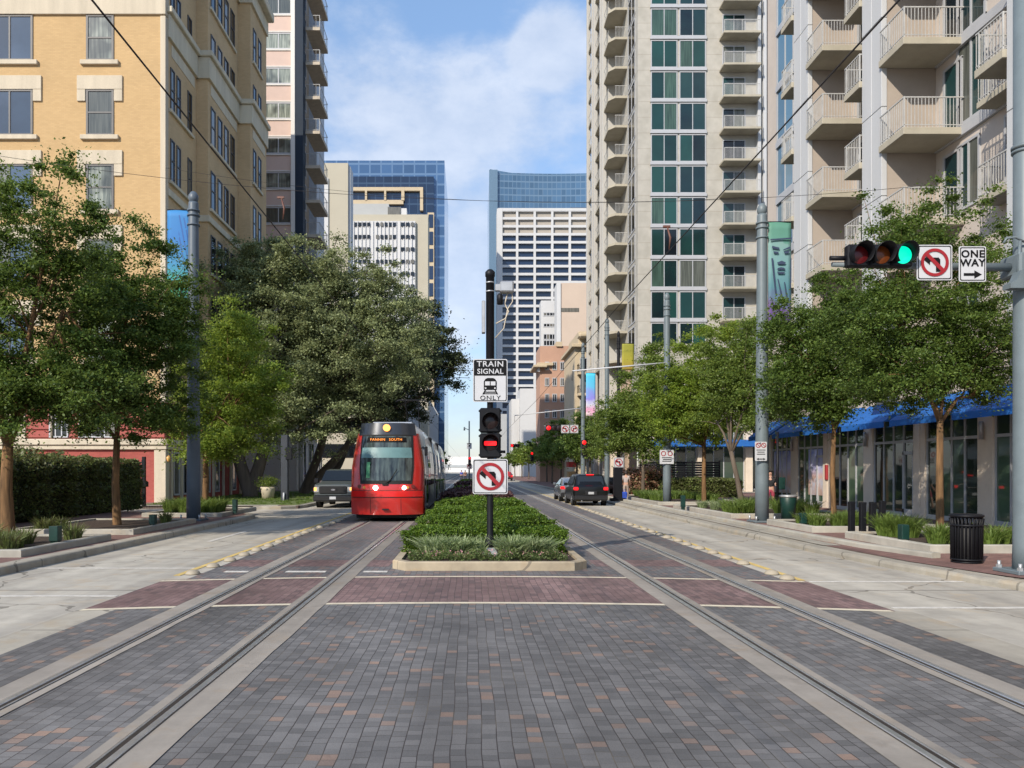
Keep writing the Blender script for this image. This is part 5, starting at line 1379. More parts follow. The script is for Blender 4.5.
# far median pole with signal
Y = 112; x = GX(469.2, Y)
t = thing('signal_pole', 'far thin median pole with a red tram signal, seen past the tram', 'pole', (x, Y, .15))
mb = MB(); mb.cyl((x, Y, .1), (x, Y, GZ(421,Y)), .12, .10, 8); mb.cyl((x,Y,GZ(430,Y)),(x-.7,Y,GZ(428,Y)),.05,n=6); mb.cyl((x-.7,Y,GZ(430.5,Y)),(x-.7,Y,GZ(427,Y)),.12,n=8); mb.build('pole', m_bluegrey, t)
t = thing('train_signal_sign', 'tiny white sign on the far median pole', 'sign', (x, Y-.15, GZ(449,Y))); mb = MB(); mb.pxz(shift(rounded(.72,.85,.03), x, GZ(446,Y)), Y-.2, Y-.18); mb.build('face', m_white, t)
mb = MB(); mb.box(x-.1, x+.12, Y-.206, Y-.202, GZ(446,Y)-.1, GZ(446,Y)+.12); mb.box(x-.28,x+.28,Y-.206,Y-.202,GZ(446,Y)+.28,GZ(446,Y)+.38); mb.build('print', m_signblk, t)
far_signal(469.6, 458.3, Y-.2, 'tiny red tram signal on the far median pole', .42, 0)
no_left('no_left_turn_sign', 'tiny reddish no left turn sign at the foot of the far median pole', x+.0, Y-.25, GZ(466.5,Y), .75)
# poles behind the oaks, left
Y = 44.; x = GX(285, Y)
t = thing('utility_post', 'dark square post with a box on it under the left oaks', 'post', (x, Y, .16)); mb = MB(); mb.bbox(x-.2, x+.2, Y-.2, Y+.2, .15, 3.9, .03); mb.build('post', M('dark_post', (.03,.035,.045), .6), t)
mb = MB(); mb.bbox(x+.1, x+.45, Y-.3, Y-.05, 2.5, 3.2, .02); mb.build('box', m_black, t)
mb = MB(); mb.cyl((x-.0,Y-.3,.15),(x-.0,Y-.3,.62),.05,n=10)
t = thing('white_marker', 'short white marker stub beside the dark square post', 'marker', (x, Y-.3, .16)); mb.build('stub', m_white, t)

# ------------------------------------------------------------------ overhead wires
def wire(pts, r, label, name='overhead_wire', group=None):
    t = MB(); t.tube(pts, r, 5); o = t.build(name, m_wire); tag(o, label, 'wire', group); return o
def sag(a, b, s, n=14):
    a, b = Vector(a), Vector(b); return [a.lerp(b, i/n) - Vector((0,0,s*4*(i/n)*(1-i/n))) for i in range(n+1)]
wire([(-3.08,-10,5.72),(-3.02,20,5.68),(-3.12,38,5.66),(-3.0,72,5.7),(-3.1,110,5.7),(-3.0,190,5.7),(-3.0,320,5.7)], .0095, 'thick black contact wire running over the left track')
wire([(3.5,-10,5.70),(3.45,18,5.72),(3.62,40,5.7),(3.5,75,5.7),(3.6,120,5.7),(3.5,320,5.7)], .009, 'thick black contact wire running over the right track')
LPx, LPy, RPx, RPy = GX(193.5,26.8), 26.8, GX(762,26), 26.
wire(sag((LPx,LPy,11.0),(-3.0,26.6,5.9),.0,2), .007, 'thin span wire from the left pole down to the left contact wire') if False else None
wire(sag((-14,19.,GZ(140,19.)),(12,20.5,GZ(186,20.5)),.9,20), .006, 'thin cross-street span wire sagging high over the tracks in front')
wire(sag((-16.6,42,GZ(168,42)),(16.7,44,GZ(196,44)),1.0,20), .009, 'thin dark span wire from the yellow building across the street')
wire([(GX(262,60),60,GZ(371,60)),(GX(345,60),60,GZ(369,60)),(GX(410,60),60,GZ(376,60)),(GX(470,60),60,GZ(378,60))], .02, 'pale span wire crossing in front of the dark oak crown')
x3 = 3.55
def cantilever(side, x0, y, zp, x1, zc, label):
    t = thing('cantilever_arm', label, 'catenary arm', (x0, y, zp)); mb = MB(); mb.cyl((x0, y, zp), (x1, y, zc), .045, .035, 8); mb.build('tube', m_white, t)
    mb = MB(); mb.cyl((x1, y, zc), (x1-.02, y, zc-.5), .012, n=6); mb.build('dropper', m_wire, t)
cantilever(1, GX(667,39.6), 39.5, GZ(363,39.6), GX(560,45)+.0, GZ(383,45), 'long pale cantilever arm reaching left from the slimmer right catenary pole')
cantilever(-1, -9.2, 52, GZ(370,52), GX(411,52), GZ(377,52), 'pale cantilever arm sticking out of the oak crown over the left track')
cantilever(1, GX(583,62), 61.9, GZ(428,62)+1.6, 3.6, 6.3, 'thin cantilever arm reaching over the right track from the slim far pole')
for px, py, Y, lab in ((281,197,24,'small dark insulator clamp on the left contact wire near the pink tower'), (667,226,23,'small dark insulator clamp beside the right contact wire')):
    t = thing('wire_clamp', lab, 'wire fitting', W(px,py,Y)); mb = MB(); c = W(px,py,Y); mb.tube([c, c+Vector((.1,0,-.35)), c+Vector((.06,0,-.7))], [.02,.035,.012], 6); mb.bbox(c.x-.12,c.x+.1,Y-.02,Y+.02,c.z-.05,c.z+.02,.008); mb.build('clamp', M('brown_insulator', (.12,.05,.035), .5), t)

# ------------------------------------------------------------------ median island
mb = MB(); mx0, mx1, my0 = -1.50, 2.26, 14.55
outer = [(mx0+.28,my0),(mx1-.28,my0),(mx1,my0+.35),(mx1,100),(mx0,100),(mx0,my0+.35)]
inner = [(mx0+.34,my0+.16),(mx1-.34,my0+.16),(mx1-.16,my0+.42),(mx1-.16,99.8),(mx0+.16,99.8),(mx0+.16,my0+.42)]
def curb_ring(outer, inner, z0, z1, zin, b=.02):
    mb = MB(); n = len(outer); c = lambda p, q, f: (p[0]+(q[0]-p[0])*f, p[1]+(q[1]-p[1])*f)
    rows = [[(x,y,z0) for x,y in outer], [(x,y,z1-b) for x,y in outer], [(*c(o,i,.14), z1) for o,i in zip(outer,inner)], [(x,y,z1) for x,y in inner], [(x,y,zin) for x,y in inner]]
    vs = sum(rows, []); fs = []
    for r in range(len(rows)-1):
        for i in range(n): j = (i+1)%n; fs.append((r*n+i, r*n+j, (r+1)*n+j, (r+1)*n+i))
    mb._add(vs, fs); return mb
mb = curb_ring(outer, inner, -.02, .17, .08); struct('median_kerb', mb.build('median_kerb', concrete('median_concrete', (.40,.34,.25), joints=1.23)))
mb = MB(); mb._add([(x,y,.12) for x,y in inner], [tuple(range(6))]); struct('median_soil', mb.build('median_soil', m_soil))

def hedge(name, label, x0, x1, y0, y1, h, lm, n, leaf, seed, z0=.12, cat='hedge', group=None, rough=.08, top_bias=1.0, skew=0.):
    rng = np.random.default_rng(seed); t = thing(name, label, cat, ((x0+x1)/2, (y0+y1)/2, z0), group)
    dx, dy = x1-x0, y1-y0; A = np.array([dx*dy, dx*h, dx*h*.5, dy*h, dy*h]); k = rng.choice(5, n, p=A/A.sum())
    u, v = rng.uniform(0,1,n), rng.uniform(0,1,n)
    P = np.zeros((n,3))
    for q in range(5):
        m = k == q
        if q == 0: P[m] = np.stack([x0+dx*u[m], y0+dy*v[m], np.full(m.sum(), z0+h)], 1)
        if q == 1: P[m] = np.stack([x0+dx*u[m], np.full(m.sum(), y0), z0+h*v[m]], 1)
        if q == 2: P[m] = np.stack([x0+dx*u[m], np.full(m.sum(), y1), z0+h*v[m]], 1)
        if q == 3: P[m] = np.stack([np.full(m.sum(), x0), y0+dy*u[m], z0+h*v[m]], 1)
        if q == 4: P[m] = np.stack([np.full(m.sum(), x1), y0+dy*u[m], z0+h*v[m]], 1)
    c = np.array([(x0+x1)/2, (y0+y1)/2, z0+h*.4]); 
    bump_ = (np.sin(P[:,0]*7.3+seed)*np.sin(P[:,1]*5.9+seed*2)+np.sin(P[:,0]*2.9+P[:,1]*3.3+seed)+.8*np.sin(P[:,2]*9+P[:,0]*4))*rough*.6
    d = P-c; d /= np.linalg.norm(d, axis=1)[:,None]; P = P + d*(bump_ + rng.normal(size=n)*rough*.5 - .04)[:,None]
    ex = np.minimum(P[:,0]-x0, x1-P[:,0]); ey = np.minimum(P[:,1]-y0, y1-P[:,1]); ed = np.clip(np.minimum(ex, ey), 0, .22)
    tp = P[:,2] > z0+h*.6; P[tp,2] -= ((.22-ed[tp])/.22)**2*.12
    sh = rng.uniform(0,1,n) < .05; P[sh] += d[sh]*rng.uniform(.02,.11,(sh.sum(),1))
    P[:,1] += skew*(P[:,0]-(x0+x1)/2)
    mesh_np('foliage', leaves(P, leaf, rng, .5, .6), lm, t)
    mb = MB(); e = .09; mb.bbox(x0+e+.02, x1-e-.02, y0+e+.02, y1-e-.02, z0, z0+h-e-.06, .1)
    mb.v = [(a, b+skew*(a-(x0+x1)/2), c_) for a, b, c_ in mb.v]
    mb.build('dark_core', M('hedge_inside', (.02,.028,.01), .95), t)  # dark block, not twigs: the shade inside the hedge put into its colour
    return t
hedge('box_hedge', 'nearest bright green box hedge row in the median, right behind the pale tufts', -1.28, 2.04, 16.3, 17.3, .56, lf_hedge, 34000, .026, 1, rough=.11)
hedge('box_hedge', 'second bright green box hedge row in the median counting from the kerb', -1.22, 1.98, 19.2, 20.3, .62, lf_hedge, 30000, .028, 2, rough=.11)
hedge('box_hedge', 'third bright green box hedge row in the median counting from the kerb', -1.16, 1.92, 23.0, 24.5, .64, lf_hedge, 26000, .032, 3, rough=.11)
hedge('box_hedge', 'fourth bright green box hedge row, just before the purple shrubs', -1.12, 1.9, 28.2, 30.6, .66, lf_hedge, 20000, .045, 4, rough=.11)
hedge('purple_shrub', 'dark purple shrub bed in the median behind the green hedges', -1.15, 1.7, 31.5, 39, .85, lf_purple, 26000, .06, 5, rough=.14, cat='shrub')
hedge('box_hedge', 'green hedge patch in the median behind the purple shrubs', -1.15, 1.7, 42, 58, .6, lf_hedge, 16000, .08, 6, rough=.1)
hedge('purple_shrub', 'far small purple shrub bed in the median, near the far signal', -1.1, 1.5, 61, 68, .75, lf_purple, 8000, .1, 7, rough=.14, cat='shrub')
hedge('box_hedge', 'farthest green hedge strip in the median', -1.1, 1.5, 72, 98, .6, lf_hedge, 9000, .12, 8, rough=.1)
# pale liriope tufts and small pink flowers at the front edge
tf = [(random.uniform(-.85,-.05), random.uniform(15.55,15.95), .4) for _ in range(7)] + [(random.uniform(.65,1.6), random.uniform(15.5,15.95), .4) for _ in range(8)] + [(-.7,15.7,.5),(1.0,15.6,.5),(.2,15.8,.4)]
g = blades('liriope_bed', tf, 4200, .43, .013, lf_lir, 11, None, .7, .12); tag(g, 'pale variegated grassy tufts at the front of the median bed', 'grass tufts', kind='stuff')
rng = np.random.default_rng(21); n = 6500
P = np.stack([rng.uniform(-1.22,1.92,n), 15.0+rng.uniform(0,.6,n)**1.2, .13+rng.uniform(0,1,n)**1.5*.17], 1); P[:,2] += .05*np.sin(P[:,0]*9)+.03*np.sin(P[:,0]*23)
g = mesh_np('ground_cover', leaves(P, .022, rng), leafm('leaf_ground_cover', (.06,.10,.03), (.16,.20,.07)), None); tag(g, 'low leafy ground cover along the front kerb of the median', 'ground cover', kind='stuff')
P = np.stack([rng.uniform(-1.25,1.95,240), 15.0+rng.uniform(0,.4,240), .2+rng.uniform(0,1,240)*.12], 1)
g = mesh_np('flowers', leaves(P, .019, rng), lf_flower, None); tag(g, 'scattered tiny pink flowers along the front kerb of the median', 'flowers', kind='stuff')

# ------------------------------------------------------------------ planters and their grasses
def planter(x0, x1, y0, y1, label, z=.30, cut=0.0, th=.16):
    o = [(x0+cut,y0),(x1,y0),(x1,y1),(x0,y1),(x0,y0+cut)] if cut else [(x0,y0),(x1,y0),(x1,y1),(x0,y1)]
    cx, cy = (x0+x1)/2, (y0+y1)/2
    i_ = [(x + (th if x < cx else -th), y + (th if y < cy else -th)) for x, y in o]
    t = thing('planter', label, 'planter', (cx, cy, .14)); mb = curb_ring(o, i_, .13, z, z-.1); mb.build('kerb', m_concl, t)
    mb = MB(); mb._add([(x,y,z-.05) for x,y in i_], [tuple(range(len(i_)))]); mb.build('soil', m_soil, t)
planter(-13.2, -9.05, 15.5, 19.4, 'low concrete planter edge nearest the camera on the left, around the thick-trunked tree')
planter(-12.6, -9.15, 20.9, 25.7, 'middle low concrete planter edge on the left, around the bare mulch')
planter(-12.3, -9.3, 28.8, 33.5, 'farthest low concrete planter edge on the left, behind the blue-grey pole')
planter(9.75, 13.6, 16.3, 20.0, 'low concrete planter edge behind the black litter bin', .32)
planter(9.65, 13.6, 21.7, 25.0, 'low concrete planter edge between the black posts and the thick pole', .32)
planter(9.5, 14.0, 28.0, 36.0, 'long low concrete planter edge behind the thick right pole', .32)
planter(9.4, 14.0, 38.5, 50.0, 'far right low concrete planter edge by the slimmer pole', .32)
def grassbed(label, regs, n, h, seed, lm=lf_gr, wd=.009, dr=.5):
    g = blades('ornamental_grass', regs, n, h, wd, lm, seed, None, dr, .22); tag(g, label, 'grass', kind='stuff')
def regs(x0, x1, y0, y1, n, r=.4): return [(random.uniform(x0,x1), random.uniform(y0,y1), r) for _ in range(n)]
grassbed('dark green grass clumps in the nearest left planter', regs(-12.8,-9.5,15.9,18.6,20), 5200, .42, 1, lf_hedged)
grassbed('sparse green tufts in the middle left planter', regs(-11.9,-11.2,21.2,22,3) + regs(-9.9,-9.5,23,25,2,.3), 700, .4, 2, lf_hedged)
grassbed('green grass clumps in the farthest left planter', regs(-11.8,-9.8,29.1,31.5,14), 4200, .62, 3, lf_gr)
grassbed('tall green grass clumps beside the black posts', regs(10.25,10.75,18.2,19.2,6,.3), 2400, .58, 4)
grassbed('green grass clump right behind the litter bin', regs(10.2,12.4,16.8,17.8,6,.35), 1900, .5, 5)
grassbed('green grass bed between the black posts and the thick pole', regs(9.9,12.6,22.,23.6,13), 4200, .48, 6)
grassbed('big green grass clumps behind the thick right pole', regs(9.8,13,28.3,31,18), 5500, .62, 7)
grassbed('dry mixed grass in the long right planter', regs(9.8,13,31.5,35,16), 2600, .4, 8, lf_lir)
grassbed('green grass bed by the slimmer right pole', regs(9.8,13,40,49,30,.6), 6000, .5, 9, wd=.014)
hedge('clipped_hedge', 'low dark hedge in front of the parked dark pickup at right', 12.6, 17.5, 49.5, 51.5, 1.2, lf_hedged, 12000, .08, 12, z0=.13)
hedge('flowering_shrub', 'shrub with peach-pink flowers beside the low dark hedge', 10.6, 13.2, 51., 53., 1.7, leafm('leaf_peach_flower', (.12,.15,.05), (.5,.26,.2), .3), 7000, .09, 13, z0=.13, rough=.25, cat='shrub')
# tall dark hedge on the left boundary
hedge('tall_hedge', 'tall ragged dark hedge along the left sidewalk, lit along its top', -16.9, -14.9, 18.5, 35.2, 2.2, lf_hedged, 60000, .058, 14, z0=.14, rough=.30)

# ------------------------------------------------------------------ street furniture
t = thing('litter_bin', 'black ribbed steel litter bin on the right sidewalk near the thick pole', 'litter bin', (GX(966.5,14.7), 14.7, .145))
x, y = GX(966.5,14.7), 14.7
mb = MB(); mb.lathe([(.21,.17),(.23,.2),(.23,.82),(.21,.84)], (x,y,0), 24); mb.build('liner', M('bin_liner', (.008,.008,.01), .6), t)
mb = MB()
for i in range(26):
    a = 6.283*i/26; c, s_ = math.cos(a), math.sin(a)
    mb.tube([(x+.25*c,y+.25*s_,.2),(x+.255*c,y+.255*s_,.86),(x+.275*c,y+.275*s_,.99)], .021, 5)
mb.build('slats', m_black, t)
mb = MB()
for z, r in ((.19,.26),(.84,.265),(1.02,.28)): mb.lathe([(r-.02,0),(r+.012,.0),(r+.012,.035),(r-.02,.035)], (x,y,z), 26)
mb.build('hoops', m_black, t)
mb = MB(); mb.lathe([(.265,1.0),(.275,1.04),(.26,1.07),(.17,1.075)], (x,y,0), 24); mb.build('lid', m_black, t)
mb = MB(); mb.lathe([(.26,.145),(.26,.17),(.2,.19)], (x,y,0), 24); mb.build('base', m_black, t)
bol = None
for i, (px, y, lab) in enumerate(((851.5,20.3,'first black square bollard from the left, by the grass bed'), (862.5,20.0,'second black square bollard from the left'), (871.8,20.1,'third black square bollard from the left, partly behind grass'), (880.8,20.9,'rightmost black square bollard, mostly behind grass'))):
    x = GX(px, y)
    if bol is None:
        bol = thing('bollard', lab, 'bollard', (x, y, .14), 'black bollards on the right sidewalk')
        mb = MB(); mb.bbox(x-.07, x+.07, y-.07, y+.07, .13, 1.06, .012); mb.build('post', m_black, bol)
        mb = MB(); mb.bbox(x-.074, x+.074, y-.074, y+.074, 1.0, 1.075, .012); mb.build('cap', m_black, bol)
    else: dup(bol, (x, y, .14), (0, R(1.5*(i-1)), 0), lab)
def green_box(px, Y, zt, label, w=.20, z0=.2):
    x = GX(px, Y); t = thing('utility_pedestal', label, 'utility box', (x, Y, z0))
    mb = MB(); mb.prism([(x-w*.38,Y-.07),(x+w*.38,Y-.07),(x+w*.38,Y+.07),(x-w*.38,Y+.07)], z0, z0+.3)
    mb.bbox(x-w*.5, x+w*.5, Y-.1, Y+.1, z0+.12, zt, .012); mb.build('body', m_darkgreen, t)
green_box(55.5, 17.2, GZ(526,17.2), 'small dark green utility pedestal in the nearest left planter', .2)
green_box(153, 22.6, GZ(514.5,22.6), 'small dark green utility pedestal in the middle left planter', .17)
green_box(235, 30.2, GZ(499.5,30.2), 'small dark green utility pedestal in the farthest left planter', .17)
green_box(903.5, 17.6, GZ(524.5,17.6), 'small dark green utility pedestal beside the litter bin planter', .17)
green_box(803, 22.8, GZ(513,22.8), 'small dark green utility pedestal near the black bollards', .17)
green_box(683, 33, GZ(495.5,33), 'small dark green utility pedestal in the far right planting', .17)
x, y = GX(788,29.5), 27.2; x = GX(788, y)
t = thing('litter_bin', 'dark green tilted litter bin with a silver rim behind the thick right pole', 'litter bin', (x, y, .145))
mb = MB(); mb.lathe([(.22,0),(.25,.5),(.29,.82),(.27,.84)], (x,y,.14), 18); mb.build('body', m_darkgreen, t)
mb = MB(); mb.lathe([(.30,.0),(.31,.06),(.25,.08)], (x,y,.95), 18); mb.build('rim', m_galv, t)
y = 30; x = GX(777.5, y)
t = thing('info_post', 'thin black post with a green box near the shop posters', 'post', (x, y, .14)); mb = MB(); mb.cyl((x,y,.14),(x,y,3.4),.05,n=8); mb.build('post', m_black, t)
mb = MB(); mb.bbox(x+.03, x+.27, y-.12, y+.1, 1.15, 1.62, .02); mb.build('box', m_darkgreen, t)
# reflector buttons
m_btn = M('lane_button', (.31,.27,.205), .7, 0, .12, 6)
b0 = None
for side, xx, ys in (('left', -5.08, [14.1+1.02*k for k in range(16)]), ('right', 5.55, [13.45,14.1] + [15.6+1.0*k for k in range(24)])):
    for y in ys:
        lab = 'round pale ceramic lane button in the row along the %s lane' % side; grp = 'lane buttons along the %s lane' % side
        if b0 is None:
            b0 = thing('lane_button', lab, 'lane button', (xx, y, .002), grp); mb = MB()
            mb.lathe([(.135,.0),(.13,.018),(.105,.055),(.055,.078),(.01,.082)], (xx, y, .002), 16); mb.build('dome', m_btn, b0)
        else: dup(b0, (xx+random.uniform(-.03,.03)+(.012*(y-14) if side == 'left' else 0), y, .002), None, lab, grp)
# entrance gate beside hedge
t = thing('iron_gate', 'black iron gate with posts at the end of the tall left hedge', 'gate', (-16.2, 37.2, .14))
mb = MB(); mb.bbox(-15.75,-15.6,36.9,37.05,.14,2.55,.01); mb.bbox(-17.6,-17.45,36.9,37.05,.14,2.5,.01); mb.bbox(-15.85,-15.5,36.8,37.1,1.1,1.35,.02); mb.build('gate_post', m_black, t)
mb = MB(); mb.box(-17.5,-15.7,36.95,36.99,2.25,2.3); mb.box(-17.5,-15.7,36.95,36.99,.35,.4); mb.box(-17.5,-15.7,36.95,36.99,1.2,1.25)
for i in range(13): mb.cyl((-17.4+i*.135,36.97,.3),(-17.4+i*.135,36.97,2.4),.011,n=5)
mb.build('gate_leaf', m_black, t)
t = thing('planter_pot', 'pale potted plant by the wall under the left oaks', 'plant pot', (GX(270,47), 47, .16))
x = GX(268,47); mb = MB(); mb.lathe([(.35,0),(.42,.55),(.46,.7),(.40,.72)], (x,47,.16), 14); mb.build('pot', m_stone, t)
rng = np.random.default_rng(4); P = np.array([x,47,1.15])+rng.normal(size=(900,3))*np.array([.3,.3,.16]); mesh_np('plant', leaves(P,.06,rng), lf_mid, t)
# ------------------------------------------------------------------ trees
def E(px, py, Y, rx, ry, rz): p = W(px, py, Y); return (p.x, p.y, p.z, rx, ry, rz)
tree('street_tree', 'dark bushy tree at the left edge with a thick orange-brown trunk', (GX(8,20),20,.2),
     [E(15,290,20,2.6,2.2,3.3), E(60,395,20,2.4,1.9,1.1), E(50,215,20,1.5,1.5,1.9), E(88,320,20.5,1.35,1.5,1.7), E(20,385,20,2.3,2,1.0), E(-60,300,20,2.2,2.2,2.8), E(60,385,20,1.5,1.5,.8)],
     150000, .043, lf_dark, m_bark, 31, .17, 2.4, 420, .5, limbs=30)
tree('street_tree', 'second dark tree from the left with a slim pale brown trunk in bare mulch', (GX(117,23.3),23.3,.2),
     [E(130,335,23.5,2.0,2,2.3), E(125,412,23.3,2.4,1.9,1.0), E(185,300,23.5,.7,.8,1.4), E(140,262,23.5,1.0,1.1,1.4), E(95,385,23.3,1.7,1.7,1.1), E(178,350,23.5,1.0,1.1,2.0), E(165,400,23.5,1.5,1.4,.9), E(105,290,23.5,1.2,1.2,1.5)],
     120000, .045, lf_dark, m_bark, 32, .125, 2.7, 380, .5, limbs=28)
tree('street_tree', 'yellow-green tree with orange trunk just right of the blue-grey left pole', (GX(205,30.4),30.4,.2),
     [E(225,375,30.4,2.1,2,2.6), E(225,440,30.4,2.3,1.8,.9), E(262,390,30,1.1,1.2,1.7), E(190,420,30.4,1.4,1.5,1.0), E(235,330,30.4,1.1,1.2,1.3), E(235,425,30.4,1.6,1.5,1.0)],
     75000, .053, lf_light, m_bark, 33, .13, 3.0, 300, .5, limbs=24)
tree('live_oak', 'huge grey-green live oak with the thickest trunk, behind the yellow-green tree', (GX(250,50),50,.2),
     [E(262,345,50,5.2,4.5,5.2), E(325,325,51,5.6,4.5,5.6), E(240,285,50,3.6,3.5,3.2), E(380,345,51,4.0,4,4.6), E(300,275,50,4.2,3.2,2.8), E(300,410,50,5.6,4,2.2), E(360,290,51,3,3,2.4), E(225,350,49,2.6,2.6,3.6)],
     330000, .08, lf_oak, m_barkg, 34, .55, 4.0, 900, .8, limbs=26, multi=2)
tree('live_oak', 'dark live oak whose leaning trunks and crown reach over the tram', (GX(304,57),57,.2),
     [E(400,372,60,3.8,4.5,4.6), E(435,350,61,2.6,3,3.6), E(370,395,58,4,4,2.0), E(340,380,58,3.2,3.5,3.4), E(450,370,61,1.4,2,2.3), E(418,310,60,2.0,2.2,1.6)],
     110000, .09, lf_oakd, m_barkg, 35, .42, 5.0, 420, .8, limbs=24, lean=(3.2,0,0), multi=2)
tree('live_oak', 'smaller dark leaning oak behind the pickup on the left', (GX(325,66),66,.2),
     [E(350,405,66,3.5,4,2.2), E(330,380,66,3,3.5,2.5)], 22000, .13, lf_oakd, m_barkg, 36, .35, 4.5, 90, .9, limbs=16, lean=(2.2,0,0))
tree('street_tree', 'feathery dark green tree behind the litter bin with an orange-brown trunk', (GX(940,18.9),18.9,.25),
     [E(925,285,19.3,1.9,1.8,2.2), E(950,200,19.3,.9,.9,1.05), E(870,325,19.3,1.4,1.2,1.5), E(915,384,19.3,1.5,1.6,.75), E(970,378,19.3,1.1,1.4,.7), E(960,335,19.3,1.5,1.4,1.4), E(905,365,19.3,1.6,1.5,1.0), E(990,270,19.3,.9,1,1.5), E(985,365,19.3,1.0,1,.7), E(893,232,19.3,.55,.7,.8)],
     130000, .036, lf_dark, m_bark, 41, .09, 2.9, 480, .40, limbs=30)
tree('street_tree', 'dark green tree with a slim brown trunk between the black bollards and thick pole', (GX(834,24.6),24.6,.25),
     [E(835,350,24.6,2.0,1.8,2.1), E(815,400,24.6,1.5,1.7,.85), E(795,330,24.6,.9,1.,1.5), E(865,345,24.6,1.0,1.2,1.6), E(790,380,24.6,1.2,1.2,.9), E(850,382,24.6,1.6,1.5,.8), E(820,290,24.6,.7,.8,1.0)],
     95000, .045, lf_dark, m_bark, 42, .085, 3.0, 380, .45, limbs=26)
tree('street_tree', 'mid green tree with a bent pale trunk just left of the thick right pole', (GX(742,34.5),34.5,.25),
     [E(735,400,35,1.8,2,1.5), E(760,380,35,1.6,1.7,2.0), E(725,360,35.5,1.4,1.5,1.5), E(775,405,35,1.5,1.5,.9), E(750,335,35,1.0,1.,1.3)],
     60000, .056, lf_mid, m_barkg, 43, .12, 2.5, 240, .5, limbs=20, lean=(-.5,0,0))
tree('street_tree', 'light yellow-green tree with orange trunk right of the slimmer right pole', (GX(704,39.5),39.5,.25),
     [E(700,395,39.5,2.5,2.3,2.5), E(705,345,39.5,1.6,1.6,1.6), E(665,405,39.5,1.6,1.7,1.7), E(735,370,39.5,1.0,1.2,1.7), E(690,425,39.5,2.4,2,1.0)],
     90000, .062, lf_light, m_bark, 44, .12, 3.0, 340, .5, limbs=24)
tree('street_tree', 'mid green tree with a dark slender trunk left of the slimmer right pole', (GX(643,50),50,.2),
     [E(645,400,50,2.2,2.3,2.6), E(620,420,50,2,2.2,1.6), E(665,380,50,1.8,1.8,2.6), E(640,440,50,2.6,2.5,1.1), E(655,350,50,1.1,1.2,1.4)],
     65000, .075, lf_mid, m_barkg, 45, .12, 2.9, 270, .6, limbs=20)
rr = random.Random(3)
row = [(61,'first'),(71,'second'),(81,'third'),(91,'fourth'),(103,'fifth'),(116,'sixth'),(131,'seventh'),(148,'eighth'),(168,'ninth'),(192,'tenth')]
for i, (Y, nm) in enumerate(row):
    x = 11.2+rr.uniform(-.4,.4) + (.9 if i == 0 else 0); s = 1+rr.uniform(-.12,.12)
    b = (x, Y, .15)
    ee = [(x, Y, 4.9*s, 2.5*s, 3.2, 1.9*s), (x-1.0, Y-.5, 4.3*s, 2.0, 2.2, 1.4), (x+1., Y+.5, 5.4*s, 2.0, 2.2, 1.6), (x-.3, Y, (6.6 if i else 5.2)*s, 1.2, 1.4, 1.2)]
    tree('street_tree', '%s tree of the far right-hand row beyond the slim banner pole, counting from the cars' % nm, b, ee, max(5000, int(26000*(61/Y)**1.3)), .095+.0011*(Y-60), (lf_mid, lf_dark, lf_mid, lf_light)[i % 4] if i != 3 else lf_mid, m_barkg, 60+i, .13, 2.9, 90, .62, limbs=12, group='row of trees along the far right sidewalk')
for i, (Y, x, nm) in enumerate(((96,-9.2,'nearest'),(118,-9.6,'second nearest'),(150,-9.4,'third nearest'),(190,-9.5,'second farthest'),(240,-10,'farthest'))):
    ee = [(x, Y, 5.0, 2.6, 3.5, 2.2), (x+1.2, Y, 4.2, 2.0, 2.5, 1.5), (x-1, Y, 5.8, 2, 2.5, 1.8)]
    tree('street_tree', '%s tree of the far left-hand row seen behind and beside the tram' % nm, (x, Y, .15), ee, 7000, .14+.0012*(Y-90), lf_mid if i < 2 else lf_dark, m_barkg, 80+i, .16, 3, 70, .8, limbs=10, group='row of trees along the far left sidewalk')
rng = np.random.default_rng(77)
ee = [(-22+8*k+rng.uniform(-2,2), 420+rng.uniform(-20,20), 4.5, 6, 8, 4.5+rng.uniform(-1,1.5)) for k in range(1)] + [(x_, 400, 4.5, 7, 8, 4.5) for x_ in (-26,-17,14,24,34)]
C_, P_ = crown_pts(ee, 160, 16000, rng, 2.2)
g = mesh_np('far_trees', leaves(P_, .42, rng), lf_oakd, None); tag(g, 'dark mass of far-off trees at the end of the street', 'trees', kind='stuff')

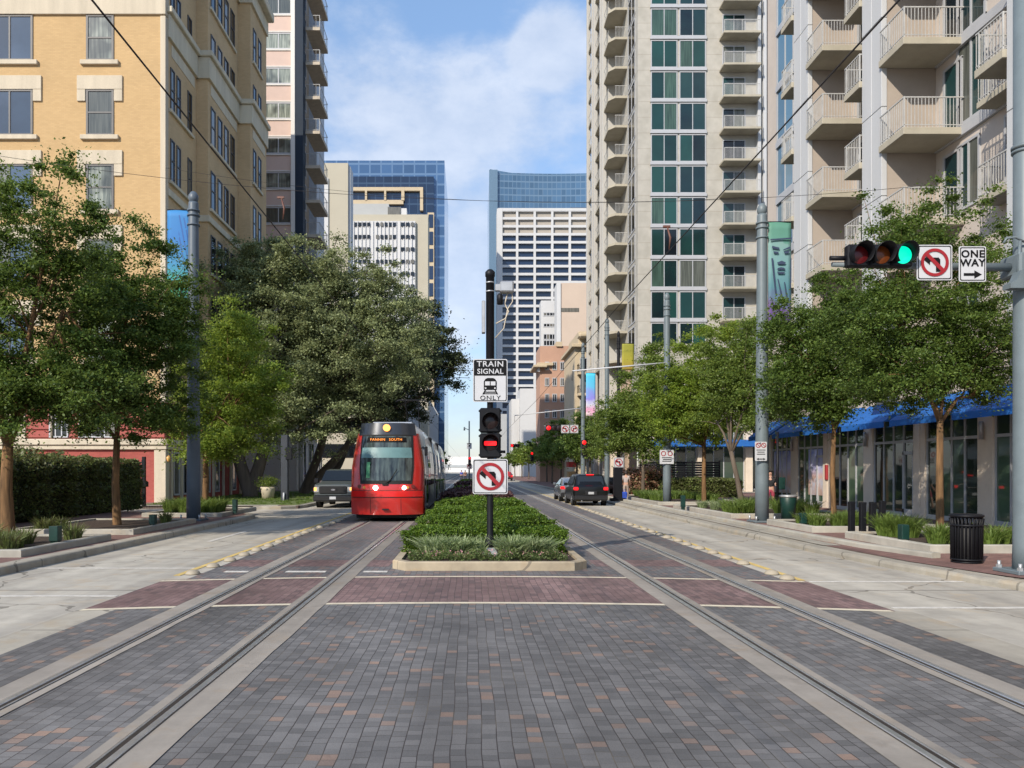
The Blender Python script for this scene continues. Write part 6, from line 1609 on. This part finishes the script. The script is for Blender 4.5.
# ------------------------------------------------------------------ tram
m_tred = M('tram_red', (.46,.022,.017), .25, 0, .05, .8, .6, coat=.6)
m_tdark = M('tram_dark_fascia', (.03,.035,.045), .3, .3, .1, 2, coat=.4)
m_tsilver = M('tram_silver', (.50,.52,.54), .3, .5, .05, 1, coat=.3)
m_under = M('under_black', (.012,.012,.012), .8)
def tram():
    cx, Y0, LN = -3.08, 28.05, 27.
    t = thing('tram', 'red and silver tram coming towards the camera on the left track with lit headlights', 'tram', (cx, Y0+LN/2, .02))
    def hw(z): return 1.325 if z < 2.0 else 1.325 - .27*((z-2.0)/1.7)**1.15
    def yf(u, z): return Y0 + .50*abs(u)**2.6 + (max(0, z-1.25)*.20) + (.10*(1-min(1,(z-.25)/.5)) if z < .75 else 0)
    def fsurf(u0, u1, z0, z1, off, nu=14, nz=10, taper=None, mat_=None, name='panel', parent=t):
        mb = MB(); vs = []
        for j in range(nz+1):
            z = z0+(z1-z0)*j/nz; a, b = (u0, u1) if taper is None else taper(j/nz)
            for i in range(nu+1):
                u = a+(b-a)*i/nu; vs.append((cx+u*hw(z), yf(u, z)-off, z))
        mb._add(vs, [(j*(nu+1)+i, j*(nu+1)+i+1, (j+1)*(nu+1)+i+1, (j+1)*(nu+1)+i) for j in range(nz) for i in range(nu)], True)
        return mb.build(name, mat_, parent)
    # body: lofted nose skin carried back along the first metre
    mb = MB(); nu, nz = 24, 26; vs = []; zt = 3.28
    for j in range(nz+1):
        z = .27+(zt-.27)*j/nz
        rowp = [(cx-hw(z), Y0+1.9, z)] + [(cx+u*hw(z), yf(u, z), z) for u in [ -1+2*i/nu for i in range(nu+1)]] + [(cx+hw(z), Y0+1.9, z)]
        vs += rowp
    m_ = nu+3
    mb._add(vs, [(j*m_+i, j*m_+i+1, (j+1)*m_+i+1, (j+1)*m_+i) for j in range(nz) for i in range(m_-1)], True); mb.build('front_shell', m_tred, t)
    # dark fascia over the windscreen
    fsurf(-.94, .94, 3.2, 3.66, .012, 16, 6, None, m_tdark, 'roof_fascia')
    # windscreen
    def tp(v): a = .72+.11*v; return (-a, a)
    ws_m, tt, b = nt('windscreen'); p = pos(tt); s = N(tt, 'ShaderNodeSeparateXYZ'); L(tt, p, s.inputs[0])
    zf = math_n(tt, 'DIVIDE', math_n(tt, 'SUBTRACT', s.outputs[2], 1.4), 1.9)
    c = N(tt, 'ShaderNodeCombineXYZ'); L(tt, math_n(tt, 'MULTIPLY', s.outputs[0], 6.), c.inputs[0]); L(tt, s.outputs[2], c.inputs[2])
    n_ = ramp(tt, noise(tt, c.outputs[0], 1.2, 3), .35, .7, (.008,.012,.014), (.085,.115,.11))
    L(tt, n_, b.inputs['Base Color']); b.inputs['Roughness'].default_value = .06; b.inputs['Specular IOR Level'].default_value = .6
    fsurf(0, 0, 1.40, 3.22, .02, 16, 12, tp, m_under, 'windscreen_surround')
    wsn = fsurf(0, 0, 1.52, 3.16, .028, 16, 12, lambda v: (-(.68+.105*v), .68+.105*v), ws_m, 'windscreen')
    fsurf(-.74, .74, 2.36, 2.74, .036, 12, 2, None, M('sun_blind', (.11,.21,.22), .4), 'sun_blind', wsn)
    fsurf(-.55, -.45, 1.62, 2.2, .036, 2, 3, None, M('cab_green', (.03,.2,.09), .5), 'cab_trim', wsn)
    # destination
    ds = thing('x', None, None) if False else None
    ob = fsurf(-.62, .62, 2.93, 3.12, .034, 8, 2, None, m_signblk, 'destination_display', t)
    [txt(w_, .125, (cx+dx_, Y0+.31, 3.03), EM('display_orange', (1., .30, .04), 1.3), t, name='destination_text', bold=.0, sx=1.12, space=1.1) for w_, dx_ in (('FANNIN', -.325), ('SOUTH', .335))]
    # bumper bands
    fsurf(-1.0, 1.0, .27, .88, .03, 24, 6, None, m_tred, 'bumper')
    fsurf(-1.0, 1.0, .93, 1.14, .035, 24, 3, None, M('tram_red_band', (.62,.012,.012), .2, 0, .05, .8, .6, coat=.8), 'red_band')
    # lamps
    for px_, nm, mt, r in ((375.5,'headlight',lit_white,.085),(404,'headlight',lit_white,.07)):
        x = GX(px_, Y0); u = (x-cx)/hw(1.25); mb = MB(); mb.cyl((x, yf(u,1.26)-.05, 1.26), (x, yf(u,1.26)+.02, 1.26), r, n=18); mb.build(nm, mt, t)
    for sg in (-1, 1):
        x = cx+sg*.98; u = .98/1.325; mb = MB(); mb.cyl((x, yf(u,1.3)-.03, 1.3), (x, yf(u,1.3)+.02, 1.3), .075, n=16); mb.build('marker_lamp', M('lamp_dull_red', (.10,.012,.01), .3), t)
        x = cx+sg*.80; mb = MB(); mb.cyl((x, yf(.6,1.27)-.03, 1.27), (x, yf(.6,1.27)+.02, 1.27), .05, n=14); mb.build('indicator', M('lamp_dull_amber', (.35,.16,.03), .3), t)
    mb = MB(); mb.cyl((cx+.0, Y0+.33, 3.47), (cx, Y0+.5, 3.47), .13, n=20); mb.build('top_lamp', lit_orange, t)
    mb = MB(); mb.tube([(cx+.0,Y0-.02,1.42),(cx+.18,Y0+.0,1.56),(cx+.42,Y0+.05,1.95)], [.028,.02,.012], 6); mb.bbox(cx-.12,cx+.1,Y0-.03,Y0+.05,1.34,1.44,.02); mb.build('wiper', m_under, t)
    # panel seams, coupler flap, driver
    mb = MB()
    for z in (.90, 1.16):
        vs = []
        for i in range(25): u = -.985+1.97*i/24; vs += [(cx+u*hw(z), yf(u,z)-.037, z-.008), (cx+u*hw(z), yf(u,z)-.037, z+.008)]
        mb._add(vs, [(2*i, 2*i+2, 2*i+3, 2*i+1) for i in range(24)])
    for u in (-.42, .42):
        vs = []
        for i in range(6): z = .30+.58*i/5; vs += [(cx+(u-.006)*hw(z), yf(u,z)-.034, z), (cx+(u+.006)*hw(z), yf(u,z)-.034, z)]
        mb._add(vs, [(2*i, 2*i+1, 2*i+3, 2*i+2) for i in range(5)])
    mb.build('panel_seams', m_under, t)
    mb = MB(); mb.bbox(cx-.12, cx+.12, Y0-.09, Y0, .45, .5, .01); mb.build('tow_bracket', m_under, t)
    # sides, roof
    sec = [(1.325,.32),(1.325,2.0),(1.26,2.7),(1.15,3.25),(1.0,3.55),(.6,3.66)]
    full = [( -a, z) for a, z in sec] + [(a, z) for a, z in reversed(sec)]
    for k, (ya, yb) in enumerate(((Y0+1.6, Y0+9.4), (Y0+9.9, Y0+17.2), (Y0+17.7, Y0+27))):
        mb = MB(); n = len(full); mb._add([(cx+a, ya, z) for a, z in full] + [(cx+a, yb, z) for a, z in full], [(i, (i+1)%n, n+(i+1)%n, n+i) for i in range(n)] + [tuple(reversed(range(n))), tuple(range(n, 2*n))], True)
        mb.build('car_body', m_tsilver, t)
    for ya in (Y0+9.4, Y0+17.2):
        mb = MB(); mb.bbox(cx-1.2, cx+1.2, ya-.01, ya+.51, .4, 3.5, .05); mb.build('bellows', m_under, t)
    # windows and doors follow the slope of the side
    def side_panel(sg, ya, yb, z0, z1, off, mat_, name):
        pts = [z0, 2.0, z1] if z0 < 2.0 < z1 else [z0, z1]
        if z1 > 2.7: pts = sorted(set([z for z in (z0, 2.0, 2.7, z1) if z0 <= z <= z1]))
        def w(z):
            for (a, za), (b, zb) in zip(sec, sec[1:]):
                if za <= z <= zb: return a+(b-a)*(z-za)/(zb-za)
            return 1.0
        mb = MB(); vs = []
        for z in pts: vs += [(cx+sg*(w(z)+off), ya, z), (cx+sg*(w(z)+off), yb, z)]
        fs = []
        for i in range(len(pts)-1):
            f = (2*i, 2*i+1, 2*i+3, 2*i+2); fs.append(f if sg > 0 else tuple(reversed(f)))
        mb._add(vs, fs); return mb.build(name, mat_, t)
    g_tr = glass('glass_tram', (.02,.026,.028), .04, .5, .5)
    for sg in (-1, 1):
        y = Y0+1.7
        side_panel(sg, y, y+.9, 1.3, 2.85, .006, g_tr, 'cab_window'); y += 1.1
        side_panel(sg, Y0+1.62, Y0+27, .32, .60, .008, m_tred, 'red_skirt') if False else None
        for (a, b, kind) in ((2.9,4.3,'door'),(4.5,6.2,'window'),(6.3,8.0,'window'),(8.1,9.2,'window'),(10.1,11.6,'window'),(11.8,13.2,'door'),(13.4,15.2,'window'),(15.4,17.0,'door'),(17.9,19.4,'window'),(19.6,21.2,'window'),(21.4,22.8,'door'),(23,24.6,'window'),(24.8,26.2,'window')):
            if kind == 'door': side_panel(sg, Y0+a, Y0+b, .42, 2.9, .008, g_tr, 'door')
            else: side_panel(sg, Y0+a, Y0+b, 1.25, 2.75, .006, g_tr, 'side_window')
    mb = MB()
    for k, (ya, yb) in enumerate(((Y0+2.5,Y0+5.5),(Y0+6.2,Y0+9),(Y0+10.5,Y0+12.2),(Y0+18.3,Y0+21.5),(Y0+22,Y0+26))): mb.bbox(cx-.8, cx+.8, ya, yb, 3.6, 3.82, .05)
    mb.build('roof_equipment', m_tsilver, t)
    mb = MB(); mb.bbox(cx-1.15, cx+1.15, Y0+.55, Y0+26.6, .12, .34, .02)
    mb.build('underframe', m_under, t)
    for y in (1.9, 3.6, 12.4, 14.2, 22.8, 24.6):
        mb = MB()
        for sg in (-1, 1): mb.cyl((cx+sg*.7175-.06, Y0+y, .33), (cx+sg*.7175+.06, Y0+y, .33), .31, n=20)
        mb.build('wheelset', m_under, t)
    mb = MB(); yp = Y0+12.8
    mb.tube([(cx-.45,yp,3.6),(cx-.3,yp+1.,4.6),(cx-.35,yp-.2,5.55)], .03, 6); mb.tube([(cx+.45,yp,3.6),(cx+.3,yp+1.,4.6),(cx+.35,yp-.2,5.55)], .03, 6)
    mb.tube([(cx-.85,yp-.2,5.5),(cx-.7,yp-.2,5.6),(cx+.7,yp-.2,5.6),(cx+.85,yp-.2,5.5)], .035, 6); mb.build('pantograph', m_black, t)
    mb = MB()
    for sg in (-1, 1): mb.tube([(cx+sg*1.2, Y0+1.2, 2.75),(cx+sg*1.42, Y0+1.05, 2.75)], .02, 6); mb.bbox(cx+sg*1.42-.06, cx+sg*1.42+.06, Y0+1., Y0+1.06, 2.45, 2.8, .02)
    mb.build('side_mirror', m_black, t)
tram()

# ------------------------------------------------------------------ road vehicles
m_tyre = M('tyre', (.015,.015,.015), .85, 0, .2, 5); m_rim = M('rim', (.32,.33,.34), .35, .7, .1, 5)
g_car = glass('glass_car', (.012,.015,.017), .04, .5, .5)
def vehicle(name, label, cat, loc, rz, st, paint, wheels, glassp, lights, extras):
    """st: stations (y, z_bottom, half width, z_belt, half width at roof, z_roof); z_roof == z_belt where there is no cabin. Local frame: front at -y."""
    t = thing(name, label, cat, loc, local=True); t.rotation_euler = (0, 0, rz)
    mb = MB(); vs = []; prof_n = 0
    for (y, zb, hw, zl, hr, zr) in st:
        zm = (zb+zl)/2
        half = [(hw*.86, zb), (hw*.97, zb+.06), (hw, zm), (hw*.985, zl-.05), (hw*.94, zl), (hw*.94+(hr-hw*.94)*.5, zl+(zr-zl)*.5), (hr, zr-.03 if zr > zl else zr), (hr*.75, zr+.02)]
        row = [(-a, z) for a, z in half] + [(a, z) for a, z in reversed(half)]
        prof_n = len(row); vs += [(a, y, z) for a, z in row]
    n = prof_n; fs = [(k*n+i, k*n+(i+1)%n, (k+1)*n+(i+1)%n, (k+1)*n+i) for k in range(len(st)-1) for i in range(n)]
    fs = [tuple(reversed(f)) for f in fs] + [tuple(range(n)), tuple(reversed([(len(st)-1)*n+i for i in range(n)]))]
    mb._add(vs, fs, True); body = mb.build('body', paint, t)
    bv = body.modifiers.new('b', 'BEVEL'); bv.width = .025; bv.segments = 2; bv.limit_method = 'ANGLE'; bv.angle_limit = R(35)
    for (wx, wy, r, ww) in wheels:
        wm = MB(); s = 1 if wx > 0 else -1
        wm.cyl((wx-ww/2, wy, r), (wx+ww/2, wy, r), r, n=24); w_ = wm.build('wheel', m_tyre, t)
        rm = MB(); rm.cyl((wx+s*ww/2, wy, r), (wx+s*(ww/2+.012), wy, r), r*.62, n=18); rm.build('rim', m_rim, w_)
        am = MB(); am.cyl((wx+s*(ww/2-.06), wy, r), (wx+s*(ww/2-.02), wy, r), r*1.15, n=24); am.build('wheel_arch', m_under, t)
    for nm, mt, f in glassp + lights + extras:
        g = MB(); f(g); g.build(nm, mt, t)
    return t
# pickup: facing the camera
def q4(pts): return lambda g: g._add(pts, [tuple(range(len(pts)))])
def bb(*a): return lambda g: g.bbox(*a)
m_pwhite = M('pickup_silver_paint', (.075,.085,.083), .35, .2, .05, 1, .6, coat=.6); m_sblack = M('black_car_paint', (.004,.0045,.005), .3, 0, .1, 1, .3, coat=.25)
m_sgrey = M('grey_car_paint', (.17,.18,.19), .25, .5, .05, 1, .6, coat=.6); m_grille = M('grille', (.012,.012,.013), .5)
st = [(0,.42,.90,1.12,.80,1.12),(.12,.32,.98,1.20,.86,1.20),(1.15,.32,1.0,1.26,.88,1.26),(1.25,.32,1.0,1.27,.84,1.27),(1.95,.34,1.0,1.28,.74,1.88),(2.3,.34,1.0,1.28,.74,1.94),(3.7,.34,1.0,1.28,.74,1.92),(4.0,.34,1.0,1.28,.78,1.29),(5.7,.38,1.0,1.28,.9,1.28),(5.8,.5,.97,1.26,.88,1.26)]
vehicle('pickup_truck', 'silver pickup truck with a black grille and lit amber lamps beside the tram', 'pickup truck', (-6.85, 38.5, 0), 0, st, m_pwhite,
    [(-.86,1.0,.40,.27),(.86,1.0,.40,.27),(-.86,4.6,.40,.27),(.86,4.6,.40,.27)],
    [('windscreen', g_car, q4([(-.84,1.27,1.36),(.84,1.27,1.36),(.70,1.84,1.885),(-.70,1.84,1.885)])), ('side_window', g_car, q4([(.955,1.6,1.33),(.955,3.7,1.33),(.77,3.6,1.84),(.77,2.1,1.84)]))],
    [('headlight', lit_orange, bb(-.96,-.83,-.03,.1,.86,1.04,.02)), ('headlight', lit_orange, bb(.83,.95,-.03,.1,.88,1.04,.02)), ('headlight_glass', M('headlamp_glass', (.35,.36,.36), .15), bb(-.97,-.70,-.015,.2,.78,1.06,.03)), ('headlight_glass', M('headlamp_glass', (.35,.36,.36), .15), bb(.70,.97,-.015,.2,.78,1.06,.03))],
    [('grille', m_grille, bb(-.69,.69,-.05,.1,.72,1.10,.04)), ('grille_bar', m_pwhite, bb(-.95,.95,-.06,.1,.64,.70,.02)), ('bumper', m_grille, bb(-.99,.99,-.12,.15,.34,.62,.05)),
     ('badge', M('badge_grey', (.2,.2,.22), .4), lambda g: g.pxz([(.11*math.cos(a*.524), .92+.045*math.sin(a*.524)) for a in range(12)], -.06, -.045)),
     ('number_plate', m_white, bb(-.16,.16,-.14,-.11,.44,.58,.01)), ('door_mirror', m_black, bb(-1.25,-1.02,1.45,1.6,1.22,1.48,.03)), ('door_mirror', m_black, bb(1.02,1.25,1.45,1.6,1.22,1.48,.03)),
     ('bonnet_line', m_grille, bb(-.7,.7,1.16,1.3,1.262,1.275,.003))])
def rear_car(name, label, cat, loc, rz, paint, W_, H, belt, hb, LN, lit=True):
    hw = W_/2; rw = hw*(.78 if H > 1.6 else .70)
    st = [(0,.36,hw*.95,belt-.05,hw*.80,belt-.05),(.10,.28,hw*.99,belt,hw*.82,belt),(.14,.26,hw,belt,hw*.80,belt+.04),(hb,.24,hw,belt+.01,rw,H-.05),(hb+.5,.24,hw,belt,rw,H),(LN*.48,.24,hw,belt-.02,rw,H),(LN*.60,.24,hw,belt-.05,rw*.98,H-.1),(LN*.76,.24,hw,belt-.08,hw*.8,belt-.06),(LN-.25,.26,hw*.96,belt-.2,hw*.75,belt-.2),(LN,.36,hw*.86,belt-.34,hw*.7,belt-.34)]
    w2 = .86
    return vehicle(name, label, cat, loc, rz, st, paint,
        [(s*(hw-.12), y, .33, .24) for s in (-1, 1) for y in (.85, LN-.85)],
        [('rear_window', g_car, q4([(-hw*.76,.145,belt+.06),(hw*.76,.145,belt+.06),(rw*.90,hb-.04,H-.09),(-rw*.90,hb-.04,H-.09)])),
         ('side_window', g_car, q4([(-hw*.962,LN*.70,belt+.0),(-hw*.962,.6,belt+.05),(-rw*1.06,hb+.25,H-.1),(-rw*1.06,LN*.56,H-.12)])),
         ('side_window', g_car, q4([(hw*.962,.6,belt+.05),(hw*.962,LN*.70,belt+.0),(rw*1.06,LN*.56,H-.12),(rw*1.06,hb+.25,H-.1)]))],
        [('tail_light', lit_red, bb(-hw*.98,-hw*.72,-.04,.12,belt-.22,belt-.06,.03)), ('tail_light', lit_red, bb(hw*.72,hw*.98,-.04,.12,belt-.22,belt-.06,.03)), ('brake_light', lit_red, bb(-.20,.20,hb-.12,hb-.02,H-.045,H+.0,.01))],
        [('bumper', m_grille, bb(-hw*.96,hw*.96,-.08,.12,.30,.56,.05)), ('number_plate', M('plate_grey', (.35,.36,.37), .5), bb(-.15,.15,-.095,-.07,.62,.75,.01)), ('plate_recess', m_grille, bb(-.32,.32,-.068,-.02,.58,.80,.02)),
         ('door_mirror', paint, bb(-hw-.16,-hw+.02,LN*.62,LN*.62+.12,belt-.02,belt+.14,.03)), ('door_mirror', paint, bb(hw-.02,hw+.16,LN*.62,LN*.62+.12,belt-.02,belt+.14,.03)), ('exhaust', m_galv, lambda g: (g.cyl((-.5,-.06,.27),(-.5,.1,.27),.03), g.cyl((.5,-.06,.27),(.5,.1,.27),.03)))])
rear_car('sport_utility_vehicle', 'black SUV driving away in the right lane with its brake lights on', 'car', (6.42, 40.8, 0), 0, m_sblack, 1.86, 1.68, 1.06, .42, 4.4)
rear_car('car', 'grey sedan just ahead of the black SUV, mostly hidden by it', 'car', (6.35, 46.2, 0), R(-1), m_sgrey, 1.84, 1.45, .98, 1.35, 4.8)
# parked dark pickup, side on, behind the shrubs at right, and a silver car further
st2 = [(0,.45,.92,1.05,.8,1.05),(.15,.36,.98,1.14,.86,1.14),(1.2,.36,1.0,1.18,.84,1.18),(1.9,.36,1.0,1.22,.74,1.82),(3.5,.36,1.0,1.22,.74,1.84),(3.75,.36,1.0,1.22,.78,1.24),(5.5,.40,1.0,1.22,.9,1.22),(5.6,.5,.97,1.2,.88,1.2)]
vehicle('pickup_truck', 'dark pickup parked side-on behind the low hedge and bent-trunk tree', 'pickup truck', (15.2, 56.5, .14), R(90), st2, M('dark_blue_paint', (.02,.025,.035), .25, .2, .1, 1, .6, coat=.6),
    [(s*.86, y, .38, .26) for s in (-1, 1) for y in (1.0, 4.5)],
    [('side_window', g_car, q4([(-.955,3.5,1.28),(-.955,1.5,1.28),(-.77,2.0,1.76),(-.77,3.35,1.76)])), ('windscreen', g_car, q4([(-.84,1.28,1.24),(.84,1.28,1.24),(.70,1.85,1.78),(-.70,1.85,1.78)]))],
    [('headlight', M('headlamp_glass', (.35,.36,.36), .15), bb(-.96,-.70,-.03,.12,.80,1.0,.03)), ('headlight', M('headlamp_glass', (.35,.36,.36), .15), bb(.70,.96,-.03,.12,.80,1.0,.03))],
    [('trim_strip', m_rim, bb(-1.012,-.99,.6,5.2,.60,.64,.004)), ('bumper', m_rim, bb(-.95,.95,-.1,.1,.4,.62,.04))])
# ------------------------------------------------------------------ black screen wall behind the parked pickup
t = thing('fence', 'dark slatted screen fence behind the small light green tree, left of the parked pickup', 'fence', (16.4, 60, .14))
mb = MB()
for k in range(12): mb.box(13.3, 19.5, 60, 60.05, .3+k*.19, .46+k*.19)
mb.build('slats', m_black, t)
for x in (13.3, 15.3, 17.4, 19.5): mb = MB(); mb.box(x-.05, x+.05, 60.06, 60.14, .14, 2.65); mb.build('post', m_black, t)
t = thing('kiosk', 'orange booth with a red top beyond the two cars', 'kiosk', (GX(573,90), 90, .1))
Y = 90; mb = MB(); mb.bbox(GX(569,Y), GX(577,Y), Y, Y+2, .1, GZ(471.5,Y), .02); mb.build('wall', M('kiosk_orange', (.50,.31,.14), .8), t)
mb = MB(); mb.bbox(GX(568.5,Y), GX(577.5,Y), Y-.1, Y+2.1, GZ(467,Y), GZ(461.8,Y), .02); mb.build('sign_panel', M('kiosk_red', (.55,.05,.04), .6), t)

# ------------------------------------------------------------------ people
def skin_mesh(name, verts, edges, radii, mat_, parent, sub=2):
    me = bpy.data.meshes.new('tmp'); me.from_pydata(verts, edges, []); ob = bpy.data.objects.new('tmp', me); COL.objects.link(ob)
    ob.modifiers.new('k', 'SKIN').use_smooth_shade = True
    for i, r in enumerate(radii):
        rr_ = r if isinstance(r, tuple) else (r, r); me.skin_vertices[0].data[i].radius = rr_
    me.skin_vertices[0].data[0].use_root = True
    sb = ob.modifiers.new('s', 'SUBSURF'); sb.levels = sub; sb.render_levels = sub
    bpy.context.view_layer.update()
    m2 = bpy.data.meshes.new_from_object(ob.evaluated_get(bpy.context.evaluated_depsgraph_get()))
    bpy.data.objects.remove(ob); m2.materials.clear(); m2.materials.append(mat_)
    for p_ in m2.polygons: p_.use_smooth = True
    return link(name, m2, parent)
m_skin = M('skin', (.42,.24,.17), .6, 0, .06, 6); m_hair = M('hair_dark', (.025,.018,.014), .7)
def person(label, loc, rz, H, shirt, legs, shorts=True, stride=.22, arms=((-.12,0),(.2,.1)), bag=None, hair=m_hair, long_hair=False):
    t = thing('person', label, 'person', loc, local=True); t.rotation_euler = (0,0,rz); k = H/1.75
    V = lambda *a: tuple(c*k for c in a)
    s = stride
    # pelvis, belly, chest, neck, head base, head, crown
    v = [V(0,0,.93), V(0,.005,1.10), V(0,0,1.30), V(0,.0,1.45), V(0,-.01,1.53), V(0,-.02,1.63), V(0,-.015,1.70)]
    e = [(0,1),(1,2),(2,3),(3,4),(4,5),(5,6)]; r = [(.13,.10),(.125,.09),(.15,.10),(.07,.06),(.055,.055),(.082,.10),(.06,.075)]
    def add(p, par, rad): v.append(V(*p)); e.append((par, len(v)-1)); r.append(rad); return len(v)-1
    for sg, fwd in ((-1, -s), (1, s)):
        h = add((sg*.095, 0, .90), 0, .095); kn = add((sg*.10, fwd*.55-.03, .50), h, .06); an = add((sg*.10, fwd+(.05 if fwd > 0 else 0), .10), kn, .038); add((sg*.11, fwd-.14, .035), an, (.035,.03))
    hands = []
    for (sg, (sw, bend)) in ((-1, arms[0]), (1, arms[1])):
        sh = add((sg*.19, 0, 1.40), 2, .055); el = add((sg*.23, sw*.5, 1.13), sh, .04); wr = add((sg*.22, sw-.10-bend, .90+bend*1.2), el, .028)
        hb = add((sg*.215, sw-.13-bend, .84+bend*1.2), wr, (.022,.036)); hands.append((sg, sw, bend))
        for q in range(4): add((sg*(.215+.006*q), sw-.16-bend-.012*q+.02, .755+.006*abs(q-1.5)+bend*1.2), hb, .010)
        add((sg*.195, sw-.18-bend, .82+bend*1.2), hb, .011)
    skin_mesh('body', v, e, r, m_skin, t)
    # nose, ears and eyes on the head
    mb = MB(); mb.lathe([(.012*k,0),(.016*k,.012*k),(.004*k,.045*k)], (0,-.117*k,1.60*k), 8)
    hd = mb.build('nose', m_skin, t)
    sv = [V(0,0,.97), V(0,.005,1.10), V(0,0,1.31), V(0,0,1.43)]; se = [(0,1),(1,2),(2,3)]; sr = [(.15,.115),(.145,.105),(.17,.12),(.08,.07)]
    for (sg, (sw, bend)) in ((-1, arms[0]), (1, arms[1])):
        a = len(sv); sv += [V(sg*.19,0,1.405), V(sg*.225,sw*.45,1.18)]; se += [(2,a),(a,a+1)]; sr += [.072,.06]
    skin_mesh('shirt', sv, se, sr, shirt, t)
    lv = [V(0,0,.99), V(0,0,.90)]; le = [(0,1)]; lr = [(.14,.11),(.13,.11)]
    for sg, fwd in ((-1, -s), (1, s)):
        a = len(lv); lv += [V(sg*.095,0,.86), V(sg*.10,fwd*.5-.02,.56)]; le += [(1,a),(a,a+1)]; lr += [.105,.08]
        if not shorts: lv += [V(sg*.10, fwd+(.05 if fwd > 0 else 0), .11)]; le += [(a+1,a+2)]; lr += [.06]
    skin_mesh('shorts' if shorts else 'trousers', lv, le, lr, legs, t)
    hv = [V(0,.02,1.66), V(0,.0,1.715), V(0,.04,1.60)]; he = [(0,1),(0,2)]; hr_ = [(.092,.10),(.07,.08),(.075,.06)]
    if long_hair: hv.append(V(0,.06,1.48)); he.append((2,3)); hr_.append((.06,.04))
    skin_mesh('hair', hv, he, hr_, hair, t)
    for sg, fwd in ((-1, -s), (1, s)):
        mb = MB(); yy = (fwd+(.05 if fwd > 0 else 0))*k; mb.bbox((sg*.11-.045)*k, (sg*.11+.045)*k, yy-.20*k, yy+.07*k, .0, .085*k, .02); mb.build('shoe', M('shoe_light', (.5,.5,.5), .7), t)
    return t
person('walker in a black shirt and pink shorts behind the thick right catenary pole', (GX(770.5,34), 34, .145), R(-25), 1.74, M('shirt_black', (.012,.012,.014), .8), M('shorts_pink', (.32,.05,.08), .8), arms=((-.1,.0),(.15,.25)))
p2 = person('person in a pale shirt near the thick black kerbside post, beside a blue bag', (GX(626,47), 47, .145), R(160), 1.7, M('shirt_pale', (.34,.29,.27), .8), M('trousers_tan', (.30,.24,.2), .8), False, .12)
x = GX(625,46.3); t = thing('bag', 'bright blue bag beside the person in a pale shirt', 'bag', (x, 46.3, .145)); mb = MB(); mb.bbox(x-.22, x+.12, 46.1, 46.4, .145, .6, .06); mb.build('body', M('bag_blue', (.02,.06,.35), .7), t)
mb = MB(); mb.tube([(x-.12,46.25,.58),(x-.1,46.25,.72),(x+.0,46.25,.72),(x+.02,46.25,.58)], .015, 6); mb.build('handle', M('bag_blue', (.02,.06,.35), .7), t)
person('tiny far person in blue on the median track crossing, left of the far signal', (GX(461.5,130), 130, .1), 0, 1.75, M('shirt_blue', (.03,.07,.4), .8), M('trousers_dark', (.03,.03,.05), .8), False, .12)
person('tiny far person in dark clothes just left of the far signal pole', (GX(465.2,126), 126, .1), 0, 1.75, M('shirt_brown', (.16,.08,.06), .8), M('trousers_dark', (.03,.03,.05), .8), False, .1)
# dark red vehicle just right of the median pole, far away
rear_car('car', 'tiny far red car in the right lane, just right of the no left turn sign', 'car', (6.6, 135, 0), 0, M('red_car_paint', (.35,.03,.03), .3, .2, .05, 1, coat=.5), 1.85, 1.6, 1.0, .7, 4.4)
for o in bpy.data.objects:
    if '_org' in o: del o['_org']
